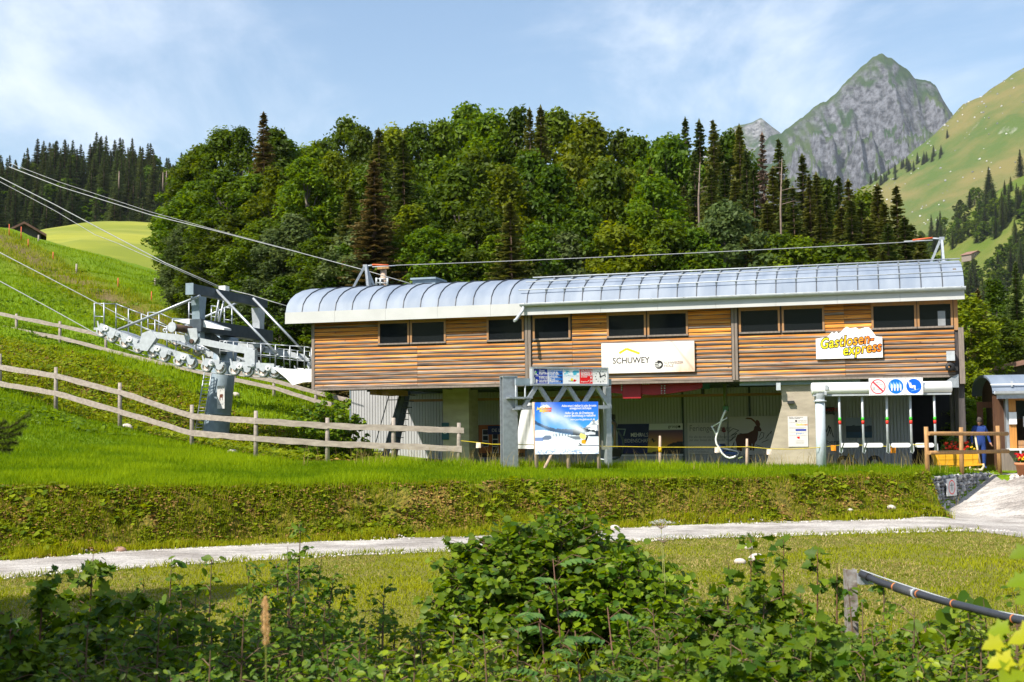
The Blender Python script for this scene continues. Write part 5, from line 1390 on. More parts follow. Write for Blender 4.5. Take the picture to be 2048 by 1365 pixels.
pn.text('Feriengeniesser', .05, .74, .34, M_PGREY, 1, sx=.78)
for k, ss in enumerate(('Für alle die mit uns in den Bergen sind', 'mit allen Sinnen die Energie der Natur')): pn.text(ss, .05, .52 - .10 * k, .13, M_PGREY, 1, sx=.85)
for k, ss in enumerate(('Energie aus Wasser und Holz', 'Region Jaun und Umgebung', 'www.bergenergie.ch')): pn.text(ss, .05, .22 - .08 * k, .09, M_PGREY, 1)
pn.poly('flower_print', [(.86, .80), (.9, .86), (.95, .82), (.97, .72), (.92, .68), (.86, .72)], pm('print dull red', 120, 20, 40), 1); pn.stroke('flower_print', [(.92, .68), (.94, .48)], .02, M_PK, 1)
t, pn = wall_panel('ibex_panel', 'pale panel with a standing brown ibex and ink mountain strokes', 'panel', 1458, 833, 1560, 910, M_PLG)
ib_ = lambda px, py: ((px - 1458) / 102, (910 - py) / 77)
X_ = lambda cx, cy: ib_(1400 + cx / 10.5, 800 + cy / 10.5)
pn.poly('ibex_print', [X_(*c) for c in ((745, 830), (790, 730), (880, 710), (1010, 700), (1130, 640), (1150, 570), (1175, 540), (1190, 560), (1200, 530), (1260, 560), (1300, 630), (1290, 665), (1230, 665), (1225, 730), (1200, 850), (1160, 900), (1140, 960), (1135, 1070), (1100, 1070), (1100, 930), (1085, 920), (1085, 1060), (1045, 1060), (1045, 960), (960, 960), (880, 985), (880, 1075), (830, 1080), (820, 1040), (800, 1070), (760, 1065), (775, 980))], pm('ibex brown', 85, 42, 25), 1)
pn.poly('horn_print', [X_(*c) for c in ((1190, 545), (1160, 480), (1080, 410), (960, 400), (1000, 370), (1090, 380), (1150, 420), (1200, 480), (1260, 530), (1235, 560))], pm('horn brown', 110, 60, 45), 2)
pn.poly('horn_print', [X_(*c) for c in ((1200, 540), (1180, 440), (1210, 420), (1250, 450), (1275, 510), (1265, 560))], pm('horn brown', 110, 60, 45), 2)
for s in (((600, 680), (700, 600), (820, 640), (650, 750), (780, 700), (620, 870), (760, 760)), ((680, 1030), (720, 880), (640, 1050)), ((830, 710), (880, 705)), ((1240, 800), (1290, 690), (1350, 700), (1330, 790), (1240, 850)), ((1380, 820), (1450, 720), (1400, 790), (1510, 660), (1490, 720)), ((1300, 900), (1440, 840)), ((1170, 940), (1320, 1000))): pn.stroke('ink_stroke', [X_(*c) for c in s], .022, M_PK, 1)
t, pn = wall_panel('mountain_logo_panel', 'pale tall panel with ink mountain strokes right of the concrete pier', 'panel', 1600, 829, 1668, 909, M_PLG)
for s in (((.62, .45), (.72, .75), (.78, .55), (.86, .72), (.9, .5)), ((.8, .45), (.9, .68), (.98, .42))): pn.stroke('ink_stroke', s, .03, M_PK, 1)
pn.text('energie berg', .1, .26, .22, M_PK, 1, sx=1.2)
t, pn = wall_panel('black_sign', 'small black sign with red lettering above the tall pale panel', 'sign', 1645, 815, 1669, 831, M_PK)
pn.text('HOTEL', .3, .50, .17, M_PRED, 1); pn.text('GARNI', .3, .2, .17, M_PGREY, 1)
t, pn = wall_panel('lake_panel', 'dark blue panel with a photo of a mountain lake behind the turnstile arms', 'panel', 1692, 836, 1744, 876, M_PK)
def paint_lake(u, w):
    e = .5 + .5 * fbm(u * 5, w * 9, 3); r = .62 + .12 * fbm(u * 4, u * 0, 6)
    c = np.where((w > r)[:, None], C_(150, 160, 175), C_(45, 62, 80) * (.6 + .7 * e[:, None]))
    return np.where((w < .3)[:, None], C_(40, 80, 110) * (.7 + .5 * e[:, None]), c)
pn.painted('photo_print', 40, 30, paint_lake, 1)
t, pn = wall_panel('teal_banner', 'narrow dark teal panel between the pier and the window mural', 'panel', 938, 853, 952, 916, pm('teal print', 25, 70, 80))
pn.rect('light_strip', .1, .05, .38, .95, pm('pale teal print', 95, 130, 130), 1)
t, pn = wall_panel('teal_poster', 'small teal poster with a ring mark on the shaded pier', 'poster', 884, 846, 898, 880, pm('teal print', 25, 70, 80), 2.28)
pn.ring('ring_mark', .45, .5, .07, .10, M_PLG, 1)
t, pn = wall_panel('window_mural', 'mural of an orange chalet front with white barred windows and DE LA signboard', 'mural', 956, 850, 1050, 914, pm('mural orange', 165, 88, 32))
pn.rect('frame_print', .0, .0, .03, 1, pm('mural brown', 120, 80, 45), 1)
for u0, w0, w1 in ((.10, .32, .86), (.31, .12, .76), (.58, .32, .86)):
    pn.rect('window_print', u0, w0, u0 + .13, w1, M_PLG, 1); 
    for i in range(3):
        h_ = (w1 - w0) / 3; pn.rect('glass_print', u0 + .012, w0 + i * h_ + .015, u0 + .118, w0 + (i + 1) * h_ - .015, pm('mural glass', 15, 22, 38), 2)
pn.rect('signboard_print', .22, .70, 1, .97, M_PNAVY, 3); pn.text('DE LA COURONNE', .30, .78, .19, M_PLG, 4)
pn.rect('base_print', .0, .0, 1, .12, pm('mural dark brown', 70, 42, 22), 4)
# notice sheet on the concrete pier
q0, q1 = L(1577, 894, .24), L(1615, 833, .24)
nt = Thing('notice_sheet', (q0.x, .24, q0.z), 'white notice sheet with sponsor logos fixed to the concrete pier', 'notice', frame=ST)
nt.box('sheet', (q0.x, .225, q0.z), (q1.x, .24, q1.z), M_PLG)
np_ = Panel(nt, q0.x, q1.x, q0.z, q1.z, .224)
np_.text('Partner und Sponsoren', .06, .955, .05, M_PK, 1); np_.text('Gastlosen-express', .06, .92, .05, M_PK, 1)
np_.disc('emblem', .42, .85, .035, M_PK, 1); np_.text('SCHWEIZER HOLZ', .5, .84, .035, M_PK, 1)
np_.text('Gastlosen', .38, .70, .10, M_GRAD, 1, offset=.02, shear=.2); np_.rect('blue_logo', .38, .52, .92, .58, M_PDB, 1)
np_.text('groupe e', .40, .42, .07, M_PBLUE, 1); np_.poly('emblem', [(.42, .33), (.6, .33), (.56, .28), (.6, .25), (.48, .27)], M_PRED, 1)
for w_ in (.80, .63, .60, .48, .37, .20, .16, .13, .10): np_.rect('rule_print', .06 if w_ > .3 else .38, w_, .94 if w_ in (.80, .63, .48, .37) else .8, w_ + .004, M_PGREY, 1)

# ------------------------------------------------------------------ turnstile frame at the entrance
TY = 40.4
TF = Frame(Vector((P(1638, 935, TY).x, TY, 0)), math.radians(-4))
A = TF.L
gz_ = hz(TF.M.translation.x, TY)
tn = Thing('turnstile_frame', (0, 0, gz_), 'white roller beam on a round grey pole with hanging turnstile arms', 'turnstile', frame=TF)
tn.part('pole', MB().tube([A(1643, 945).copy() * 1.0 - Vector((0, 0, .4)), A(1640, 800)], [.155, .148], 24), M_GREY if False else mat('pale blue grey paint', (.44, .50, .54), .45, 0, .06, 6))
c = A(1640, 803)
tn.part('flange', MB().lathe([(.0, -.02), (.20, -.02), (.20, .02), (.0, .02)], c, 20), M_LTGREY)
tn.part('collar', MB().lathe([(.12, .02), (.14, .05), (.17, .20), (.17, .24)], c, 20), M_LTGREY)
q0, q1 = A(1623, 778), A(1902, 774.5)
zc_ = (q0.z + q1.z) / 2
tn.part('roller_beam', MB().lathe([(.0, 0), (.17, 0), (.185, .02), (.185, q1.x - q0.x - .02), (.17, q1.x - q0.x), (0, q1.x - q0.x)], (q0.x, 0, zc_), 28, 'x'), M_WHITE)
tn.box('beam_rail', (q0.x + .03, -.1, zc_ - .235), (q1.x - .02, .1, zc_ - .185), M_LTGREY)
tn.part('lock_box', MB().box((A(1626, 0).x, -.22, A(0, 802).z), (A(1632, 0).x, -.08, A(0, 793).z)).box((A(1625, 0).x, -.2, A(0, 812).z), (A(1629, 0).x, -.1, A(0, 806).z)), M_LTGREY)
M_GB = mat('green band', (.04, .50, .02), .5); M_RB = mat('red band', (.75, .03, .02), .5)
arm_px = [(1678, 1682), (1724, 1728), (1773, 1776), (1820, 1824), (1868, 1872)]
for i, (pa, pb_) in enumerate(arm_px):
    a, b_ = A(pa, 793, .05), A(pb_, 905, .05)
    a.z = zc_ - .23
    ar = tn.part('hanging_arm', MB().tube([a, a.lerp(b_, .5), b_], .036, 10), M_LTGREY)
    tn.part('arm_hook', MB().prism([(b_.x - .03, b_.z + .30), (b_.x + .06, b_.z + .26), (b_.x + .07, b_.z + .05), (b_.x + .02, b_.z - .04), (b_.x - .05, b_.z)], .03, .07, 'y'), M_LTGREY, ar)
    for z0_, z1_, m_ in ((836, 842.5, M_GB), (842.5, 849.5, M_RB)):
        f0, f1 = [np.interp(v, [793, 905], [0, 1]) for v in (z0_, z1_)]
        tn.part('colour_band', MB().tube([a.lerp(b_, f0), a.lerp(b_, f1)], .043, 10, caps=True), m_, ar)
for i, (xa, xb) in enumerate(((1682, 1718), (1728, 1766), (1782, 1821), (1830, 1868))):
    a, b_ = A(xa, 891, .0), A(xb, 891, .0); h = .068
    rnd = [(b_.x - h + h * math.cos(t_), a.z + h * math.sin(t_)) for t_ in np.linspace(-math.pi / 2, math.pi / 2, 9)]
    rnl = [(a.x + h - h * math.cos(t_), a.z + h * math.sin(t_)) for t_ in np.linspace(math.pi / 2, -math.pi / 2, 9)] if i > 1 else [(a.x, a.z + h), (a.x, a.z - h)]
    bl = tn.part('barrier_paddle', MB().prism(rnd + rnl, -.03, .03, 'y'), M_WHITE)
    if i < 2:
        tn.part('hatch_print', MB().prism([(a.x + .02, a.z - h), (a.x + .05, a.z - h), (a.x + .10, a.z + h), (a.x + .07, a.z + h)], -.033, -.031, 'y'), M_PK, bl)
x0_, x1_ = A(1738, 772, -.25).x, A(1846, 772, -.25).x; z0_, z1_ = A(1790, 790.5, -.25).z, A(1790, 756, -.25).z
sg = Thing('pictogram_sign', (x0_, -.25, z0_), 'white sign with one red and two blue round pictograms on the turnstile beam', 'sign', frame=TF)
sp3 = Panel(sg, x0_, x1_, z0_, z1_, -.251)
for i in range(3): sg.box('panel', (x0_ + (x1_ - x0_) * i / 3 + .002, -.25, z0_), (x0_ + (x1_ - x0_) * (i + 1) / 3 - .002, -.22, z1_), M_WHITE)
R = sp3.H * .43
sp3.ring('prohibition_ring', .165, .5, R * .88, R, pm('print rose red', 205, 60, 75), 2)
sp3.stroke('prohibition_bar', [(.165 - R * .68 / sp3.W, .5 + R * .68 / sp3.H), (.165 + R * .68 / sp3.W, .5 - R * .68 / sp3.H)], .05, pm('print rose red', 205, 60, 75), 3)
for s in (((.15, .78), (.15, .68), (.16, .64), (.26, .62), (.275, .40), (.10, .30)), ((.06, .5), (.07, .3), (.11, .3)), ((.12, .74), (.22, .74))): sp3.stroke('line_print', s, .010, M_PGREY, 1)
sp3.poly('figure_print', [(.085, .32), (.095, .32), (.10, .44), (.092, .52), (.085, .46)], M_PK, 1)
sp3.disc('blue_disc', .497, .5, R, M_PBLUE, 1); sp3.disc('blue_disc', .83, .5, R, pm('print mid blue', 0, 95, 205), 1)
for k in range(4):
    u = .40 + k * .055
    sp3.poly('arrow_print', [(u - .02, .60), (u, .78), (u + .03, .62), (u + .02, .45), (u - .01, .40)], pm('print light blue', 120, 175, 225), 2)
    sp3.poly('figure_print', [(u + .012, .24), (u + .030, .24), (u + .036, .44), (u + .034, .58), (u + .022, .66), (u + .010, .56), (u + .006, .42)], M_PW, 3)
sp3.stroke('chair_print', [(.735, .78), (.765, .42)], .035, M_PW, 2)
sp3.poly('figure_print', [(.765, .70), (.778, .72), (.784, .64), (.80, .50), (.845, .48), (.845, .28), (.862, .27), (.858, .29), (.862, .54), (.815, .55), (.79, .42), (.77, .42), (.757, .62)], M_PW, 3)
sp3.poly('figure_print', [(.765, .41), (.80, .38), (.85, .44), (.86, .54), (.80, .55)], M_PW, 2)
sp3.stroke('slope_print', [(.775, .22), (.93, .34)], .018, pm('print light blue', 120, 175, 225), 2)
for u in (.02, .318, .345, .652, .68, .98):
    for w_ in (.05, .95): sp3.disc('screw', u, w_, .012, M_PGREY, 1, n=8)

# ------------------------------------------------------------------ chairs under the station
def chair(name, label, pxpts, y, m_frame, m_seat, depth=1.9, dark=False):
    pass
y = 1.3
c1 = Thing('lift_chair', (L(1448, 915, y).x, y, L(1448, 915, y).z), 'lift chair seen from the side with white frame and blue seat by the ibex panel', 'lift chair', 'lift chairs', ST)
D = lambda cx, cy, yy=y: L(1400 + cx / 10.5, 800 + cy / 10.5, yy)
M_CHW = mat('white tube', (.66, .67, .66), .35); M_CHB = mat('blue seat pad', (.015, .045, .16), .6); M_OLIVE = mat('olive hanger', (.13, .16, .06), .5)
c1.tube('hanger', [L(1449, 745, y + .9), L(1450, 800, y + .9), L(1452, 815, y + .9)], .065, M_OLIVE, 10)
q = D(543, 185, y + .9); c1.box('hanger_joint', (q.x - .09, y + .7, q.z - .10), (q.x + .09, y + 1.1, q.z + .08), mat('green hub', (.05, .16, .06), .5))
def bow(yy, m_, nm='side_frame'):
    return c1.tube(nm, [D(*c, yy) for c in ((540, 215), (505, 290), (455, 410), (420, 520), (385, 640), (345, 760), (330, 830), (345, 920), (400, 1010), (460, 1120), (540, 1195), (620, 1225), (700, 1210), (752, 1180))], .035, m_, 8)
bow(y, M_CHW); bow(y + 1.9, M_GREY)
for yy, mm_ in ((y, M_CHW), (y + 1.9, M_GREY)):
    c1.tube('bar_link', [D(240, 550, yy), D(350, 760, yy)], .025, mm_, 6); c1.tube('bar_link', [D(265, 565, yy), D(430, 460, yy), D(570, 380, yy)], .022, mm_, 6)
    c1.tube('arm_rest', [D(470, 1020, yy), D(640, 1055, yy), D(780, 1085, yy), (D(815, 1120, yy)), D(800, 1160, yy), D(760, 1180, yy)], .035, M_DKGREY, 8)
c1.tube('back_bar', [D(455, 410, y), D(455, 410, y + 1.9)], .03, M_CHW, 8); c1.tube('back_bar', [D(340, 800, y), D(340, 800, y + 1.9)], .03, M_DKGREY, 8)
def slab(T_, nm, a, b_, th, y0_, y1_, m_):
    d = (b_ - a); nrm = Vector((-d.z, 0, d.x)).normalized() * th
    return T_.part(nm, MB().prism([(a.x, a.z), (b_.x, b_.z), (b_.x + nrm.x, b_.z + nrm.z), (a.x + nrm.x, a.z + nrm.z)], y0_, y1_, 'y'), m_)
slab(c1, 'seat_pad', D(520, 1140), D(745, 1165), .07, y + .1, y + 1.8, M_CHB)
slab(c1, 'back_pad', D(400, 930), D(500, 1130), -.07, y + .1, y + 1.8, M_CHB)
c1.part('foot_rest', MB().tube([D(800, 1235), D(890, 1205), D(890, 1205, y + 1.2)], .03, 6), M_OLIVE)
# darker chair behind the snow poster, partly turned
y = 2.0
E = lambda cx, cy, yy=2.0: L(1180 + cx / 8.03, 760 + cy / 8.03, yy)
c2 = Thing('lift_chair', (E(330, 1230).x, y, E(330, 1230).z), 'dark lift chair hanging half hidden behind the right edge of the snow poster', 'lift chair', 'lift chairs', ST)
c2.tube('hanger', [E(300, 40, 2.6), E(305, 300, 2.6), E(325, 420, 2.6), E(310, 550, 2.6)], .07, M_OLIVE, 10)
c2.part('hanger_joint', MB().box((E(245, 0, 2.6).x, 2.3, E(0, 640, 2.6).z), (E(370, 0, 2.6).x, 2.9, E(0, 560, 2.6).z)), M_DARK)
M_BRT = mat('brown tube', (.16, .10, .06), .5)
c2.tube('side_frame', [E(*c) for c in ((300, 620), (290, 700), (330, 860), (370, 1000), (350, 1090), (340, 1150), (320, 1220), (270, 1265), (200, 1280), (165, 1270))], .045, M_LTGREY if False else M_GREY, 8)
c2.tube('side_frame', [E(*c, 3.6) for c in ((360, 620), (410, 700), (430, 790), (520, 930), (545, 1060), (520, 1150), (470, 1240), (400, 1270), (330, 1275))], .045, M_DKGREY, 8)
c2.tube('back_bar', [E(240, 690), E(330, 680), E(400, 700)], .05, M_BRT, 8); c2.tube('back_upright', [E(270, 720), E(340, 920), E(370, 980)], .04, M_BRT, 8); c2.tube('back_upright', [E(400, 700), E(395, 900), E(390, 1060)], .05, M_BRT, 8)
c2.tube('bar_link', [E(430, 790, 3.4), E(570, 795, 3.4), E(540, 900, 3.4)], .025, M_GREY, 6)
c2.part('blue_screen', MB().add([E(250, 730, 3.0), E(365, 720, 3.0), E(350, 920, 3.0), E(330, 930, 3.0)], [(0, 3, 2, 1)]), M_PBLUE)
c2.part('seat_pad', MB().add([E(350, 1100, 2.1), E(520, 1120, 3.5), E(480, 1230, 3.5), E(330, 1240, 2.1), E(350, 1090, 2.15), E(520, 1110, 3.55), E(480, 1215, 3.55), E(330, 1225, 2.15)], [(0, 1, 2, 3), (4, 7, 6, 5), (0, 4, 5, 1), (1, 5, 6, 2), (2, 6, 7, 3), (3, 7, 4, 0)]), mat('dark slatted seat', (.05, .045, .04), .6))
c2.tube('foot_rest', [E(160, 1270, 1.9), E(220, 1285, 1.9), E(270, 1265, 1.9)], .03, M_LTGREY, 6)
# signal horns and lamps under the deck
for px, py, lab in ((1408, 774, 'small blue signal device under the deck right of the red frame'),):
    q = L(px, py, 1.5)
    dv_ = Thing('signal_device', q, lab, 'signal device', frame=ST)
    dv_.box('body', (q.x - .12, 1.4, q.z - .08), (q.x + .2, 1.6, q.z + .1), mat('teal housing', (.02, .10, .16), .5)); dv_.box('lens', (q.x - .1, 1.42, q.z - .26), (q.x + .0, 1.58, q.z - .08), M_BLACK)
# yellow hand truck behind the turnstile
hq = L(1700, 935, 3.6)
ht = Thing('hand_truck', (hq.x, 3.6, -.1), 'yellow framed cart with black wheels standing behind the turnstile arms', 'cart', frame=ST)
M_YEL = mat('dull yellow frame', (.35, .22, .02), .5)
hl = L(1700, 908, 3.6)
for a, b_ in (((1697, 908), (1690, 934)), ((1697, 908), (1704, 934)), ((1703, 910), (1722, 936)), ((1697, 922), (1722, 936))): ht.tube('frame_tube', [L(*a, 3.6), L(*b_, 3.6)], .022, M_YEL, 6)
for px in (1688, 1750):
    c = L(px, 944, 3.5); ht.part('wheel', MB().lathe([(.12, -.06), (.22, -.07), (.26, -.04), (.26, .04), (.22, .07), (.12, .06)], (c.x, 3.5, max(c.z, .12)), 18, 'y'), M_BLACK)
# ------------------------------------------------------------------ right side: gabions, rail fence, kiosk, sledge planter, person
M_RNDW = mat('yellow brown round timber', (.42, .235, .085), .7, 0, 0, 3, .25, 30, stretch=(7, 7, 1.2), col2=(.28, .15, .06))
rfp = [P(1855.5, 955, 38.3), P(1923.5, 951, 39.85), P(2000, 946, 41.5)]
rft = [P(1852, 854, 38.3), P(1922, 855, 39.85), P(1995, 852, 41.5)]
rf = Thing('round_timber_fence', rfp[0], 'yellow brown round timber fence with two rails on the gabion wall', 'fence')
for a, b_ in zip(rfp, rft):
    a = a.copy(); a.z -= .15
    rf.part('post', MB().tube([a, a.lerp(b_, .5), b_], [.07, .068, .062], 12), M_RNDW)
for (pa, pb_) in (((1852, 867.5), (2009, 868)), ((1853, 906), (2011, 903))):
    a, b_ = P(pa[0], pa[1], 38.2), P(pb_[0], pb_[1], 41.72)
    n0 = Vector((.06, -.06, 0)); a = a + n0; b_ = b_ + n0
    rf.part('rail', MB().tube([a, a.lerp(b_, .33), a.lerp(b_, .66), b_], [.060, .064, .060, .066], 10), M_RNDW)
# gabion walls: wire baskets of broken stone
M_STONE = None
def stonemat(name, lo, hi):
    m, n, l, b = _new(name)
    oi = n.new('ShaderNodeAttribute'); oi.attribute_name = 'tint'
    rp = n.new('ShaderNodeValToRGB'); l.new(oi.outputs['Fac'], rp.inputs[0]); rp.color_ramp.elements[0].color = (*lo, 1); rp.color_ramp.elements[1].color = (*hi, 1)
    l.new(rp.outputs[0], b.inputs['Base Color']); b.inputs['Roughness'].default_value = .9
    return m
M_ST1 = stonemat('grey limestone rubble', (.10, .105, .115), (.50, .49, .48)); M_ST2 = stonemat('pale limestone rubble', (.30, .27, .25), (.66, .62, .59))
_ico_v = np.array([(0, 0, 1), (.894, 0, .447), (.276, .851, .447), (-.724, .526, .447), (-.724, -.526, .447), (.276, -.851, .447), (.724, .526, -.447), (-.276, .851, -.447), (-.894, 0, -.447), (-.276, -.851, -.447), (.724, -.526, -.447), (0, 0, -1)])
_ico_f = np.array([(0, 1, 2), (0, 2, 3), (0, 3, 4), (0, 4, 5), (0, 5, 1), (1, 6, 2), (2, 7, 3), (3, 8, 4), (4, 9, 5), (5, 10, 1), (2, 6, 7), (3, 7, 8), (4, 8, 9), (5, 9, 10), (1, 10, 6), (6, 11, 7), (7, 11, 8), (8, 11, 9), (9, 11, 10), (10, 11, 6)])
def rotations(n, rng):
    q = rng.normal(size=(n, 4)); q /= np.linalg.norm(q, axis=1)[:, None]; w, x, y, z = q.T
    return np.stack([np.stack([1 - 2 * (y * y + z * z), 2 * (x * y - z * w), 2 * (x * z + y * w)], 1), np.stack([2 * (x * y + z * w), 1 - 2 * (x * x + z * z), 2 * (y * z - x * w)], 1), np.stack([2 * (x * z - y * w), 2 * (y * z + x * w), 1 - 2 * (x * x + y * y)], 1)], 1)
def stones(name, pts, size, m, rng, flat=.75):
    n = len(pts); V = np.broadcast_to(_ico_v * np.array([1, 1, flat]), (n, 12, 3)) * rng.uniform(.75, 1.25, (n, 12, 1))
    V = np.einsum('nij,nvj->nvi', rotations(n, rng), V) * (size * rng.uniform(.6, 1.3, (n, 1, 1))) + pts[:, None]
    F = (_ico_f[None] + 12 * np.arange(n)[:, None, None]).reshape(-1, 3)
    return npmesh(name, V.reshape(-1, 3), F, m, tint=np.repeat(rng.random(n) ** 1.3, 12))
def gabion(label, a, b_, ztop, m, depth=.55, size=.075, zbot=-1.5):
    """a, b_: ends of the front face"""
    a = Vector((a[0], a[1], 0)); b_ = Vector((b_[0], b_[1], 0)); d = (b_ - a); Lg = d.length; d.normalize(); nrm = Vector((-d.y, d.x, 0))
    T_ = Thing('gabion_wall', (a.x, a.y, zbot), label, 'gabion wall', 'gabion walls')
    core = MB()
    for nm, lo, hi, off in (('core', zbot, ztop - .06, .07),):
        c = [a + nrm * off, b_ + nrm * off, b_ + nrm * depth, a + nrm * depth]
        core.add([(*p.xy, lo) for p in c] + [(*p.xy, hi) for p in c], [(3, 2, 1, 0), (4, 5, 6, 7), (0, 1, 5, 4), (1, 2, 6, 5), (2, 3, 7, 6), (3, 0, 4, 7)])
    T_.part('core', core, M_DARK)
    rng = np.random.default_rng(int(abs(a.x) * 10))
    pts = []
    nx = int(Lg / (size * 1.45)); nz_ = int((ztop - zbot) / (size * 1.25))
    for i in range(nx):
        for k in range(nz_):
            s = (i + .5 * (k % 2) + rng.uniform(-.25, .25)) * Lg / nx; z = zbot + (k + .5 + rng.uniform(-.25, .25)) * (ztop - zbot) / nz_
            p = a + d * s + nrm * (.05 + rng.uniform(-.02, .04)); pts.append((p.x, p.y, z))
        for k in range(int(depth / (size * 1.5))):
            p = a + d * ((i + rng.uniform(0, 1)) * Lg / nx) + nrm * (.08 + k * size * 1.5); pts.append((p.x, p.y, ztop - .05 + rng.uniform(-.02, .02)))
    pts = np.array(pts) - np.array(T_.base)
    o = T_.part('rubble', stones('rubble', pts, size, m, rng), None, kind='stuff')
    wires = MB()
    for k in range(int((ztop - zbot) / .10)):
        z = zbot + .1 * k + .05; wires.tube([(*(a - nrm * .005).xy, z), (*(b_ - nrm * .005).xy, z)], .004, 4, False)
    T_.part('wire_mesh', wires, M_GALV, kind='stuff')
    return T_
gabion('dark grey gabion wall with a round sign below the timber fence', GA.xy, GB.xy, -.10, M_ST1)
g2 = [P(2022, 985, 40.3), P(2110, 1010, 39.2)]
gabion('pale limestone gabion wall at the foot of the kiosk', (g2[0].x, g2[0].y), (g2[1].x + .6, g2[1].y - .3), -.16, M_ST2, size=.085, zbot=-1.3)
d = (GB - GA); d.z = 0; d.normalize()
GFm = Frame(Vector((GA.x, GA.y, 0)), math.atan2(d.y, d.x))
q0, q1 = GFm.L(1894, 993, -.05), GFm.L(1912, 957, -.05)
rs = Thing('round_ban_sign', (q0.x, -.03, q0.z), 'small white sign with a red ring hung on the dark gabion wall', 'sign', frame=GFm)
rs.box('plate', (q0.x, -.06, q0.z), (q1.x, -.03, q1.z), mat('sign grey white', (.55, .55, .54), .5))
rp_ = Panel(rs, q0.x, q1.x, q0.z, q1.z, -.062)
rr = rp_.H * .42
rp_.ring('red_ring', .5, .5, rr * .86, rr, M_PRED, 1, asp=min(1, rp_.W * .44 / rr)); rp_.stroke('figure_print', [(.5, .3), (.5, .68)], .035, M_PK, 1); rp_.stroke('figure_print', [(.3, .62), (.7, .62)], .02, M_PK, 1); rp_.disc('figure_print', .5, .72, .022, M_PK, 1)

# kiosk with barrel roof at the right edge
KY = 43.0
KF = Frame(Vector((P(1990, 800, KY).x, KY, 0)), math.radians(-7))
K = KF.L
kz = -.15
ks = Thing('ticket_kiosk', (K(1985, 940).x, 0, kz), 'small timber ticket kiosk with zinc barrel roof and an open brown door', 'kiosk', frame=KF)
kx0 = K(1977, 770, 0).x; kx1 = kx0 + 4.6
kf0, kf1 = K(2000, 798, -.5).z, K(2000, 783, -.5).z
kr = K(2020, 750, 1.0).z
kpts = []
for i in range(13):
    a = math.pi * i / 12; y_ = 1.0 - 1.5 * math.cos(a); z_ = kf1 + (kr - kf1) * math.sin(a); kpts.append((y_, z_))
def kstrip(x0_, x1_, off=0.0): 
    n_ = len(kpts); vs = [(x, y_, z_ - off) for x in (x0_, x1_) for y_, z_ in kpts]
    return vs, [(i, i + n_, i + n_ + 1, i + 1) if off == 0 else (i, i + 1, i + n_ + 1, i + n_) for i in range(n_ - 1)]
for k in range(6):
    x0_ = kx0 + k * .78; x1_ = x0_ + .775
    mb = MB().add(*kstrip(x0_, x1_), True).add(*kstrip(x0_, x1_, .07), True)
    n_ = len(kpts)
    for x in (x0_, x1_): mb.add([(x, y_, z_) for y_, z_ in kpts] + [(x, y_, z_ - .07) for y_, z_ in kpts], [(i, i + 1, n_ + i + 1, n_ + i) for i in range(n_ - 1)])
    ks.part('roof_panel', mb, M_ZINC)
ks.box('fascia', (kx0 + .12, -.55, kf0), (kx1, -.52, kf1 - .06), M_GALV)
ks.part('gutter', MB().prism([(-.68, kf1), (-.66, kf1 - .08), (-.6, kf1 - .11), (-.52, kf1 - .09), (-.5, kf1), (-.52, kf1 - .005), (-.6, kf1 - .09), (-.66, kf1 - .005)], kx0 + .05, kx1, 'x'), M_LTGREY)
ks.tube('snow_rail', [(kx0 - .05, -.50, kf1 + .22), (kx1, -.50, kf1 + .22)], .022, M_WHITE, 6)
x = kx0 + .62; ks.beam('rail_bracket', (x, -.5, kf1 + .15), (x, -.48, kf1 + .32), .06, .02, M_LTGREY)
M_KDW = mat('dark brown stained timber', (.10, .045, .02), .7, 0, 0, 3, .2, 30, stretch=(6, 6, .7), col2=(.065, .028, .014))
M_KOR = mat('orange larch post', (.55, .25, .055), .6, 0, 0, 3, .2, 30, stretch=(6, 6, .7), col2=(.42, .18, .04))
ks.part('gable_boarding', MB().prism([(y_, z_ - .07) for y_, z_ in kpts] + [(2.5, kf0 - .05), (-.3, kf0 - .05)], kx0 + .35, kx0 + .40, 'x'), M_KDW)
ks.box('side_wall', (kx0 + .45, 1.0, kz), (kx0 + .52, 2.4, kf0), M_KDW)
ks.box('rear_wall', (kx0 + .52, 2.3, kz), (kx1, 2.4, kf0), M_KDW)
p0, p1 = K(2020, 900, 0), K(2034, 900, 0)
ks.box('corner_post', (p0.x, -.05, kz), (p1.x, .2, kf0 + .1), M_KOR)
ks.box('corner_trim', (p0.x - .10, -.03, kz), (p0.x - .005, .2, kf0 + .1), M_GALV)
ks.box('wall_panel', (p0.x - .45, .2, kz), (p0.x + .02, .26, kf0 + .1), M_KDW)
ks.box('parapet', (p0.x - .32, -.10, kz), (kx1, -.05, K(2040, 898, 0).z), M_OLDW)
for i in range(6):
    zz_ = kz + .10 + i * .16; ks.box('cladding_board', (p1.x + .02, -.16, zz_), (kx1, -.11, zz_ + .145), M_POSTW)
ks.box('counter', (p0.x - .12, -.45, K(2040, 899, 0).z - .03), (kx1, -.02, K(2040, 899, 0).z + .03), M_WHITE)
ks.box('window_frame', (p1.x + .02, -.02, kf0 - .05), (kx1, .06, kf0 + .1), M_KOR); ks.box('window_pane', (p1.x + .02, .04, K(2040, 838, 0).z), (kx1, .06, kf0 - .05), M_GLASS)
ks.part('dispenser', MB().box((K(2015, 0, -.25).x, -.4, K(0, 877, -.25).z), (K(2031, 0, -.25).x, -.15, K(0, 858, -.25).z)), M_GALV)
ks.part('grey_box', MB().box((K(2034, 0, -.25).x, -.42, K(0, 884, -.25).z), (K(2060, 0, -.25).x, -.15, K(0, 850, -.25).z)), M_LTGREY)
ks.box('white_board', (p0.x - .02, -.12, K(0, 872, 0).z), (p1.x, -.06, K(0, 850, 0).z), M_WHITE)
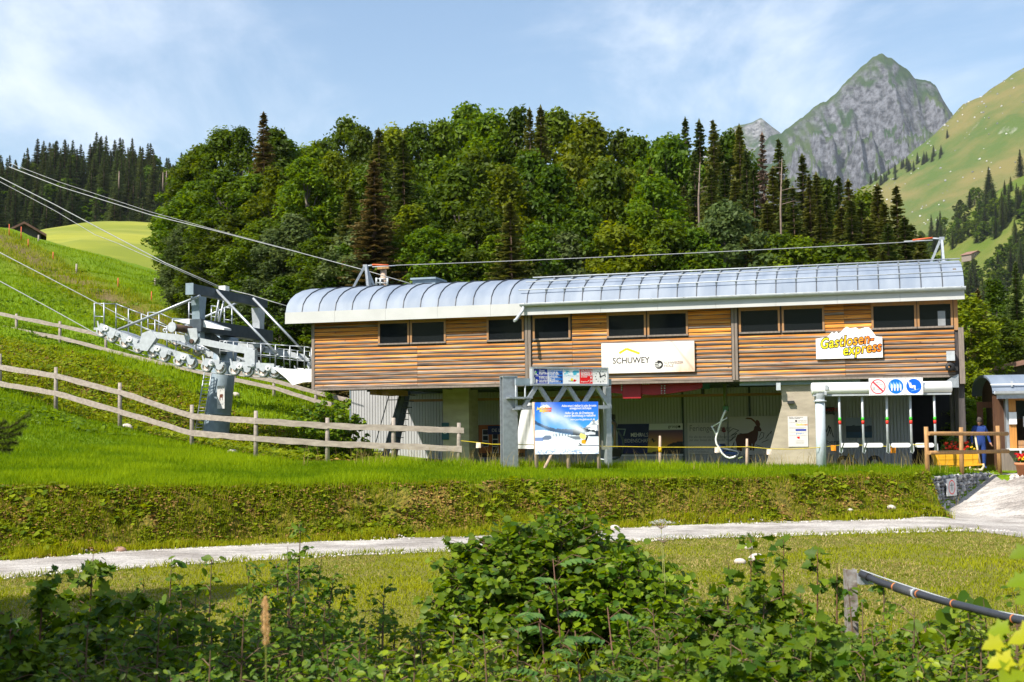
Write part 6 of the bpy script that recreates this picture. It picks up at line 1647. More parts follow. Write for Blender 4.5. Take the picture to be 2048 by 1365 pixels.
ks.tube('table_leg', [K(2041, 900, -.6), Vector((K(2041, 900, -.6).x, -.6, -.3))], .03, M_LTGREY, 8)
# open door with a glass pane standing to the left
dy = 1.0
dx0, dx1 = K(1956, 870, dy).x, K(2004, 870, dy).x; dz1 = K(1980, 804, dy).z
def bars(T_, nm, m_, x0_, x1_, z0_, z1_, wl, wr, wt, wb, y0_, y1_):
    T_.part(nm, MB().box((x0_, y0_, z0_), (x0_ + wl, y1_, z1_)).box((x1_ - wr, y0_, z0_), (x1_, y1_, z1_)).box((x0_ + wl, y0_, z1_ - wt), (x1_ - wr, y1_, z1_)).box((x0_ + wl, y0_, z0_), (x1_ - wr, y1_, z0_ + wb)), m_)
M_DOORW = mat('brown door', (.16, .065, .025), .6, 0, 0, 3, .2, 30, stretch=(6, 6, .7), col2=(.11, .045, .018))
gz0, gz1 = K(1980, 882, dy).z, K(1980, 816, dy).z
bars(ks, 'door', M_DOORW, dx0, dx1, kz, dz1, K(1968, 870, dy).x - dx0, dx1 - K(1988, 870, dy).x, dz1 - gz1, gz0 - kz, dy, dy + .06)
m, n, l, b = _new('clear door glass'); b.inputs['Transmission Weight'].default_value = 1.0; b.inputs['Roughness'].default_value = 0.02; b.inputs['IOR'].default_value = 1.05; b.inputs['Base Color'].default_value = (.9, .95, .92, 1)
ks.box('door_pane', (K(1968, 870, dy).x, dy + .02, gz0), (K(1988, 870, dy).x, dy + .03, gz1), m)
ks.box('door_handle', (dx1 - .12, dy - .06, kz + 1.0), (dx1 - .06, dy - .01, kz + 1.04), M_GALV)
ks.box('door_jamb', (dx1 + .02, dy - .1, kz), (dx1 + .35, dy + .1, kf0 + .1), M_KDW)

# flower helper: blossom heads made of small petals
def blossoms(T_, name, centres, r, m_, rng, n_=10, parent=None):
    V, F = [], []
    for c in centres:
        for k in range(n_):
            d_ = rng.normal(size=3); d_[2] = abs(d_[2]) * .8; d_[1] -= .4; d_ /= np.linalg.norm(d_)
            t_ = np.cross(d_, rng.normal(size=3)); t_ /= np.linalg.norm(t_); s_ = np.cross(d_, t_); p = np.array(c) + d_ * r * rng.uniform(.5, 1)
            q = r * .62; i = len(V)
            V += [p + t_ * q, p + s_ * q * .8 + d_ * q * .2, p - t_ * q, p - s_ * q * .8 + d_ * q * .2]; F.append((i, i + 1, i + 2, i + 3))
    V = np.array(V) - np.array(T_.base)
    return T_.part(name, npmesh(name, V, np.array(F), m_, tint=np.repeat(rng.random(len(F)), 4)), None, parent, kind='stuff')
def leafballs(T_, name, centres, r, m_, rng, n_=60, size=.06):
    V, F = [], []
    for c in centres:
        for k in range(n_):
            d_ = rng.normal(size=3); d_ /= np.linalg.norm(d_); t_ = np.cross(d_ + rng.normal(size=3) * .5, rng.normal(size=3)); t_ /= np.linalg.norm(t_); s_ = np.cross(d_, t_)
            p = np.array(c) + d_ * r * rng.uniform(.4, 1.05); q = size * rng.uniform(.7, 1.3); i = len(V)
            V += [p + t_ * q, p + s_ * q * .55, p - t_ * q, p - s_ * q * .55]; F.append((i, i + 1, i + 2, i + 3))
    V = np.array(V) - np.array(T_.base)
    return T_.part(name, npmesh(name, V, np.array(F), m_, tint=np.repeat(rng.random(len(F)), 4)), None, kind='stuff')
M_LF = leafmat('pot plant leaf', (.03, .09, .008), (.10, .20, .02), .3)
M_REDF = leafmat('red petals', (.75, .03, .012), (.85, .10, .03), .25, objvar=.05); M_DREDF = leafmat('dark red petals', (.50, .008, .01), (.70, .02, .02), .25, objvar=.05); M_YELF = leafmat('yellow petals', (.80, .45, .01), (.85, .60, .02), .25, objvar=.05)
# yellow sledge planter
SYL = 40.9
sf = Frame(Vector((P(1925, 948, SYL).x, SYL, 0)), math.radians(-6))
Sx = sf.L
sz = hz(sf.M.translation.x, SYL)
sl = Thing('sledge_planter', (Sx(1878, 0).x, 0, sz), 'yellow wooden sledge with a plank box full of red flowers behind the timber fence', 'planter', frame=sf)
M_SLY = mat('yellow stained planks', (.72, .38, .015), .55, 0, 0, 3, .2, 30, stretch=(1, 6, 6), col2=(.60, .30, .012)); M_SLP = mat('pale ash runner', (.62, .50, .33), .6, 0, .1, 5)
bz0, bz1 = Sx(1900, 931).z, Sx(1900, 909).z
edges = [1874, 1891, 1910, 1927, 1945, 1956]
for i, (pa, pb_) in enumerate(zip(edges, edges[1:])):
    for k, (f0, f1) in enumerate(((0, .47), (.5, 1))):
        z0_, z1_ = bz0 + (bz1 - bz0) * f0, bz0 + (bz1 - bz0) * f1
        sk = lambda px, f: Sx(px + (.5 - f) * (9 if px < 1880 else (-4 if px > 1950 else 0)), 920).x
        sl.part('plank', MB().prism([(sk(pa, f0) + .008, z0_), (sk(pb_, f0) - .004, z0_), (sk(pb_, f1) - .004, z1_), (sk(pa, f1) + .008, z1_)], -.03 - .004 * i, .0, 'y'), M_SLY)
        sl.part('plank', MB().prism([(sk(pa, f0) + .008, z0_), (sk(pb_, f0) - .004, z0_), (sk(pb_, f1) - .004, z1_), (sk(pa, f1) + .008, z1_)], .62, .65, 'y'), M_SLY)
sl.part('end_board', MB().prism([(-.03, bz0), (.65, bz0), (.65, bz1), (-.03, bz1)], Sx(1878, 920).x - .03, Sx(1878, 920).x, 'x'), M_SLY)
sl.part('end_board', MB().prism([(-.03, bz0), (.65, bz0), (.65, bz1), (-.03, bz1)], Sx(1955, 920).x, Sx(1955, 920).x + .03, 'x'), M_SLY)
sl.box('soil', (Sx(1880, 920).x, .02, bz0 + .05), (Sx(1953, 920).x, .6, bz1 - .05), M_DARK)
for y_ in (-.04, .6):
    zf = Sx(1900, 934, y_).z
    sl.part('deck_rail', MB().beam((Sx(1888, 934).x, y_, zf - .02), (Sx(1966, 929).x, y_, zf + .07), .06, .05), M_SLY)
    run = [(1890, 952), (1920, 952), (1940, 951), (1955, 947), (1963, 941), (1967, 933), (1965, 928)]
    zz0 = sz + .03
    sl.tube('runner', [(Sx(px, py).x, y_, max(zz0, Sx(px, py).z)) for px, py in run], .04, M_SLP, 8)
    for pa, pb_ in ((1940, 1938), (1898, 1897)): sl.tube('stay', [(Sx(pa, 934).x, y_, zf), (Sx(pb_, 951).x, y_, zz0)], .03, M_SLP, 6)
sl.tube('push_pole', [(Sx(1960, 930).x, -.02, Sx(1960, 928).z), (Sx(1950, 878).x, -.02, Sx(1948, 872).z)], .03, M_SLP, 8)
rng = np.random.default_rng(3)
fl = Thing('flower_bed', ((Sx(1915, 900).x), .25, bz1 - .05), 'dense orange red begonias growing in the yellow sledge box', 'flowers', frame=sf)
cs = [(Sx(px, py, .25).x, .05 + rng.uniform(0, .45), Sx(px, py, .25).z) for px, py in [(rng.uniform(1888, 1938), rng.uniform(884, 902)) for _ in range(46)]]
leafballs(fl, 'foliage', [(c[0], c[1] + .1, c[2] - .04) for c in cs[::2]] + [(Sx(px, py, .3).x, .3, Sx(px, py, .3).z) for px, py in ((1905, 880), (1898, 885), (1915, 882))], .14, M_LF, rng, 26, .05)
blossoms(fl, 'blossoms', cs, .055, M_REDF, rng, 9)
f2 = Thing('flower_bed', (Sx(1945, 905).x, .25, bz1 - .05), 'bushy green plant with yellow blossoms at the right end of the sledge box', 'flowers', frame=sf)
cs = [(Sx(px, py, .2).x, .2, Sx(px, py, .2).z) for px, py in ((1941, 897), (1946, 900), (1944, 905), (1950, 898), (1938, 900))]
leafballs(f2, 'foliage', cs, .16, M_LF, rng, 45, .05)
blossoms(f2, 'blossoms', [(c[0], c[1] - .12, c[2] + .03) for c in cs[:3]], .05, M_YELF, rng, 8)
# terracotta pot with red and yellow flowers at the right edge
tp = P(2046, 953, 40.2)
tz = -.16
pt = Thing('flower_pot', (tp.x, tp.y, tz), 'terracotta pot of red and yellow flowers on the pale gabion wall', 'flower pot')
pt.part('pot', MB().lathe([(0, 0), (.15, 0), (.20, .32), (.235, .32), (.235, .40), (.20, .40), (.19, .35), (0, .34)], (tp.x, tp.y, tz), 22), mat('terracotta', (.48, .19, .085), .8, 0, .08, 6))
leafballs(pt, 'foliage', [(tp.x + rng.uniform(-.15, .15), tp.y + rng.uniform(-.1, .1), tz + .5) for _ in range(6)], .17, M_LF, rng, 40, .05)
blossoms(pt, 'red_blossoms', [(tp.x + rng.uniform(-.24, .2), tp.y - .12 + rng.uniform(-.08, .1), tz + .48 + rng.uniform(0, .22)) for _ in range(16)], .055, M_DREDF, rng, 9)
blossoms(pt, 'yellow_blossoms', [(tp.x + x_, tp.y - .2, tz + .5 + z_) for x_, z_ in ((-.02, .06), (.02, .02), (-.06, 0), (-.16, .04), (.06, .08))], .05, M_YELF, rng, 9)

# white van roof far behind the fence
cv = P(1945, 866, 52)
vn = Thing('white_van', (cv.x, cv.y, 0), 'white parked van mostly hidden behind the timber fence and the person', 'van')
vx0, vx1 = P(1931, 866, 52).x - 2.6, P(1954, 866, 52).x
vz = P(1945, 860, 52).z
vn.part('body', MB().prism([(vx0, .35), (vx1 - .05, .35), (vx1 + .5, .5), (vx1 + .45, .95), (vx1 - .1, 1.05), (vx1 - .35, vz), (vx0 + .3, vz + .02), (vx0, vz - .3)], 51.2, 52.9, 'y'), M_WHITE)
vn.part('windscreen', MB().prism([(vx1 + .44, .97), (vx1 - .09, 1.05), (vx1 - .33, vz - .03), (vx1 - .31, vz - .03), (vx1 - .05, 1.06), (vx1 + .46, 1.0)], 51.3, 52.8, 'y'), M_GLASS)
vn.box('side_window', (vx1 - 1.3, 51.18, 1.0), (vx1 - .45, 51.2, vz - .12), M_GLASS)
for x in (vx0 + .6, vx1 - .35): vn.part('wheel', MB().lathe([(0, -.1), (.2, -.1), (.32, -.08), (.32, .08), (.2, .1), (0, .1)], (x, 51.25, .32), 18, 'y'), M_BLACK)

# person in blue overalls seen from behind
PYp = 43.6
f0 = P(1962, 948, PYp); gzp = hz(f0.x, PYp) + .0
ht_ = (P(1962, 848, PYp) - P(1962, 951, PYp)).z
S_ = 1.74 / 1.74
def skin_person(x, y, z, h):
    k = h / 1.74
    J = {}
    def j(nm, dx, dz, dy=0, r=.06): J[nm] = (Vector((x + dx * k, y + dy * k, z + dz * k)), r * k)
    j('pelvis', 0, .92, 0, .155); j('waist', 0, 1.08, 0, .145); j('chest', 0, 1.28, .02, .165); j('neckb', 0, 1.44, .02, .085); j('neck', 0, 1.50, 0, .058); 
    j('shL', -.18, 1.40, .01, .075); j('elL', -.27, 1.13, .0, .052); j('wrL', -.30, .90, -.10, .036); j('haL', -.31, .83, -.14, .034)
    j('shR', .18, 1.40, .01, .075); j('elR', .28, 1.13, .02, .052); j('wrR', .33, .90, -.04, .036); j('haR', .35, .83, -.07, .034)
    j('hipL', -.10, .86, 0, .11); j('knL', -.11, .48, -.02, .075); j('anL', -.11, .10, .03, .05); j('toL', -.13, .04, -.14, .045)
    j('hipR', .10, .86, 0, .11); j('knR', .12, .48, -.02, .075); j('anR', .13, .10, .03, .05); j('toR', .17, .04, -.13, .045)
    E = [('pelvis', 'waist'), ('waist', 'chest'), ('chest', 'neckb'), ('neckb', 'neck'), ('chest', 'shL'), ('shL', 'elL'), ('elL', 'wrL'), ('wrL', 'haL'), ('chest', 'shR'), ('shR', 'elR'), ('elR', 'wrR'), ('wrR', 'haR'), ('pelvis', 'hipL'), ('hipL', 'knL'), ('knL', 'anL'), ('anL', 'toL'), ('pelvis', 'hipR'), ('hipR', 'knR'), ('knR', 'anR'), ('anR', 'toR')]
    return J, E
J, E_ = skin_person(f0.x, PYp, gzp, 1.76)
pr_ = Thing('person', (f0.x, PYp, gzp), 'person in dark blue overalls standing behind the timber fence with back turned', 'person')
names = list(J); me = bpy.data.meshes.new('body')
me.from_pydata([J[k][0] - pr_.base for k in names], [(names.index(a), names.index(b_)) for a, b_ in E_], [])
bo = link(bpy.data.objects.new('body', me))
sk = bo.modifiers.new('skin', 'SKIN')
for i, k in enumerate(names):
    sv = me.skin_vertices[0].data[i]; r_ = J[k][1]; wide = 1.25 if k in ('pelvis', 'waist', 'chest') else 1.0
    sv.radius = (r_ * wide, r_ * (.8 if wide > 1 else 1)); sv.use_root = (k == 'pelvis')
ss = bo.modifiers.new('sub', 'SUBSURF'); ss.levels = ss.render_levels = 2
dg = bpy.context.evaluated_depsgraph_get(); dg.update()
bm_ = bpy.data.meshes.new_from_object(bo.evaluated_get(dg)); bpy.data.objects.remove(bo)
bm_.name = 'body'
M_OVER = mat('blue work cloth', (.018, .05, .22), .85, 0, .12, 9, .3, 20); M_SKIN = mat('skin', (.42, .22, .15), .6); M_HAIR = mat('grey brown hair', (.06, .045, .04), .8, 0, .2, 30); M_SHOE = mat('black shoe leather', (.02, .02, .02), .5)
for m_ in (M_OVER, M_SKIN, M_SHOE): bm_.materials.append(m_)
zh = J['wrR'][0].z - gzp
for p in bm_.polygons:
    c = p.center; p.use_smooth = True
    p.material_index = 1 if (c.z > 1.50 or (abs(c.x) > .27 and c.z < .915)) else (2 if c.z < .085 else 0)
pr_.part('body', bm_, None)
hc = Vector((f0.x, PYp, gzp + 1.64))
mb = MB().lathe([(0, -.125), (.045, -.12), (.075, -.08), (.084, -.02), (.086, .03), (.074, .08), (.045, .115), (0, .125)], hc, 18)
mb.v = [Vector((v.x, hc.y + (v.y - hc.y) * 1.18, v.z)) for v in mb.v]
hd = pr_.part('head', mb, M_SKIN)
hm = MB().lathe([(.080, -.045), (.092, -.02), (.094, .03), (.081, .088), (.05, .122), (0, .132)], hc + Vector((0, -.012, .004)), 18)
hm.v = [Vector((v.x, hc.y + (v.y - hc.y) * 1.15, v.z)) for v in hm.v]
pr_.part('hair', hm, M_HAIR, hd)
for s in (-1, 1):
    pr_.part('ear', MB().lathe([(0, -.012), (.022, -.008), (.026, .0), (.02, .01), (0, .012)], hc + Vector((s * .088, .01, -.01)), 10, 'x'), M_SKIN, hd)
pr_.part('nose', MB().add([hc + Vector(v) for v in ((-.014, .095, -.03), (.014, .095, -.03), (0, .125, -.03), (0, .098, .02))], [(0, 1, 2), (0, 2, 3), (1, 3, 2), (0, 3, 1)]), M_SKIN, hd)
for s, wr, ha in ((-1, 'wrL', 'haL'), (1, 'wrR', 'haR')):
    a, b_ = J[wr][0], J[ha][0]; d_ = (b_ - a).normalized(); sd_ = Vector((0, 1, 0)).cross(d_).normalized(); fw_ = d_.cross(sd_)
    for i, ln in enumerate((.070, .082, .076, .058)):
        o_ = b_ + fw_ * (.03 - i * .02)
        pr_.part('finger', MB().tube([o_ - d_ * .01, o_ + d_ * ln * .5, o_ + d_ * ln * .85 - sd_ * s * .02, o_ + d_ * ln - sd_ * s * .04], [.010, .0095, .009, .006], 6), M_SKIN)
    o_ = a + (b_ - a) * .45 + fw_ * .03
    pr_.part('thumb', MB().tube([o_, o_ + d_ * .03 + fw_ * .025, o_ + d_ * .065 + fw_ * .03], [.012, .010, .007], 6), M_SKIN)

# sheep on the slope behind the tower
sp0 = P(492, 640, 68); sp0.z = P(492, 637, 68).z
sz_ = hz(sp0.x, 68)
Ysh = 68
for Yt in np.arange(58, 92, .5):
    q = P(476, 640, float(Yt))
    if hz(q.x, q.y) >= q.z: Ysh = float(Yt); sp0 = q; break
sh = Thing('sheep', (sp0.x, sp0.y, hz(sp0.x, sp0.y)), 'cream sheep with a dark neck standing on the slope behind the tower', 'sheep')
ssc = Ysh / FPX
bz = hz(sp0.x, sp0.y)
M_WOOL = mat('cream wool', (.62, .52, .40), .95, 0, .12, 20, .8, 25); M_DWOOL = mat('dark brown wool', (.03, .022, .018), .9)
u_ = 20 * ssc / .95
mb = MB().lathe([(0, -.48), (.16, -.46), (.25, -.34), (.28, -.1), (.27, .15), (.25, .32), (.17, .42), (0, .44)], Vector((sp0.x, sp0.y, bz + .62)), 16, 'x')
sh.part('body', mb, M_WOOL)
sh.part('neck', MB().tube([(sp0.x + .32, sp0.y, bz + .68), (sp0.x + .47, sp0.y - .02, bz + .82), (sp0.x + .56, sp0.y - .02, bz + .94)], [.20, .15, .11], 12), M_DWOOL)
sh.part('head', MB().tube([(sp0.x + .52, sp0.y - .03, bz + 1.0), (sp0.x + .60, sp0.y - .05, bz + .97), (sp0.x + .72, sp0.y - .08, bz + .90), (sp0.x + .79, sp0.y - .09, bz + .86)], [.09, .11, .085, .05], 12), M_WOOL)
for s in (-1, 1): sh.part('ear', MB().tube([(sp0.x + .56, sp0.y - .03 + s * .09, bz + 1.0), (sp0.x + .54, sp0.y - .03 + s * .2, bz + .97)], [.04, .02], 6), M_WOOL)
for dx in (-.32, .28):
    for s in (-.12, .12):
        kn = .04 if dx < 0 else -.02
        sh.part('leg', MB().tube([(sp0.x + dx, sp0.y + s, bz + .50), (sp0.x + dx - kn, sp0.y + s, bz + .26), (sp0.x + dx, sp0.y + s, bz - .05)], [.08, .045, .04], 8), M_WOOL if dx > 0 else M_DWOOL)
sh.part('tail', MB().tube([(sp0.x - .45, sp0.y, bz + .72), (sp0.x - .54, sp0.y, bz + .55)], [.05, .03], 6), M_WOOL)

# barn roof over the crest at the left, chalet and farmhouse at the right
def house(name, label, base, w, d_, hwall, hroof, yaw, wallm, roofm, over=.6, wins=0):
    F_ = Frame(Vector((base[0], base[1], 0)), yaw); z0_ = base[2]
    t = Thing(name, (0, 0, z0_), label, 'house' if 'barn' not in name else 'barn', frame=F_)
    t.part('wall', MB().prism([(-w / 2, z0_ - 2), (w / 2, z0_ - 2), (w / 2, z0_ + hwall), (0, z0_ + hwall + hroof), (-w / 2, z0_ + hwall)], 0, d_, 'y'), wallm)
    sl_ = hroof / (w / 2)
    for s in (-1, 1):
        a, b_ = (0, z0_ + hwall + hroof + .02), (s * (w / 2 + over), z0_ + hwall - over * sl_ + .02)
        t.part('roof', MB().prism([a, b_, (b_[0], b_[1] + .22), (a[0], a[1] + .22)], -over, d_ + over, 'y'), roofm)
    for i in range(wins):
        x = -w / 2 + w * (i + 1) / (wins + 1)
        wd = t.box('window', (x - .45, -.06, z0_ + hwall * .45), (x + .45, -.02, z0_ + hwall * .45 + 1.1), M_WHITE)
        t.box('pane', (x - .36, -.08, z0_ + hwall * .45 + .09), (x + .36, -.06, z0_ + hwall * .45 + 1.01), M_GLASS, wd)
    return t
M_ROOFB = mat('brown shingle roof', (.13, .07, .05), .85, 0, .2, 2, .4, 8); M_ROOFR = mat('weathered red tile roof', (.22, .12, .09), .85, 0, .25, 2, .4, 8)
b0 = P(48, 478, 122)
house('hill_barn', 'dark timber barn with brown roof showing over the grassy crest', (b0.x, 122, b0.z - .4), 3.0, 6, .9, .85, math.radians(20), M_DKW, M_ROOFB, .5)
c0 = P(2004, 775, 60)
house('chalet', 'low chalet with a weathered tiled roof among bushes behind the kiosk', (c0.x + 1.6, 60, P(2004, 759, 60).z - 2.6), 9, 7, 2.4, .95, math.radians(-12), M_DKW, M_ROOFR, .6, 3)
for Yf in np.arange(200, 830, 4):
    fm = P(1955, 514, float(Yf))
    if float(near_fn(np.array([[fm.x]]), np.array([[float(Yf)]]))[0, 0]) >= fm.z: break
house('farmhouse', 'tiny reddish farmhouse on the far green pasture', (fm.x, fm.y, fm.z - .4), 9 * fm.y / 640, 6 * fm.y / 640, 1.6 * fm.y / 640, 1.7 * fm.y / 640, math.radians(30), M_OLDW, M_ROOFR, .6, 2)
# utility pole with cross arm behind the roof
up = L(767, 540, 12.0); ug = hz(*ST.W(up.x, 12.0, 0).xy)
ut = Thing('utility_pole', (up.x, 12.0, ug), 'wooden utility pole with yellow cross arm standing behind the station roof', 'utility pole', frame=ST)
ut.part('pole', MB().tube([(up.x, 12, ug - .5), (up.x, 12, up.z)], [.20, .14], 10), M_STAKE)
a, b_ = L(755, 537, 11.8), L(778, 535, 11.8)
ut.beam('cross_arm', a, b_, .12, .12, M_RNDW)
for py in (558, 566, 572):
    a, b_ = L(752, py, 11.8), L(776, py + 1, 11.8); ut.tube('bracket_rail', [a, b_], .035, M_GALV, 6)
for px in (753, 761, 775):
    ut.tube('insulator', [L(px, 573, 11.8), L(px, 556, 11.8)], .05, M_LTGREY, 6)
# ------------------------------------------------------------------ trees
def frames_from_normals(nrm, rng, up_bias=None):
    n = len(nrm); t = np.cross(nrm, rng.normal(size=(n, 3))); t /= np.linalg.norm(t, axis=1)[:, None] + 1e-9
    return t, np.cross(nrm, t)
def leaf_quads(p, nrm, size, asp, rng, fold=.25):
    """kite shaped leaf sprays, bent along the middle"""
    t, s = frames_from_normals(nrm, rng); n = len(p)
    sz = (size * rng.uniform(.6, 1.35, n))[:, None]
    a = p - t * sz; b = p + s * sz * asp + nrm * sz * fold * .3; c = p + t * sz; d = p - s * sz * asp + nrm * sz * fold * .3
    V = np.stack([a, b, c, d], 1).reshape(-1, 3); i = np.arange(n)[:, None] * 4
    return V, np.concatenate([i, i + 1, i + 2, i + 3], 1)
def broadleaf_mesh(seed, H=20.0, R=3.6, n_leaf=14000, size=.19, base=.14, nb=120):
    rng = np.random.default_rng(seed)
    P_, N_, T_ = [], [], []
    limbs = []
    sway = rng.uniform(-.5, .5, 4)
    for k in range(nb):
        f = (k + rng.uniform(0, 1)) / nb
        z = H * (base + (1 - base) * f ** .92 * .97)
        prof_ = (math.sin(math.pi * min(1, f * .84 + .15)) ** .8) * (1 + .22 * math.sin(f * 9 + seed))
        rr = R * prof_ * (1 - .75 * rng.random() ** 2)
        a = k * 2.399 + rng.uniform(-.7, .7)
        ox, oy = sway[0] * math.sin(f * 4) + sway[1] * f, sway[2] * math.sin(f * 3 + 1) + sway[3] * f
        c = np.array([rr * math.cos(a) + ox, rr * math.sin(a) + oy, z])
        br = rng.uniform(.45, 1.15) * (R / 3.6) ** .6
        limbs.append(c)
        m = max(20, int(n_leaf / nb * (br / .85) ** 2))
        d = rng.normal(size=(m, 3)); d[:, 2] += .3; d /= np.linalg.norm(d, axis=1)[:, None]
        rad = br * (1 - .6 * rng.random(m) ** 1.8) * (1 + .35 * np.sin(d[:, 0] * 6 + k) * np.cos(d[:, 1] * 5 + k * 2))
        P_.append(c + d * rad[:, None] * np.array([1.1, 1.1, .8]))
        nn = d * .6 + np.array([0, 0, .5]) + rng.normal(size=(m, 3)) * .55; N_.append(nn / np.linalg.norm(nn, axis=1)[:, None])
        T_.append(np.clip(rng.normal(.5 + rng.uniform(-.3, .3), .2, m), 0, 1))
    p, nn, t = np.concatenate(P_), np.concatenate(N_), np.concatenate(T_)
    V, F = leaf_quads(p, nn, size, .62, rng)
    crown = npmesh('crown', V, F, None, tint=np.repeat(t, 4))
    mb = MB()
    spine = [Vector((sway[0] * math.sin(q * 4) + sway[1] * q, sway[2] * math.sin(q * 3 + 1) * (q > 0) + sway[3] * q, H * .9 * q - .5 * (q == 0))) for q in (0, .2, .4, .6, .8, 1)]
    mb.tube(spine, [H * .014, H * .012, H * .010, H * .008, H * .005, H * .002], 7)
    for c in limbs[::5]:
        q = min(.9, max(.1, c[2] / H - .12)); s0 = spine[min(4, int(q * 5))].lerp(spine[min(5, int(q * 5) + 1)], q * 5 - int(q * 5))
        mb.tube([s0, s0.lerp(Vector(c), .5) + Vector((0, 0, .2)), Vector(c)], [H * .005, H * .003, H * .001], 5, False)
    return crown, mb.mesh('trunk')
def spruce_mesh(seed, H=24.0, R=3.3, sparse=1.0, size=.42, step=.42, bare=.06, hang=.35):
    rng = np.random.default_rng(seed)
    P_, N_, D_ = [], [], []
    z = H * bare; k = 0
    V, F, T = [], [], []
    while z < H - .25:
        f = z / H
        rmax = R * (1 - f) ** .95 * (.75 + .25 * min(1, f / .12)) * rng.uniform(.72, 1.18) + .04; szf = size * (.60 + .40 * (1 - f) ** .7)
        nb = max(5, int((10 if f < .7 else 8) * sparse))
        for j in range(nb):
            a = 2 * math.pi * (j + rng.uniform(-.3, .3)) / nb + k * 1.1; zj = z + rng.uniform(-.5, .5) * step
            L_ = rmax * rng.uniform(.7, 1.12)
            dr = np.array([math.cos(a), math.sin(a), 0])
            sd = np.array([-dr[1], dr[0], 0])
            ns = max(2, int(L_ / (szf * .62)))
            for q in range(ns):
                u = (q + .75) / ns; 
                drop = -.30 * L_ * u + .16 * L_ * u * u * (1 if f > .4 else .6) + (.12 if f > .85 else 0) * L_ * u
                p = dr * L_ * u + np.array([0, 0, zj + drop])
                wd = szf * (1.0 - .45 * u) * rng.uniform(.75, 1.2)
                for s_ in (-1, 1):
                    tip = p + sd * s_ * wd * 1.15 + dr * wd * .45 - np.array([0, 0, hang * wd * rng.uniform(.5, 1.5)])
                    o_ = dr * wd * .42
                    i = len(V); up = np.array([0, 0, .06 * size])
                    V += [p - o_ + up, p + o_ * 1.1 + up, tip + o_ * .35, tip - o_ * .5]; F.append((i, i + 1, i + 2, i + 3) if s_ < 0 else (i, i + 3, i + 2, i + 1))
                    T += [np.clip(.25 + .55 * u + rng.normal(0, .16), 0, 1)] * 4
                i = len(V); sw = sd * rng.uniform(-.35, .35) * wd; dn = np.array([0, 0, -1.0]) * wd * rng.uniform(.5, 1.25)
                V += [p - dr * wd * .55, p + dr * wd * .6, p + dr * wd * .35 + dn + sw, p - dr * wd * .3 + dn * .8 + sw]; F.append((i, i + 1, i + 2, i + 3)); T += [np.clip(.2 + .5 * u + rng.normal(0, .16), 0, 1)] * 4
        z += step * (1.15 - .45 * f) * rng.uniform(.8, 1.2); k += 1
    i = len(V)
    for j in range(5):
        a = j * 1.26; d = np.array([math.cos(a), math.sin(a), 0]) * .10
        V += [np.array([0, 0, H - .9]) + d * 2.2, np.array([0, 0, H - .9]) - d * .4, np.array([0, 0, H]), np.array([0, 0, H - .3]) + d]; F.append((i, i + 1, i + 2, i + 3)); T += [.7] * 4; i += 4
    crown = npmesh('crown', np.array(V), np.array(F), None, tint=np.array(T))
    mb = MB().tube([(0, 0, -.5), (0, 0, H * .5), (0, 0, H * .99)], [R * .075, R * .048, R * .006], 7)
    return crown, mb.mesh('trunk')
M_BARK = mat('grey bark', (.13, .11, .09), .9, 0, .3, 6, .4, 20, stretch=(2, 2, .5)); M_SBARK = mat('reddish bark', (.17, .11, .08), .9, 0, .3, 6, .4, 20, stretch=(2, 2, .5))
LEAFC = {'deep green': leafmat('deep green leaves', (.032, .066, .003), (.100, .155, .007), .42, objvar=.34, hue=.014, spec=.15),
         'fresh green': leafmat('fresh green leaves', (.046, .092, .003), (.145, .21, .007), .45, objvar=.30, hue=.012, spec=.15),
         'yellowish green': leafmat('yellowish green leaves', (.062, .098, .003), (.175, .21, .008), .45, objvar=.28, hue=.01, spec=.15),
         'grey green': leafmat('grey green leaves', (.045, .075, .018), (.115, .155, .045), .4, objvar=.2, hue=.01, spec=.15)}
SPRC = {'dark': leafmat('dark spruce needles', (.034, .062, .012), (.115, .145, .030), .22, .7, spec=.12, objvar=.25, hue=.012), 'olive': leafmat('olive spruce needles', (.055, .075, .012), (.165, .17, .032), .22, .7, spec=.12, objvar=.2, hue=.01),
        'brown tipped': leafmat('browning spruce needles', (.06, .06, .015), (.19, .14, .045), .22, .7, spec=.12, objvar=.2), 'dead': leafmat('dead spruce twigs', (.13, .09, .065), (.27, .19, .14), .05, .8, objvar=.15),
        'far': leafmat('far spruce needles', (.036, .062, .016), (.105, .135, .034), .2, .7, spec=.12, objvar=.3, hue=.015)}
BL = [broadleaf_mesh(100 + i, 20, r_, n_, s_) for i, (r_, n_, s_) in enumerate(((3.7, 15000, .20), (3.2, 14000, .19), (4.1, 16000, .20), (2.9, 13000, .18), (3.5, 15000, .21)))]
SPV = [spruce_mesh(200 + i, 24, r_, sp, sz) for i, (r_, sp, sz) in enumerate(((3.9, .95, .44), (3.4, .9, .42), (4.4, 1.0, .46), (2.8, .65, .38)))]
SPF = [spruce_mesh(300 + i, 24, r_, .9, .66, .75, .02) for i, r_ in enumerate((4.6, 5.4, 4.0))]
BLF = [broadleaf_mesh(400 + i, 20, 5, 1800, .6, .05, 50) for i in range(2)]
_mcache = {}
def withmat(me, m):
    key = (me.name, m.name)
    if key not in _mcache:
        c = me.copy(); c.materials.clear(); c.materials.append(m); _mcache[key] = c
    return _mcache[key]
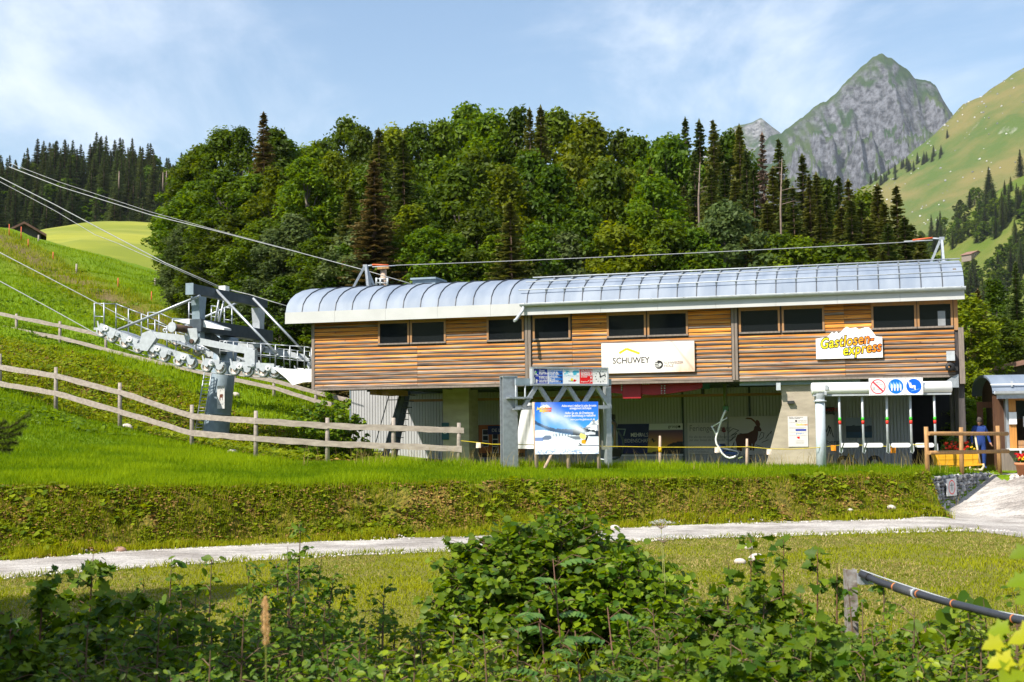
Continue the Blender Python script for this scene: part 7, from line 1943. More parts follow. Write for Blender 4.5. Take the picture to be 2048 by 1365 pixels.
def tree(name, x, y, z, h, variant, refH, crown_m, bark_m, label, group, sxy=1.0, rot=None, cat='tree'):
    rt = bpy.data.objects.new(name, None); rt.empty_display_size = .5; COL.objects.link(rt)
    k = h / refH
    rt.location = (x, y, z); rt.rotation_euler = (0, 0, random.uniform(0, 6.28) if rot is None else rot); rt.scale = (k * sxy, k * sxy, k)
    tag(rt, label, cat, group)
    for nm, me, m in (('crown', variant[0], crown_m), ('trunk', variant[1], bark_m)):
        o = bpy.data.objects.new(nm, withmat(me, m)); COL.objects.link(o); o.parent = rt
    return rt
# the wood behind the station: (px, py of the top, metres ahead, kind, tint)
LM = [(345, 'at the left end of the wood'), (385, 'left above the tower'), (430, 'above the tower gantry'), (480, 'just right of the tower gantry'), (527, 'beside the tall browned spruce'), (570, 'left of the roof end'), (615, 'above the roof end'), (660, 'right of the roof end'),
      (705, 'left of the roof trestle'), (750, 'above the utility pole'), (800, 'between utility pole and roof vent'), (850, 'above the roof vent'), (900, 'right of the roof vent'), (945, 'left of the downpipe'), (1000, 'above the third window'), (1050, 'where the snow rails begin'),
      (1100, 'above the fourth window'), (1150, 'left of the cream banner'), (1200, 'above the banner left end'), (1250, 'above the yellow roof line'), (1300, 'above the cream banner middle'), (1350, 'above the banner right end'), (1400, 'right of the cream banner'), (1450, 'above the right pilaster'), (1500, 'left of the seventh window'),
      (1550, 'above the seventh window'), (1600, 'above the eighth window'), (1650, 'above the express sign'), (1700, 'right above the express sign'), (1750, 'left of the ninth window'), (1800, 'above the ninth window'), (1850, 'near the right trestle'), (1950, 'right of the station end')]
_used = {}
def place_label(px, row, what):
    lm = min(LM, key=lambda q: abs(q[0] - px))[1]
    lab = f'{what}, {row} row of the wood, {lm}'
    for extra in ('', ', taller', ', lower', ', broader', ', slender', ', darker', ', lighter'):
        if lab + extra not in _used: break
    lab += extra; _used[lab] = 1
    return lab
def ground_at(x, y):
    return max(-1.5, hz(x, y)) if y < 138 else 2.0
B, S_ = 'b', 's'
wood = [(388, 312, 96, B, 'deep green'), (405, 300, 94, B, 'fresh green'), (440, 274, 93, B, 'deep green'), (482, 268, 92, B, 'deep green'), (527, 222, 84, S_, 'brown tipped'), (548, 268, 88, B, 'deep green'), (580, 292, 90, B, 'deep green'), (616, 308, 92, B, 'fresh green'),
        (650, 290, 96, B, 'deep green'), (690, 249, 98, B, 'fresh green'), (728, 268, 95, B, 'deep green'), (757, 254, 84, S_, 'olive'), (786, 274, 97, B, 'yellowish green'), (815, 250, 99, S_, 'dark'), (842, 262, 96, B, 'deep green'), (880, 256, 97, B, 'deep green'), (930, 224, 100, B, 'fresh green'), (978, 244, 98, B, 'fresh green'),
        (1022, 230, 97, B, 'deep green'), (1059, 213, 88, S_, 'olive'), (1081, 208, 90, S_, 'olive'), (1128, 238, 97, B, 'deep green'), (1165, 256, 95, B, 'yellowish green'), (1200, 272, 96, B, 'deep green'), (1237, 278, 98, B, 'deep green'), (1275, 288, 97, B, 'fresh green'), (1315, 296, 95, B, 'deep green'), (1350, 292, 92, B, 'deep green'),
        (1370, 232, 96, S_, 'dark'), (1398, 236, 99, S_, 'dark'), (1426, 238, 94, S_, 'olive'), (1478, 246, 93, S_, 'olive'), (1524, 262, 92, S_, 'dead'), (1557, 276, 88, S_, 'dark'), (1604, 305, 92, S_, 'dark'), (1632, 342, 88, S_, 'olive'), (1676, 350, 90, S_, 'dark'), (1696, 356, 84, S_, 'olive'), (1754, 364, 82, S_, 'olive'), (1792, 370, 82, S_, 'olive'), (1650, 372, 92, B, 'deep green'), (1455, 285, 96, B, 'deep green'), (1720, 400, 88, B, 'deep green'),
        (1822, 446, 78, S_, 'dark'), (1858, 520, 84, B, 'deep green')]
mid = [(1388, 300, 88, S_, 'dark'), (1412, 352, 82, S_, 'olive'), (1448, 318, 86, S_, 'dark'), (1492, 300, 88, S_, 'dark'), (1545, 330, 84, S_, 'olive'), (1572, 352, 82, S_, 'dark'), (1618, 352, 84, S_, 'olive'), (1652, 388, 80, S_, 'dark'), (1682, 410, 78, S_, 'olive'), (1722, 398, 79, S_, 'dark'), (1768, 402, 78, S_, 'olive'), (1808, 430, 76, S_, 'dark'), (1842, 470, 74, S_, 'olive'), (1300, 330, 80, S_, 'olive'), (700, 372, 68, S_, 'olive'), (376, 392, 84, B, 'deep green'), (395, 372, 82, B, 'fresh green'), (452, 350, 80, B, 'fresh green'), (512, 362, 80, B, 'deep green'), (560, 345, 78, B, 'yellowish green'), (618, 330, 76, B, 'fresh green'), (668, 318, 78, B, 'yellowish green'), (722, 345, 78, B, 'deep green'), (748, 318, 66, S_, 'brown tipped'), (806, 276, 70, S_, 'dark'), (830, 380, 74, B, 'deep green'),
       (880, 330, 78, B, 'fresh green'), (928, 350, 76, B, 'deep green'), (960, 318, 82, B, 'deep green'), (1010, 350, 76, B, 'yellowish green'), (1060, 320, 80, B, 'deep green'), (1105, 345, 76, B, 'deep green'), (1152, 330, 78, B, 'yellowish green'), (1205, 345, 76, B, 'deep green'), (1260, 350, 76, B, 'yellowish green'), (1310, 372, 74, B, 'fresh green'), (1368, 372, 76, S_, 'olive'),
       (1422, 330, 78, S_, 'dark'), (1470, 352, 78, S_, 'olive'), (1506, 335, 80, S_, 'dark'), (1585, 370, 78, S_, 'dark'), (1534, 400, 76, S_, 'olive'), (1640, 410, 74, S_, 'olive'), (1702, 396, 74, S_, 'dark'), (1735, 432, 74, S_, 'olive'), (1775, 446, 73, S_, 'dark'), (1835, 500, 72, S_, 'olive')]
low = [(376, 455, 78, B, 'grey green'), (385, 440, 78, B, 'deep green'), (430, 430, 76, B, 'deep green'), (472, 440, 74, B, 'deep green'), (520, 450, 72, B, 'deep green'), (560, 470, 70, B, 'grey green'), (600, 440, 70, B, 'grey green'), (645, 485, 68, B, 'deep green'), (690, 500, 67, B, 'deep green'), (712, 452, 68, B, 'grey green'), (770, 490, 67, B, 'fresh green'), (815, 420, 68, B, 'yellowish green'), (860, 470, 66, B, 'fresh green'), (905, 480, 66, B, 'deep green'),
       (950, 430, 68, B, 'deep green'), (1020, 402, 63, S_, 'olive'), (985, 480, 66, B, 'fresh green'), (1085, 460, 66, B, 'deep green'), (1130, 480, 66, B, 'grey green'), (1180, 440, 67, B, 'deep green'), (1230, 470, 66, B, 'yellowish green'), (1285, 430, 67, B, 'fresh green'), (1335, 460, 66, B, 'deep green'), (1390, 470, 66, B, 'deep green'), (1440, 420, 68, B, 'grey green'), (1490, 470, 66, S_, 'olive'), (1545, 480, 66, B, 'deep green'), (1600, 490, 66, B, 'fresh green'), (1660, 500, 66, B, 'deep green'), (1710, 505, 66, B, 'deep green'),
       (1765, 500, 64, S_, 'olive'), (1815, 520, 64, S_, 'olive'), (1500, 420, 70, S_, 'olive'),
       (362, 520, 82, B, 'grey green'), (388, 520, 80, B, 'deep green'), (412, 510, 76, B, 'grey green'), (462, 525, 74, B, 'deep green'), (515, 540, 71, B, 'deep green'), (570, 560, 68, B, 'deep green')]
for row, lst in (('rear', wood), ('middle', mid), ('front', low)):
    for i, (px, py, Y, kd, tint) in enumerate(lst):
        q = P(px, py, Y); gz = ground_at(q.x, Y); h = max(3.0, q.z - gz)
        if kd == B:
            v = BL[(i * 3 + len(row)) % len(BL)]
            w_ = .86 if h > 15 else min(1.7, 13 / h * .75 + .25)
            tree('broadleaf_tree', q.x, Y, gz, h * 1.02, v, 20 * .985, LEAFC[tint], M_BARK, place_label(px, row, f'{tint} tree'), f'broadleaf trees of the {row} row', sxy=w_ * random.uniform(.92, 1.1))
        else:
            v = SPV[3] if tint == 'dead' else SPV[i % 3]
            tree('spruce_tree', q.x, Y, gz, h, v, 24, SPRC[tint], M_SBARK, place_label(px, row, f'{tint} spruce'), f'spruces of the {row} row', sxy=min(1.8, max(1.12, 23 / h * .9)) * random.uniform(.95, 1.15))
# spruces and bushes at the right of the station
for px, py, Y, kd, tint, lab in ((1955, 575, 62, S_, 'brown tipped', 'big drooping spruce just right of the station roof end'), (2030, 520, 72, S_, 'dark', 'tall dark spruce behind the kiosk at the right edge'), (2075, 470, 80, S_, 'dark', 'dark spruce cut by the right edge of the view'), (1925, 600, 58, B, 'yellowish green', 'yellowish tree behind the dark corner posts'),
                                 (1985, 640, 66, B, 'deep green', 'deep green tree left above the chalet roof'), (2035, 650, 68, B, 'fresh green', 'fresh green tree above the chalet roof'), (1950, 760, 54, B, 'fresh green', 'round bush between the station end and the kiosk'), (1978, 790, 52, B, 'yellowish green', 'light bush behind the kiosk door'), (1935, 800, 50.5, B, 'fresh green', 'low bush behind the timber fence'), (1998, 560, 78, B, 'deep green', 'dark broadleaf tree between the two right spruces'), (2062, 690, 66, B, 'yellowish green', 'yellowish tree right of the chalet')):
    q = P(px, py, Y); gz = ground_at(q.x, Y); h = max(2.5, q.z - gz)
    v = (SPV[2] if kd == S_ else BL[int(px) % 5])
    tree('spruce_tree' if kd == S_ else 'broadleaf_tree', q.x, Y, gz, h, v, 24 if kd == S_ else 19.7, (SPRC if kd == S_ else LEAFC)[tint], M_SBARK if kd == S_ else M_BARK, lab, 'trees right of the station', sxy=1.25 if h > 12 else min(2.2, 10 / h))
# bare dead trunks showing pale in the wood
for px, pt, pb, Y, lab in ((1397, 325, 400, 74, 'pale bare dead trunk with short snags standing before the dark spruces'), (1561, 318, 420, 75, 'tall reddish bare trunk beside the dead spruce')):
    q = P(px, pb, Y); t_ = P(px + 3, pt, Y); gz = ground_at(q.x, Y)
    d_ = Thing('dead_tree', (q.x, Y, gz), lab, 'dead tree')
    d_.part('trunk', MB().tube([(q.x, Y, gz), q, t_], [.08, .06, .02], 7), SPRC['dead'] if False else mat('pale dead wood', (.18, .135, .105), .8, 0, .15, 5))
    for k in range(9):
        p = q.lerp(t_, .1 + .09 * k); a = random.uniform(0, 6.28); ln = random.uniform(.5, 1.5) * (1 - .06 * k)
        d_.part('snag', MB().tube([p, p + Vector((math.cos(a) * ln * .6, math.sin(a) * ln * .6, .15 * ln)), p + Vector((math.cos(a) * ln, math.sin(a) * ln, ln * .1))], [.022, .015, .006], 5), mat('pale dead wood', (.18, .135, .105), .8, 0, .15, 5))
# far wood on the left hill
def hill_z(x, y, fn): return float(fn(np.array([[x]]), np.array([[y]]))[0, 0])
rw = np.random.default_rng(11)
n_far = 0
special = {0: 'lone dark spruce at the far left of the hill skyline', 1: 'tall lone spruce rising above the hill skyline', 2: 'pointed spruce left of the hilltop', 3: 'broad spruce on the left shoulder of the hilltop', 4: 'tallest spruce at the left side of the hilltop'}
def far_tree(x, y, z, h, kd, lab, grp, mname='far'):
    global n_far
    v = SPF[n_far % 3] if kd == S_ else BLF[n_far % 2]; n_far += 1
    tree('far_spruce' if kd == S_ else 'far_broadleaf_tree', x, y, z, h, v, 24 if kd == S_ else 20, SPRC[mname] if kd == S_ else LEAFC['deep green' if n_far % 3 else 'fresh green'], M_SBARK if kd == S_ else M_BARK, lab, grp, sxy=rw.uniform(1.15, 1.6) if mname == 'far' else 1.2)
for i, (px, py) in enumerate(((8, 328), (62, 320), (112, 322), (136, 308), (182, 286), (210, 290), (248, 294), (264, 298), (292, 304), (320, 296), (340, 318), (368, 312), (25, 340), (92, 330))):
    Y = 470; q = P(px, py + 14, Y); z = hill_z(q.x, Y, wood_fn)
    far_tree(q.x, Y, z - .5, max(12, q.z - z), S_, special.get(i, 'dark spruce standing on the skyline of the wooded hill'), 'spruces on the hill skyline')
for i in range(250):
    px = rw.uniform(-40, 390); Y = 275 + 192 * rw.random() ** .55
    q = P(px, 400, Y); z = hill_z(q.x, Y, wood_fn)
    kd = S_ if rw.random() < (.86 if Y > 330 else .6) else B
    zn = next(nm for lim, nm in ((20, 'at its left edge'), (75, 'above the barn'), (130, 'right of the barn'), (190, 'left of the hilltop'), (250, 'under the hilltop'), (310, 'right of the hilltop'), (999, 'beside the near wood')) if px < lim) + ', ' + ('low down' if Y < 360 else ('half way up' if Y < 425 else 'near the crest'))
    far_tree(q.x, Y, z - .5, rw.uniform(12, 19) if kd == S_ else rw.uniform(9, 13), kd, 'dark spruce in the left hill wood ' + zn if kd == S_ else 'round green tree in the left hill wood ' + zn, 'spruces of the left hill wood' if kd == S_ else 'broadleaf trees of the left hill wood')
# pale dead trunks on the hill
for px, pt, pb in ((238, 343, 378), (326, 345, 382), (333, 342, 372)):
    Y = 330; q, t_ = P(px, pb, Y), P(px, pt, Y)
    solo('dead_tree', MB().tube([q, q.lerp(t_, .5), t_], [.25, .2, .08], 6), mat('pale dead wood', (.18, .135, .105), .8, 0, .15, 5), {238: 'pale dead trunk in the middle of the left hill wood', 326: 'reddish dead tree at the right of the left hill wood', 333: 'thin dead trunk beside the reddish dead tree'}[px], 'dead tree', base=q)
# woods and single trees on the right hand slopes
def on_surface(px, py, fn, ys):
    for Y in ys:
        q = P(px, py, float(Y))
        if hill_z(q.x, float(Y), fn) >= q.z: return q.x, float(Y), hill_z(q.x, float(Y), fn)
    return None
ysr = np.arange(150, 900, 6)
def in_poly(px, py, poly):
    c = False
    for (x0_, y0_), (x1_, y1_) in zip(poly, poly[1:] + poly[:1]):
        if (y0_ > py) != (y1_ > py) and px < (x1_ - x0_) * (py - y0_) / (y1_ - y0_) + x0_: c = not c
    return c
patches = [([(1822, 400), (1870, 380), (1930, 345), (1985, 340), (1990, 400), (2030, 440), (1990, 480), (1930, 500), (1830, 520)], 62, 'strip wood on the right pasture hill'), ([(1925, 560), (1990, 520), (2055, 500), (2055, 680), (1925, 700)], 55, 'wood at the pasture hill foot'), ([(1985, 330), (2055, 300), (2055, 350), (1990, 370)], 12, 'row of spruces on the upper right pasture'), ([(2020, 420), (2055, 410), (2055, 470), (2030, 470)], 10, 'right edge clump on the pasture hill')]
for poly, n_, lab in patches:
    k = 0; tries = 0
    while k < n_ and tries < n_ * 20:
        tries += 1
        px = rw.uniform(min(p[0] for p in poly), max(p[0] for p in poly)); py = rw.uniform(min(p[1] for p in poly), max(p[1] for p in poly))
        if not in_poly(px, py, poly): continue
        h_ = on_surface(px, py, near_fn, ysr)
        if h_ is None: continue
        kd = S_ if rw.random() < .5 else B
        far_tree(h_[0], h_[1], h_[2] - .3, (rw.uniform(11, 19) if kd == S_ else rw.uniform(8, 12)) * min(1, h_[1] / 500 + .35), kd, ('dark spruce' if kd == S_ else 'round green tree') + ' in the ' + lab + (', upper ' if py < sum(p[1] for p in poly) / len(poly) else ', lower ') + ('left part' if px < sum(p[0] for p in poly) / len(poly) else 'right part'), lab); k += 1
for px, py, lab in ((1752, 415, 'small lone tree on the dry slope left of the strip wood'), (2022, 385, 'lone spruce on the bright upper pasture'), (2030, 478, 'lone round tree at the lower right pasture'), (1895, 282, 'tiny spruce on the notch below the peak'), (2010, 392, 'small bush on the bright upper pasture')):
    h_ = on_surface(px, py, near_fn, ysr) or on_surface(px, py, slope_fn, np.arange(900, 2000, 15))
    if h_: far_tree(h_[0], h_[1], h_[2] - .3, 10 if h_[1] < 900 else 14, S_, lab, 'single trees on the right slopes')
for i in range(22):
    px = 1740 + 150 * i / 22 + rw.uniform(-4, 4); py = 352 - (px - 1740) * .40 + rw.uniform(-3, 12)
    h_ = on_surface(px, py + 18, slope_fn, np.arange(900, 2400, 15))
    if h_: far_tree(h_[0], h_[1], h_[2] - 1, rw.uniform(12, 20), S_, 'tiny dark spruce in the band of trees below the cliff', 'spruces below the cliff')
# ------------------------------------------------------------------ grass, weeds and herbs
rg = np.random.default_rng(5)
def blades(name, x, y, h, wdt, m, tint, lean=.35, kind='stuff', label=None, z=None):
    n = len(x); z = height(x, y) if z is None else z
    a = rg.uniform(0, 2 * math.pi, n); b_ = rg.uniform(0, 2 * math.pi, n); ln = h * lean * rg.uniform(.2, 1.3, n)
    dx, dy = np.cos(a) * wdt / 2, np.sin(a) * wdt / 2
    mx_, my_ = x + np.cos(b_) * ln * .35, y + np.sin(b_) * ln * .35
    tx, ty = x + np.cos(b_) * ln, y + np.sin(b_) * ln
    V = np.stack([np.c_[x - dx, y - dy, z - .03], np.c_[x + dx, y + dy, z - .03], np.c_[mx_ + dx * .7, my_ + dy * .7, z + h * .6], np.c_[mx_ - dx * .7, my_ - dy * .7, z + h * .6], np.c_[tx, ty, z + h]], 1).reshape(-1, 3)
    i = np.arange(n)[:, None] * 5
    F = np.concatenate([np.concatenate([i, i + 1, i + 2], 1), np.concatenate([i, i + 2, i + 3], 1), np.concatenate([i + 3, i + 2, i + 4], 1)])
    o = link(bpy.data.objects.new(name, npmesh(name, V, F, m, tint=np.repeat(tint, 5)))); tag(o, label, None, None, kind)
    return o
M_BLADE = leafmat('lush grass blade', (.102, .182, .003), (.24, .335, .006), .45, .7, objvar=0, spec=.06)
M_MEADB = leafmat('meadow grass blade', (.12, .17, .004), (.31, .32, .012), .4, .7, objvar=0, spec=.06)
M_STRAW = leafmat('dry grass stem', (.30, .22, .07), (.45, .36, .14), .3, .7, objvar=0)
def scatter(n, y0, y1, keep):
    out = []
    got = 0
    while got < n:
        y = y0 * (y1 / y0) ** rg.random(n * 2); x = (rg.random(n * 2) * 2 - 1) * (1.2 + y * .42)
        k = keep(x, y); out.append(np.c_[x[k], y[k]]); got += k.sum()
    return np.concatenate(out)[:n].T
lush = lambda x, y: (y > y_top(x) - .35) & (rg.random(len(x)) > weedy(x, y) * .8) & ~((y > 41.6) & (x > -8.5)) & ~((x > GA.x - .1) & (y > y_top(x) + 2)) & ~((x > GA.x) & (y < y_top(x)))
x, y = scatter(150000, 28, 47, lush)
patch = fbm(x * .5, y * .5, 61, 4)
h = .13 * (1 + 1.0 * patch) * rg.uniform(.6, 1.5, len(x)) * np.where((y > 39.5) & (x > -8), 1.35, 1)
blades('meadow_grass', x, y, h, .020, M_BLADE, np.clip(.45 + patch * .95 + rg.normal(0, .2, len(x)), 0, 1))
x, y = scatter(80000, 46, 112, lambda x, y: (x < -5) & (rg.random(len(x)) > weedy(x, y) * .97) & (x > -.48 * y))
patch = fbm(x * .25, y * .25, 62, 4)
blades('hill_grass', x, y, .17 * (1 + .6 * patch) * rg.uniform(.6, 1.5, len(x)), .045, M_BLADE, np.clip(.5 + patch * .7 + rg.normal(0, .15, len(x)), 0, 1))
mown = lambda x, y: (y < y_path(x) + .12 - flare(x) + fbm(x * 1.1, x * 0, 60, 4) * .5 * sstep(11, 13, x)) & (x < 16.5)
x, y = scatter(120000, 14, 36, mown)
patch = fbm(x * .6, y * .6, 63, 4)
edge = np.exp(-((y - y_path(x) + flare(x)) / .5) ** 2)
blades('mown_grass', x, y, (.028 + .045 * np.clip(patch + .1, 0, 1) + .05 * edge) * rg.uniform(.5, 1.6, len(x)), .016, M_MEADB, np.clip(.4 + patch * .7 + rg.normal(0, .2, len(x)), 0, 1), 1.3)
x, y = scatter(26000, 15, 34, lambda x, y: mown(x, y) & (fbm(x * .6, y * .6, 63, 4) < .05))
blades('mown_straw', x, y, rg.uniform(.02, .06, len(x)), .014, M_STRAW, rg.random(len(x)), 2.4)
# tall seed stems along the station front
x, y = scatter(750, 38.5, 43.5, lambda x, y: (x > -6.5) & (x < 13.5) & (y > 39 - .1 * x) & (fbm(x * 1.2, y * 1.2, 70) > .12))
blades('seed_grass', x, y, rg.uniform(.25, .75, len(x)), .012, M_STRAW, rg.random(len(x)) * .6, .5)
# grass along the bank edge and the path verge
x, y = scatter(34000, 26.5, 38.5, lambda x, y: (x < GA.x + .2) & (y > y_bot(x) - .05) & (y < y_top(x) + .1) & (fbm(x * 1.1, y * 1.6, 65) + .3 * fbm(x * 4, y * 4, 66) > -.30))
t_ = (y - y_bot(x)) / (y_top(x) - y_bot(x))
blades('bank_grass', x, y, rg.uniform(.07, .20, len(x)) * (1 + .4 * (t_ < .2)), .018, M_MEADB, np.clip(.35 + .5 * (t_ < .25) + rg.normal(0, .25, len(x)), 0, 1), .5)
x, y = scatter(2600, 22, 38, lambda x, y: (y > y_path(x) - .1) & (y < y_bot(x) + .3) & (x < 11) & (np.minimum(np.abs(y - y_path(x)), np.abs(y - y_bot(x))) < .28) & (fbm(x * 2.5, y * 2.5, 67) > .1))
blades('verge_grass', x, y, rg.uniform(.05, .16, len(x)), .02, M_MEADB, rg.random(len(x)), .8)
# leafy weeds on the bank and on the rough strip behind the fence
M_WEED = leafmat('weed leaf', (.07, .12, .004), (.24, .29, .008), .4, .6, objvar=0, spec=.12); M_DRYL = leafmat('dry brown leaf', (.14, .085, .025), (.36, .21, .06), .2, .7, objvar=0)
def template(kind):
    """one leaf lying along +x: outline fan folded along the midrib"""
    if kind == 'round': o = [(0, 0), (.12, .28), (.4, .46), (.72, .38), (1, 0), (.72, -.38), (.4, -.46), (.12, -.28)]
    elif kind == 'oval': o = [(0, 0), (.25, .24), (.6, .27), (1, 0), (.6, -.27), (.25, -.24)]
    elif kind == 'maple': o = [(0, 0), (.02, .16), (-.08, .42), (.22, .36), (.36, .62), (.52, .30), (.66, .32), (1, 0), (.66, -.32), (.52, -.30), (.36, -.62), (.22, -.36), (-.08, -.42), (.02, -.16)]
    elif kind == 'kite': o = [(0, 0), (.4, .4), (1, 0), (.4, -.4)]
    n = len(o); half = n // 2
    tip = max(range(n), key=lambda i: o[i][0])
    V = [(a, b_, .22 * abs(b_) - .10 * a * a) for a, b_ in o] + [(.5, 0, -.04)]
    F = [(i, (i + 1) % n, n) for i in range(n)]
    return np.array(V), np.array(F)
TEMPL = {k: template(k) for k in ('round', 'oval', 'maple', 'kite')}
def leaves(kind, p, dirv, nrm, size):
    """leaf meshes at points p, along dirv, facing nrm"""
    tv, tf = TEMPL[kind]; n = len(p)
    x = dirv / (np.linalg.norm(dirv, axis=1)[:, None] + 1e-9); z = nrm - x * (nrm * x).sum(1)[:, None]; z /= np.linalg.norm(z, axis=1)[:, None] + 1e-9; y = np.cross(z, x)
    V = (tv[None, :, 0, None] * x[:, None] + tv[None, :, 1, None] * y[:, None] + tv[None, :, 2, None] * z[:, None]) * size[:, None, None] + p[:, None]
    F = (tf[None] + len(tv) * np.arange(n)[:, None, None]).reshape(-1, 3)
    return V.reshape(-1, 3), F, len(tv)
def weeds(name, x, y, size, kind, m, hmax):
    n = len(x); z = height(x, y) + rg.uniform(.02, hmax, n)
    a = rg.uniform(0, 6.283, n); d = np.c_[np.cos(a), np.sin(a), rg.uniform(-.5, .3, n)]
    nn = np.c_[rg.normal(0, .4, n), rg.normal(-.25, .4, n), np.ones(n)]
    V, F, k = leaves(kind, np.c_[x, y, z], d, nn, size)
    o = link(bpy.data.objects.new(name, npmesh(name, V, F, m, tint=np.repeat(rg.random(n), k)))); tag(o, None, None, None, 'stuff')
bank = lambda x, y: (x < GA.x + .2) & (y > y_bot(x) + .1) & (y < y_top(x) + .15)
cl = lambda x, y, s, t: fbm(x * 1.4, y * 1.9, s, 3) > t
x, y = scatter(22000, 26.5, 38.5, lambda x, y: bank(x, y) & (fbm(x * 2.2, y * 3, 80, 5) > -.02)); weeds('bank_weeds', x, y, rg.uniform(.03, .085, len(x)) * rg.uniform(.8, 1.3, len(x)), 'round', M_WEED, .09)
x, y = scatter(1300, 26.5, 38.5, lambda x, y: bank(x, y) & cl(x, y, 81, .12)); weeds('bank_weeds', x, y, rg.uniform(.12, .18, len(x)), 'round', M_WEED, .14)
x, y = scatter(20000, 26.5, 38.5, lambda x, y: bank(x, y) & (fbm(x * 2, y * 3, 82, 4) > -.1)); weeds('bank_litter', x, y, rg.uniform(.03, .10, len(x)), 'oval', M_DRYL, .07)
x, y = scatter(14000, 44, 66, lambda x, y: (x < -3) & (weedy(x, y) > .35) & (x > -.46 * y)); weeds('slope_weeds', x, y, rg.uniform(.08, .2, len(x)), 'round', M_WEED, .25)
x, y = scatter(12000, 44, 66, lambda x, y: (x < -3) & (weedy(x, y) > .3) & (x > -.46 * y)); weeds('slope_litter', x, y, rg.uniform(.08, .2, len(x)), 'oval', M_DRYL, .1)
x, y = scatter(22000, 50, 112, lambda x, y: (x < -9) & (weedy(x, y) > .3) & (x > -.46 * y) & (fbm(x * .5, y * .5, 86) > -.2)); blades('dry_hill_grass', x, y, rg.uniform(.1, .3, len(x)), .05, M_MEADB, rg.random(len(x)), .7)
x, y = scatter(6000, 46, 100, lambda x, y: (x < -8) & (x > -.46 * y) & (fbm(x * .4, y * .4, 85) > .1)); weeds('hill_weeds', x, y, rg.uniform(.12, .28, len(x)), 'round', LEAFC['fresh green'], .12)
# stray stones on the bank and meadow, gravel grains at the path edge
x, y = scatter(1600, 22, 38, lambda x, y: (np.abs(y - y_path(x)) < .35) | (np.abs(y - y_bot(x)) < .3) & (x < GA.x)); 
tag(link(bpy.data.objects.new('verge_gravel', stones('verge_gravel', np.c_[x, y, height(x, y) + .02], .03, M_ST2, rg))), kind='stuff')
for i, (px, py, Y, s_, lab) in enumerate(((1512, 1123, 24.6, .17, 'round pale stone in the mown meadow, the larger one'), (1497, 1100, 27, .13, 'pale stone farther back in the mown meadow beside the maple tips'), (1228, 998, 32.6, .16, 'flat pale stone on the bank above the hazel bush'), (1783, 1008, 35.6, .14, 'pale stone on the bank near its right end'), (1700, 1020, 35.2, .09, 'small pale stone low on the right part of the bank'), (240, 1026, 29, .17, 'reddish stone on the dark hollow of the left bank'), (255, 833, 49.5, .25, 'pale stone on the rough slope behind the fence'), (470, 775, 60, .24, 'pale boulder near the upper fence right of the tower'), (465, 880, 46, .2, 'pale stone at the foot of the slope right of the tower'), (1480, 1132, 24.2, .12, 'low pale stone left of the larger round stone'))):
    p = P(px, py, Y); gz = hz(p.x, p.y)
    rr_ = np.random.default_rng(i + 40); mb = MB()
    V = _ico_v * np.array([1.2, 1, .75]) * rr_.uniform(.8, 1.2, (12, 1)) * s_
    mb.add([Vector(v) + Vector((p.x, p.y, gz + s_ * .35)) for v in V], [tuple(f) for f in _ico_f], True)
    ob = solo('stone', mb, mat('pale stone', (.50, .44, .39), .9, 0, .12, 9, .5, 20) if i != 5 else mat('reddish stone', (.32, .19, .13), .9, 0, .15, 9, .5, 20), lab, 'stone')
    md = ob.modifiers.new('round', 'SUBSURF'); md.levels = md.render_levels = 1

# ------------------------------------------------------------------ foreground shrubs
LF = {'hazel': leafmat('hazel leaves', (.04, .10, .003), (.18, .26, .006), .42, .52, objvar=.12, spec=.22), 'maple': leafmat('maple leaves', (.034, .09, .004), (.155, .225, .010), .42, .52, objvar=.12, spec=.22),
      'alder': leafmat('alder leaves', (.038, .10, .006), (.15, .22, .014), .42, .52, objvar=.12, spec=.22), 'rowan': leafmat('rowan leaves', (.04, .11, .02), (.12, .21, .045), .3, .42, objvar=.1, spec=.22), 'bramble': leafmat('bramble leaves', (.06, .12, .003), (.24, .31, .007), .4, .45, objvar=.12, spec=.35),
      'yellow': leafmat('yellow maple leaves', (.25, .30, .010), (.46, .44, .015), .5, .45, objvar=.08)}
M_TWIG = mat('brown green twig', (.12, .075, .04), .7, 0, .2, 12); M_RTWIG = mat('reddish stalk', (.12, .055, .03), .6)
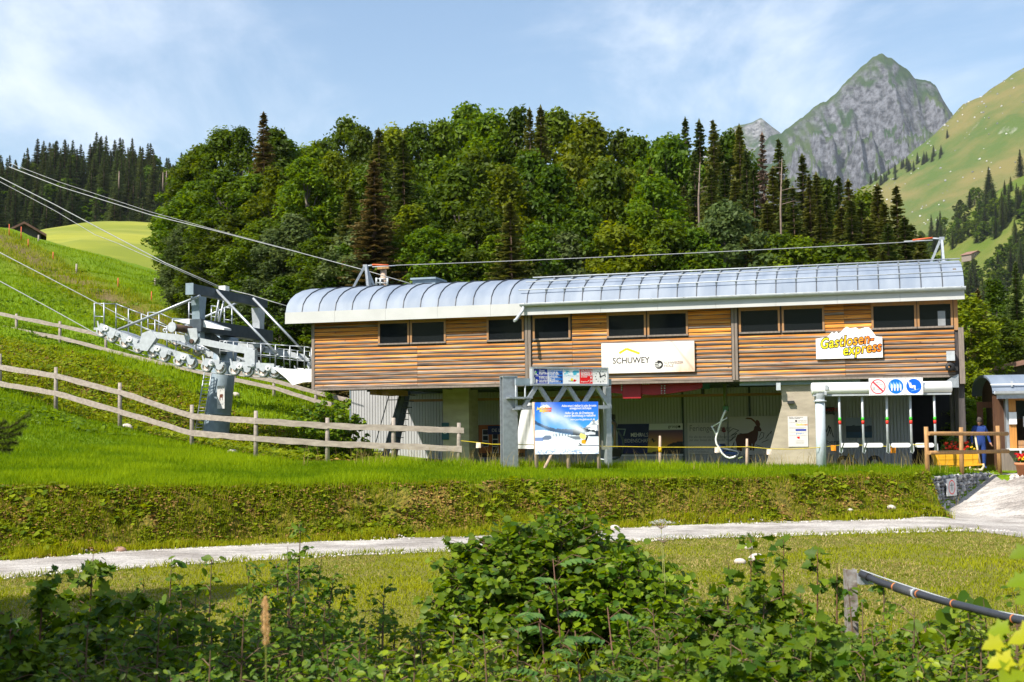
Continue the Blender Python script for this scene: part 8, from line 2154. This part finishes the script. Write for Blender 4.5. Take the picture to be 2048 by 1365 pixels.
def shrub(name, label, px, py_top, Y, width, kind, lsize, n_leaf, stems=9, cat='shrub', group='shrubs in the foreground', tall=False, leafparts=0, mt=None, zg=None, shape='round'):
    q = P(px, py_top, Y); gz = hz(q.x, Y) if zg is None else zg; H = max(.4, q.z - gz)
    if group == 'shrubs in the foreground' and width > 1.1: n_leaf = int(n_leaf * 2.3); lsize *= .96; width *= 1.15; stems = int(stems * 1.4)
    T_ = Thing(name, (q.x, Y, gz), label, cat, group)
    rs_ = np.random.default_rng(int(px * 7 + py_top))
    pts, dirs = [], []
    mb = MB()
    for k in range(stems):
        a = k * 2.399 + rs_.uniform(-.4, .4); f = math.sqrt((k + .3) / stems)
        top_h = H * (1 - .42 * f * f) * rs_.uniform(.82, 1.0) if k else H * .98
        r = width / 2 * f * (.35 if tall else 1); n_leaf_ = n_leaf
        b0_ = Vector((q.x + math.cos(a) * r * .55, Y + math.sin(a) * r * .55, gz - .05))
        tp_ = Vector((q.x + math.cos(a) * r, Y + math.sin(a) * r, gz + top_h))
        md_ = b0_.lerp(tp_, .55) + Vector((0, 0, H * .12))
        st = [b0_.lerp(md_, t) .lerp(md_.lerp(tp_, t), t) for t in np.linspace(0, 1, 7)]
        mb.tube(st, [.018, .016, .014, .011, .009, .006, .003], 5, False)
        nt = max(6, int(n_leaf / stems / (14 if width > 1.2 else 9)))
        for j in range(nt):
            t = (.06 if width > 1.2 else .25) + (.92 if width > 1.2 else .73) * (j + rs_.uniform(0, 1)) / nt
            o_ = b0_.lerp(md_, t).lerp(md_.lerp(tp_, t), t)
            aa = rs_.uniform(0, 6.283); tl = (.20 + .42 * (1 - t)) * (width / 2.2 if not tall else .55) * rs_.uniform(.6, 1.3)
            e_ = o_ + Vector((math.cos(aa) * tl, math.sin(aa) * tl, tl * rs_.uniform(-.1, .55)))
            mb.tube([o_, o_.lerp(e_, .5) + Vector((0, 0, .03)), e_], [.006, .004, .002], 4, False)
            nl = max(3, int(n_leaf / stems / nt))
            for l_ in range(nl):
                u = (l_ + .6) / nl; p = o_.lerp(e_, u)
                d_ = (e_ - o_).normalized(); sdd = Vector((-d_.y, d_.x, 0)) * (1 if l_ % 2 else -1)
                pts.append(tuple(p)); dd = d_ * .6 + sdd * rs_.uniform(.5, 1.1) + Vector((rs_.normal(0, .35), rs_.normal(0, .35), rs_.uniform(-.9, .2))); dirs.append(tuple(dd))
    T_.part('stems', mb, mt or M_TWIG, kind='stuff')
    p, d = np.array(pts), np.array(dirs); n = len(p)
    p = p + rs_.normal(0, .035, p.shape)
    size = lsize * rs_.uniform(.55, 1.25, n); tint = np.clip(rs_.normal(.45, .36, n), 0, 1)
    nn = np.c_[rs_.normal(0, .75, n), rs_.normal(-.35, .7, n), np.ones(n)]
    tk = {'hazel': 'round', 'maple': 'maple', 'alder': 'oval', 'rowan': 'oval', 'bramble': 'oval', 'yellow': 'maple'}[kind]
    m_ = LF[kind]
    keep = np.ones(n, bool)
    if leafparts:
        score = -(p[:, 1]) * 1.0 + p[:, 2] * .3 + rs_.random(n) * .8
        idx = np.argsort(-score * size)[:leafparts]; keep[idx] = False
        tv, tf = TEMPL[tk]
        bank_ = [npmesh('leaf', tv, tf, m_, tint=np.full(len(tv), v)) for v in (.1, .35, .6, .85)]
        for i in idx:
            x_ = Vector(d[i]).normalized(); z_ = Vector(nn[i]); z_ = (z_ - x_ * z_.dot(x_)).normalized(); y_ = z_.cross(x_)
            M_ = Matrix((x_, y_, z_)).transposed().to_4x4() @ Matrix.Scale(size[i], 4); M_.translation = Vector(p[i]) - T_.base
            o = bpy.data.objects.new('leaf', bank_[int(tint[i] * 3.99)]); COL.objects.link(o); o.parent = T_.root; o.matrix_local = M_
    V, F, k = leaves(tk, p[keep], d[keep], nn[keep], size[keep])
    T_.part('foliage', npmesh('foliage', V - np.array(T_.base), F, m_, tint=np.repeat(tint[keep], k)), None, kind='stuff')
    return T_
shrub('hazel_bush', 'big round hazel bush in the middle of the foreground', 1105, 1010, 16.5, 2.4, 'hazel', .105, 7600, 30, leafparts=200)
shrub('hazel_bush', 'lower hazel shoots at the left flank of the big hazel bush', 985, 1120, 15.6, 1.6, 'hazel', .10, 2000, 12)
shrub('hazel_bush', 'hazel shoots at the right flank of the big hazel bush', 1255, 1095, 15.4, 1.8, 'hazel', .10, 2400, 12)
shrub('maple_sapling', 'dark maple sapling with a tall red stem at the left edge', 148, 1098, 12.5, 1.5, 'maple', .11, 700, 5, mt=M_RTWIG, leafparts=60)
shrub('maple_sapling', 'leafy maple sapling in the bottom left corner', 45, 1150, 11.2, 1.7, 'maple', .105, 1300, 7, mt=M_RTWIG)
shrub('maple_sapling', 'dark maple sapling right of the tall red stemmed one', 235, 1165, 11, 1.5, 'maple', .10, 1200, 7)
shrub('alder_sapling', 'young alder with broad leaf tips before the left part of the path', 318, 1108, 13, 1.0, 'alder', .10, 380, 5, tall=False)
shrub('alder_sapling', 'young alder just right of the other path side alder', 398, 1112, 13, 1.0, 'alder', .10, 420, 5)
shrub('alder_sapling', 'tallest slender alder sapling reaching above the path left of the hazel bush', 578, 1036, 14, 1.3, 'alder', .085, 900, 8)
shrub('alder_bush', 'dense alder bush behind the seed plume', 455, 1215, 10, 1.5, 'alder', .075, 1300, 11)
shrub('alder_bush', 'alder bush right of the seed plume', 620, 1200, 10.5, 1.5, 'alder', .075, 1500, 12)
shrub('alder_bush', 'small leaved alder bush left of the bramble patch', 745, 1165, 12, 1.3, 'alder', .075, 1000, 10)
shrub('bramble_bush', 'bright bramble patch left below the big hazel bush', 880, 1215, 11.5, 1.8, 'bramble', .085, 1700, 14)
shrub('bramble_bush', 'yellowish bramble patch under the big hazel bush', 1010, 1245, 10.2, 1.5, 'bramble', .085, 1500, 13)
shrub('bramble_bush', 'low bramble patch at the bottom edge below the rowan', 1160, 1290, 9.2, 1.4, 'bramble', .08, 1200, 12)
shrub('dogwood_bush', 'small leaved dogwood bush right of the rowan saplings', 1345, 1185, 11.6, 1.5, 'alder', .06, 1900, 14)
shrub('dogwood_bush', 'dark dogwood bush at the bottom edge right of the rowan', 1290, 1260, 9.6, 1.3, 'alder', .06, 1500, 12)
for px, py, Y, n_, lab in ((1478, 1068, 13.6, 190, 'leftmost tall maple sapling of the group before the meadow'), (1545, 1070, 13.4, 200, 'maple sapling with a bright green top'), (1612, 1092, 13.2, 190, 'maple sapling just left of the steel pipe post'), (1652, 1120, 12.9, 160, 'short maple sapling beside the steel pipe post'), (1432, 1120, 13, 170, 'thin maple sapling right of the dogwood bush')):
    shrub('maple_sapling', lab, px, py, Y, .8, 'maple', .115, n_ * 1, 3, mt=M_RTWIG, group='maple saplings before the meadow', leafparts=20)
shrub('maple_bush', 'dense maple thicket in the lower right foreground', 1500, 1170, 11.2, 2.0, 'maple', .098, 3600, 18, leafparts=90)
shrub('maple_bush', 'maple thicket along the bottom edge under the saplings', 1600, 1235, 9.6, 1.7, 'maple', .092, 2800, 15)
shrub('maple_bush', 'dark maple thicket at the bottom edge right of the dogwood', 1430, 1270, 9.0, 1.5, 'maple', .092, 2300, 13)
shrub('alder_bush', 'alder twigs growing round the steel pipe post', 1745, 1135, 11.6, 1.1, 'alder', .085, 420, 7)
shrub('alder_bush', 'dark alder bush under the black pipe', 1800, 1215, 10.6, 1.5, 'alder', .085, 1200, 12)
shrub('bramble_bush', 'yellow green herb thicket under the pipe at the right', 1935, 1240, 10.6, 1.7, 'bramble', .085, 1400, 14)
shrub('bramble_bush', 'sunlit bramble thicket in the bottom right corner', 1800, 1290, 8.8, 1.6, 'bramble', .075, 1400, 13)
shrub('butterbur', 'clump of broad dark butterbur leaves behind the black pipe', 1900, 1198, 14.5, 1.2, 'hazel', .26, 120, 7)
shrub('leafy_bush', 'bush growing through the fence in front of the white wall', 655, 782, 46.8, 2.6, 'hazel', .16, 2600, 16, group='bushes by the station')
shrub('leafy_bush', 'thin twig with leaves hanging before the white ribbed wall', 722, 868, 47.4, 1.0, 'hazel', .14, 220, 4, group='bushes by the station')
for px, py, Y, w_, kd, sz_, n_, lab in ((140, 1235, 9.6, 1.6, 'bramble', .075, 1500, 'dark bramble thicket at the bottom left corner'), (285, 1215, 10, 1.6, 'alder', .08, 1500, 'alder thicket under the two path side alders'), (370, 1180, 11.5, 1.4, 'alder', .08, 1300, 'alder thicket below the path, left of the seed plume'), (390, 1290, 8.6, 1.3, 'alder', .07, 1300, 'low alder at the bottom edge left of the seed plume'), (690, 1245, 9.6, 1.5, 'alder', .075, 1500, 'round leaved alder at the bottom edge right of the seed plume'), (560, 1150, 12.4, 1.5, 'alder', .08, 1500, 'alder thicket at the foot of the tallest alder sapling'),
                                    (800, 1290, 9, 1.4, 'bramble', .075, 1300, 'sunny bramble at the bottom edge left of the hazel'), (1700, 1200, 11, 1.3, 'alder', .08, 1100, 'alder thicket hiding the foot of the steel pipe post'), (1700, 1300, 8.8, 1.3, 'maple', .10, 1200, 'maple shoots at the bottom edge below the pipe post'), (2010, 1180, 11.5, 1.2, 'bramble', .085, 700, 'yellow green herbs behind the pipe at the right edge'), (1900, 1310, 8.6, 1.3, 'bramble', .07, 1200, 'low yellow green herbs left of the yellow maple leaves')):
    shrub('bramble_bush' if kd == 'bramble' else kd + '_bush', lab, px, py, Y, w_, kd, sz_, n_, 12)
# rowan saplings: pinnate leaves
def rowan(label, px, py_top, Y, n_, size):
    q = P(px, py_top, Y); gz = hz(q.x, Y)
    T_ = Thing('rowan_sapling', (q.x, Y, gz), label, 'sapling', 'rowan saplings')
    rs_ = np.random.default_rng(int(px)); top = Vector((q.x, Y, q.z)); b0_ = Vector((q.x + .1, Y + .05, gz - .05))
    T_.part('stem', MB().tube([b0_, b0_.lerp(top, .5) + Vector((.03, 0, 0)), top], [.015, .010, .004], 6), M_RTWIG)
    P_, D_, N_, S_s = [], [], [], []
    for k in range(n_):
        o_ = b0_.lerp(top, .35 + .65 * (k + .5) / n_); a = k * 2.4 + rs_.uniform(-.3, .3); L_ = size * rs_.uniform(.8, 1.2)
        dr = Vector((math.cos(a), math.sin(a), .35)); tip = o_ + dr * L_ + Vector((0, 0, -.06)); md = o_ + dr * L_ * .5 + Vector((0, 0, .05))
        T_.part('leaf_stalk', MB().tube([o_, md, tip], [.004, .003, .002], 4, False), M_RTWIG)
        for j in range(7):
            u = .2 + .8 * j / 6; p = o_.lerp(md, u).lerp(md.lerp(tip, u), u); dd = Vector((dr.x, dr.y, 0)).normalized(); sd_ = Vector((-dd.y, dd.x, 0))
            for s in (-1, 1):
                P_.append(tuple(p)); D_.append(tuple(sd_ * s + dd * .35 + Vector((0, 0, -.25)))); N_.append((rs_.normal(0, .15), rs_.normal(0, .15), 1)); S_s.append(size * .40 * (1 - .4 * abs(u - .5)))
    V, F, k = leaves('oval', np.array(P_), np.array(D_), np.array(N_), np.array(S_s))
    T_.part('leaflets', npmesh('leaflets', V - np.array(T_.base), F, LF['rowan'], tint=np.repeat(rs_.random(len(P_)), k)), None, kind='stuff')
rowan('tall thin rowan sapling standing before the big hazel bush', 1106, 1118, 11.8, 9, .30)
rowan('rowan sapling lower left of the tall one', 1078, 1218, 10.2, 8, .28)
rowan('rowan sapling at the bottom edge right of the tall one', 1150, 1262, 9.3, 8, .28)
rowan('rowan sapling at the right of the bramble patch', 1215, 1215, 10.4, 6, .26)
# undergrowth between the shrubs
x, y = scatter(42000, 7.0, 16.5, lambda x, y: (fbm(x * .7, y * .7, 90) > -.45) & (y < 15.4 - .12 * np.abs(x) + 1.2 * fbm(x * .8, x * 0, 91)))
n_ = len(x); z = height(x, y) + rg.uniform(.02, 1.0, n_) * (.55 + .5 * fbm(x * .9, y * .9, 92)) * (.75 + .45 * (y < 12))
a = rg.uniform(0, 6.283, n_)
V, F, k = leaves('oval', np.c_[x, y, z], np.c_[np.cos(a), np.sin(a), rg.uniform(-.5, .3, n_)], np.c_[rg.normal(0, .4, n_), rg.normal(-.2, .4, n_), np.ones(n_)], rg.uniform(.05, .12, n_))
tag(link(bpy.data.objects.new('undergrowth', npmesh('undergrowth', V, F, LF['bramble'], tint=np.repeat(rg.random(n_), k)))), kind='stuff')
x, y = scatter(14000, 7, 17, lambda x, y: (y < 16.5) & (x > -3.5))
blades('tall_grass', x, y, rg.uniform(.2, .75, len(x)), .016, M_MEADB, np.clip(rg.normal(.55, .25, len(x)), 0, 1), .45)
# hogweed umbels
def hogweed(px, py, Y, label, ht):
    q = P(px, py, Y); gz = hz(q.x, Y)
    T_ = Thing('hogweed', (q.x, Y, gz), label, 'plant', 'hogweed in flower')
    T_.part('stalk', MB().tube([(q.x + .06, Y, gz - .05), (q.x + .02, Y, (gz + q.z) / 2), (q.x, Y, q.z - .08)], [.008, .006, .004], 6), mat('green yellow stalk', (.16, .17, .03), .6))
    rs_ = np.random.default_rng(int(px)); V, F = [], []
    for k in range(14):
        a = k * 2.4; r = .13 * math.sqrt((k + .5) / 14); c = Vector((q.x + r * math.cos(a), Y + r * math.sin(a), q.z - .03 * (r / .13) ** 2))
        T_.part('ray', MB().tube([(q.x, Y, q.z - .09), c], [.004, .002], 4, False), M_STAKE)
        for j in range(12):
            p = np.array(c) + rs_.normal(0, .018, 3) * np.array([1, 1, .4]); i = len(V); s = .010
            V += [p + (s, 0, 0), p + (0, s, .003), p - (s, 0, 0), p - (0, s, -.003)]; F.append((i, i + 1, i + 2, i + 3))
    T_.part('umbel', npmesh('umbel', np.array(V) - np.array(T_.base), np.array(F), M_WHITE), None, kind='stuff')
hogweed(1322, 1042, 15.0, 'white hogweed umbel standing above the right side of the hazel bush, the upper one', 1)
hogweed(1326, 1070, 14.7, 'lower white hogweed umbel just below the other', 1)
# dry seed plume close to the camera
q0, q1 = P(530, 1196, 5.2), P(532, 1290, 5.2); gz = hz(q0.x, 5.2)
sp_ = Thing('seed_plume', (q1.x, 5.2, gz), 'tan reed grass seed plume on a thin green stalk, close in front', 'reed', None)
sp_.part('stalk', MB().tube([(q1.x + .03, 5.2, gz - .05), (q1.x + .008, 5.2, (gz + q1.z) / 2), q1, q0], [.004, .0035, .003, .001], 6), M_BLADE if False else mat('green yellow stalk', (.16, .17, .03), .6))
rs_ = np.random.default_rng(8); V, F = [], []
for k in range(420):
    u = rs_.random(); c = np.array(q1.lerp(q0, u)); w_ = .020 * math.sin(math.pi * min(1, .12 + .8 * u)) ** .7 * (1 + .35 * math.sin(u * 24))
    a = rs_.uniform(0, 6.28); p = c + np.array([math.cos(a), math.sin(a), 0]) * w_ * rs_.uniform(.3, 1); t = np.array([math.cos(a) * .4, math.sin(a) * .4, 1]) * .009; s = np.array([-math.sin(a), math.cos(a), 0]) * .0025; i = len(V)
    V += [p - t, p + s, p + t, p - s]; F.append((i, i + 1, i + 2, i + 3))
sp_.part('seed_head', npmesh('seed_head', np.array(V) - np.array(sp_.base), np.array(F), leafmat('tan seed husk', (.62, .40, .17), (.85, .66, .38), .3, .7, objvar=0), tint=rs_.random(len(F)).repeat(4)), None, kind='stuff')
# yellow maple leaves close in the bottom right corner
q = P(2040, 1300, 4.6); gz = hz(q.x, 4.6)
yl = Thing('yellow_maple', (q.x + .25, 4.6, gz), 'bright yellow maple leaves close in front at the bottom right corner', 'sapling')
stem_t = Vector((q.x + .12, 4.7, q.z + .25)); yl.part('stem', MB().tube([Vector((q.x + .25, 4.6, gz - .05)), stem_t], [.012, .004], 6), M_RTWIG)
tv, tf = TEMPL['maple']
for i, (px, py, s, az, m_) in enumerate(((2048, 1275, .13, 2.6, 'yellow'), (2000, 1325, .11, 2.9, 'yellow'), (2060, 1330, .12, 3.6, 'yellow'), (1995, 1262, .10, 2.5, 'bramble'), (2020, 1350, .12, 3.9, 'bramble'), (2075, 1240, .11, 2.2, 'yellow'), (1985, 1290, .09, 3.1, 'yellow'), (2040, 1365, .12, 2.8, 'yellow'), (2035, 1165, .09, 2.9, 'hazel'), (2040, 1108, .09, 3.0, 'bramble'), (2066, 1140, .1, 2.6, 'hazel'), (2050, 1200, .09, 3.3, 'bramble'))):
    p = P(px, py, 4.5 + .05 * (i % 4)); x_ = Vector((math.cos(az), math.sin(az) * .6, -.25)).normalized(); z_ = Vector((.1, -.55, .8)); z_ = (z_ - x_ * z_.dot(x_)).normalized(); y_ = z_.cross(x_)
    M_ = Matrix((x_, y_, z_)).transposed().to_4x4() @ Matrix.Scale(s * .85, 4); M_.translation = p - x_ * s * .4 - yl.base
    lf = yl.part('leaf', npmesh('leaf', tv, tf, LF[m_], tint=np.full(len(tv), .3 + .5 * hsh(i)))  , None); lf.matrix_local = M_
    yl.part('leaf_stalk', MB().tube([p - x_ * s * .4, stem_t + Vector((0, 0, (p.z - stem_t.z) * .8))], [.002, .003], 4, False), M_RTWIG)
# black insulated pipe on a steel post
q0, q1 = P(1703, 1140, 12.0), P(1712, 1262, 12.0); gz = hz(q0.x, 12)
pp_ = Thing('pipe_post', (q1.x, 12, gz), 'weathered steel post holding the black pipe among the shrubs', 'post')
pp_.part('post', MB().prism([(-.075, -.06), (.075, -.06), (.075, -.04), (.01, -.04), (.01, .06), (-.01, .06), (-.01, -.04), (-.075, -.04)], 0, 1, 'z'), None) if False else None
mb = MB()
for dx0, dx1, dy0, dy1 in ((-.085, .085, -.012, .012), (-.085, -.068, .012, .12), (.068, .085, .012, .12)): mb.box((q0.x + dx0 * .55, 12 + dy0, gz - .2), (q0.x + dx1 * .55, 12 + dy1, q0.z))
pp_.part('post', mb, mat('spotted galvanised post', (.40, .38, .36), .6, .4, 0, 14, .3, 40, col2=(.20, .15, .12)))
pp_.part('clamp', MB().box((q0.x + .04, 11.86, q0.z - .12), (q0.x + .16, 11.98, q0.z - .03)), M_GALV)
ctrl_ = [P(1722, 1148, 11.85), P(1760, 1165, 11.6), P(1820, 1184, 11.2), P(1900, 1206, 10.6), P(1980, 1226, 10.0), P(2060, 1246, 9.4), P(2150, 1262, 8.8), P(2250, 1272, 8.3)]
pl2 = Thing('black_pipe', ctrl_[0], 'long black insulated pipe with orange clips sagging to the right edge', 'pipe')
M_PIPE = mat('black pipe jacket', (.032, .034, .042), .45, 0, .15, 6)
pl2.part('pipe', MB().tube(ctrl_, .031, 14), M_PIPE)
a = ctrl_[1].lerp(ctrl_[2], .55); b_ = ctrl_[2].lerp(ctrl_[3], .12)
pl2.part('sleeve', MB().tube([a, ctrl_[2], b_], .041, 14), mat('grey pipe sleeve', (.06, .062, .068), .4))
def band(i, f, r=.034, m_=None): 
    p = ctrl_[i].lerp(ctrl_[i + 1], f); d_ = (ctrl_[i + 1] - ctrl_[i]).normalized() * .008
    pl2.part('clip', MB().tube([p - d_, p + d_], r, 14), m_ or mat('orange clip', (.50, .17, .05), .5))
band(1, .50); band(2, .14, .043, M_LTGREY); band(2, .22); band(3, .10); band(4, .62); band(0, .4, .037, M_BLACK)
pl2.part('cable', MB().tube([p + Vector((0, .0, .035 + .015 * math.sin(i * 1.3))) for i, p in enumerate(ctrl_)], .006, 5), M_LTGREY)
pl2.part('cable', MB().tube([p + Vector((0, -.031, -.012)) for i, p in enumerate(ctrl_)], .005, 5), mat('orange clip', (.50, .17, .05), .5))

# ------------------------------------------------------------------ spruces outside the left edge that shade the foreground; one twig reaches in
for i, (x_, y_, h_, lab) in enumerate(((-7.4, 7.0, 13, 'dark spruce beyond the left edge with one drooping twig reaching in'), (-13, 4, 17, 'tall spruce beyond the left edge shading the shrubs'), (-17.5, 10.5, 22, 'spruce beyond the left edge shading the mown meadow'), (-23, 13.5, 20, 'tall spruce beyond the left edge shading the path'), (-26, 20.5, 20, 'spruce beyond the left edge nearest to the path'))):
    rt = tree('spruce_tree', x_, y_, hz(x_, y_) if y_ > 2.5 else -1.5, h_, SPV[i % 3], 24, SPRC['dark'], M_SBARK, lab, 'spruces beyond the left edge', sxy=1.5)
    if i == 0: twig_root = rt
tw = twig_root.matrix_basis.inverted()
tb = Thing('spruce_tree', (0, 0, 0), 'x', 'x'); bpy.data.objects.remove(tb.root)
mb = MB(); V, F = [], []
p0 = Vector((-7.4, 7.0, 1.9)); rs_ = np.random.default_rng(4)
for tip in ((60, 836), (50, 858), (42, 874), (34, 892), (22, 908), (10, 850)):
    t_ = P(tip[0], tip[1], 8.2); m_ = P(-40, 868, 8.15)
    st = [m_.lerp(t_, k / 8) + Vector((0, 0, .02 * math.sin(k))) for k in range(9)]
    mb.tube(st, [.006, .0055, .005, .0045, .004, .0035, .003, .002, .001], 5, False)
    for a, b_ in zip(st, st[1:]):
        for j in range(46):
            p = a.lerp(b_, rs_.random()); d_ = (b_ - a).normalized(); r_ = Vector(rs_.normal(size=3)); r_ = (r_ - d_ * r_.dot(d_)).normalized()
            e_ = p + r_ * .034 + d_ * .018; s = d_.cross(r_) * .0034; i = len(V)
            V += [p - s, p + s, e_ + s * .3, e_ - s * .3]; F.append((i, i + 1, i + 2, i + 3))
mb.tube([p0, p0.lerp(P(-40, 868, 8.15), .6) + Vector((0, 0, .12)), P(-40, 868, 8.15)], [.04, .02, .006], 6)
inv = Matrix.Translation(-Vector(twig_root.location))
S3 = Matrix.Diagonal((*[1 / s for s in twig_root.scale], 1)) @ Matrix.Rotation(-twig_root.rotation_euler.z, 4, 'Z') @ inv
me = mb.mesh('twig'); me.transform(S3); me.materials.append(M_SBARK); link(bpy.data.objects.new('twig', me), twig_root)
me = npmesh('twig_needles', np.array(V), np.array(F), SPRC['dark'], tint=rs_.random(len(F)).repeat(4)); me.transform(S3)
o = link(bpy.data.objects.new('twig_needles', me), twig_root); o['kind'] = 'stuff'

# pale rocks strewn below the crest of the alpine slope
rr_ = np.random.default_rng(77); X = rr_.uniform(480, 900, 260); Yr = 1900 - 330 * rr_.random(260) ** 1.6
tag(link(bpy.data.objects.new('slope_rocks', stones('slope_rocks', np.c_[X, Yr, slope_fn(X, Yr)], 1.5, M_ST1, rr_))), kind='stuff')
# unseen rise behind the viewer, added to cut sky light in shaded places
relief('sky_block_rise', -170, 170, -170, -22, 60, 30, lambda X, Y: np.interp(-Y, [22, 40, 110, 170], [-1.5, 5, 26, 30]) + fbm(X * .06, Y * .06, 33) * 5, rockgrass('unseen rise ground', (.03, .05, .012), (.05, .07, .02), (.12, .11, .09), scale=.05))

# ------------------------------------------------------------------ air
HZ = MB().box((-7100, -700, -5), (7100, 6600, 1480))
hm = bpy.data.materials.new('valley haze'); hm.use_nodes = True
n, l = hm.node_tree.nodes, hm.node_tree.links
n.remove(n['Principled BSDF'])
pv = n.new('ShaderNodeVolumePrincipled'); pv.inputs['Color'].default_value = (.80, .89, 1.0, 1); pv.inputs['Density'].default_value = 4.0e-5; pv.inputs['Anisotropy'].default_value = .1
l.new(pv.outputs[0], n['Material Output'].inputs['Volume'])
ho = link(bpy.data.objects.new('haze', HZ.mesh('haze'))); ho.data.materials.append(hm); tag(ho, kind='stuff')
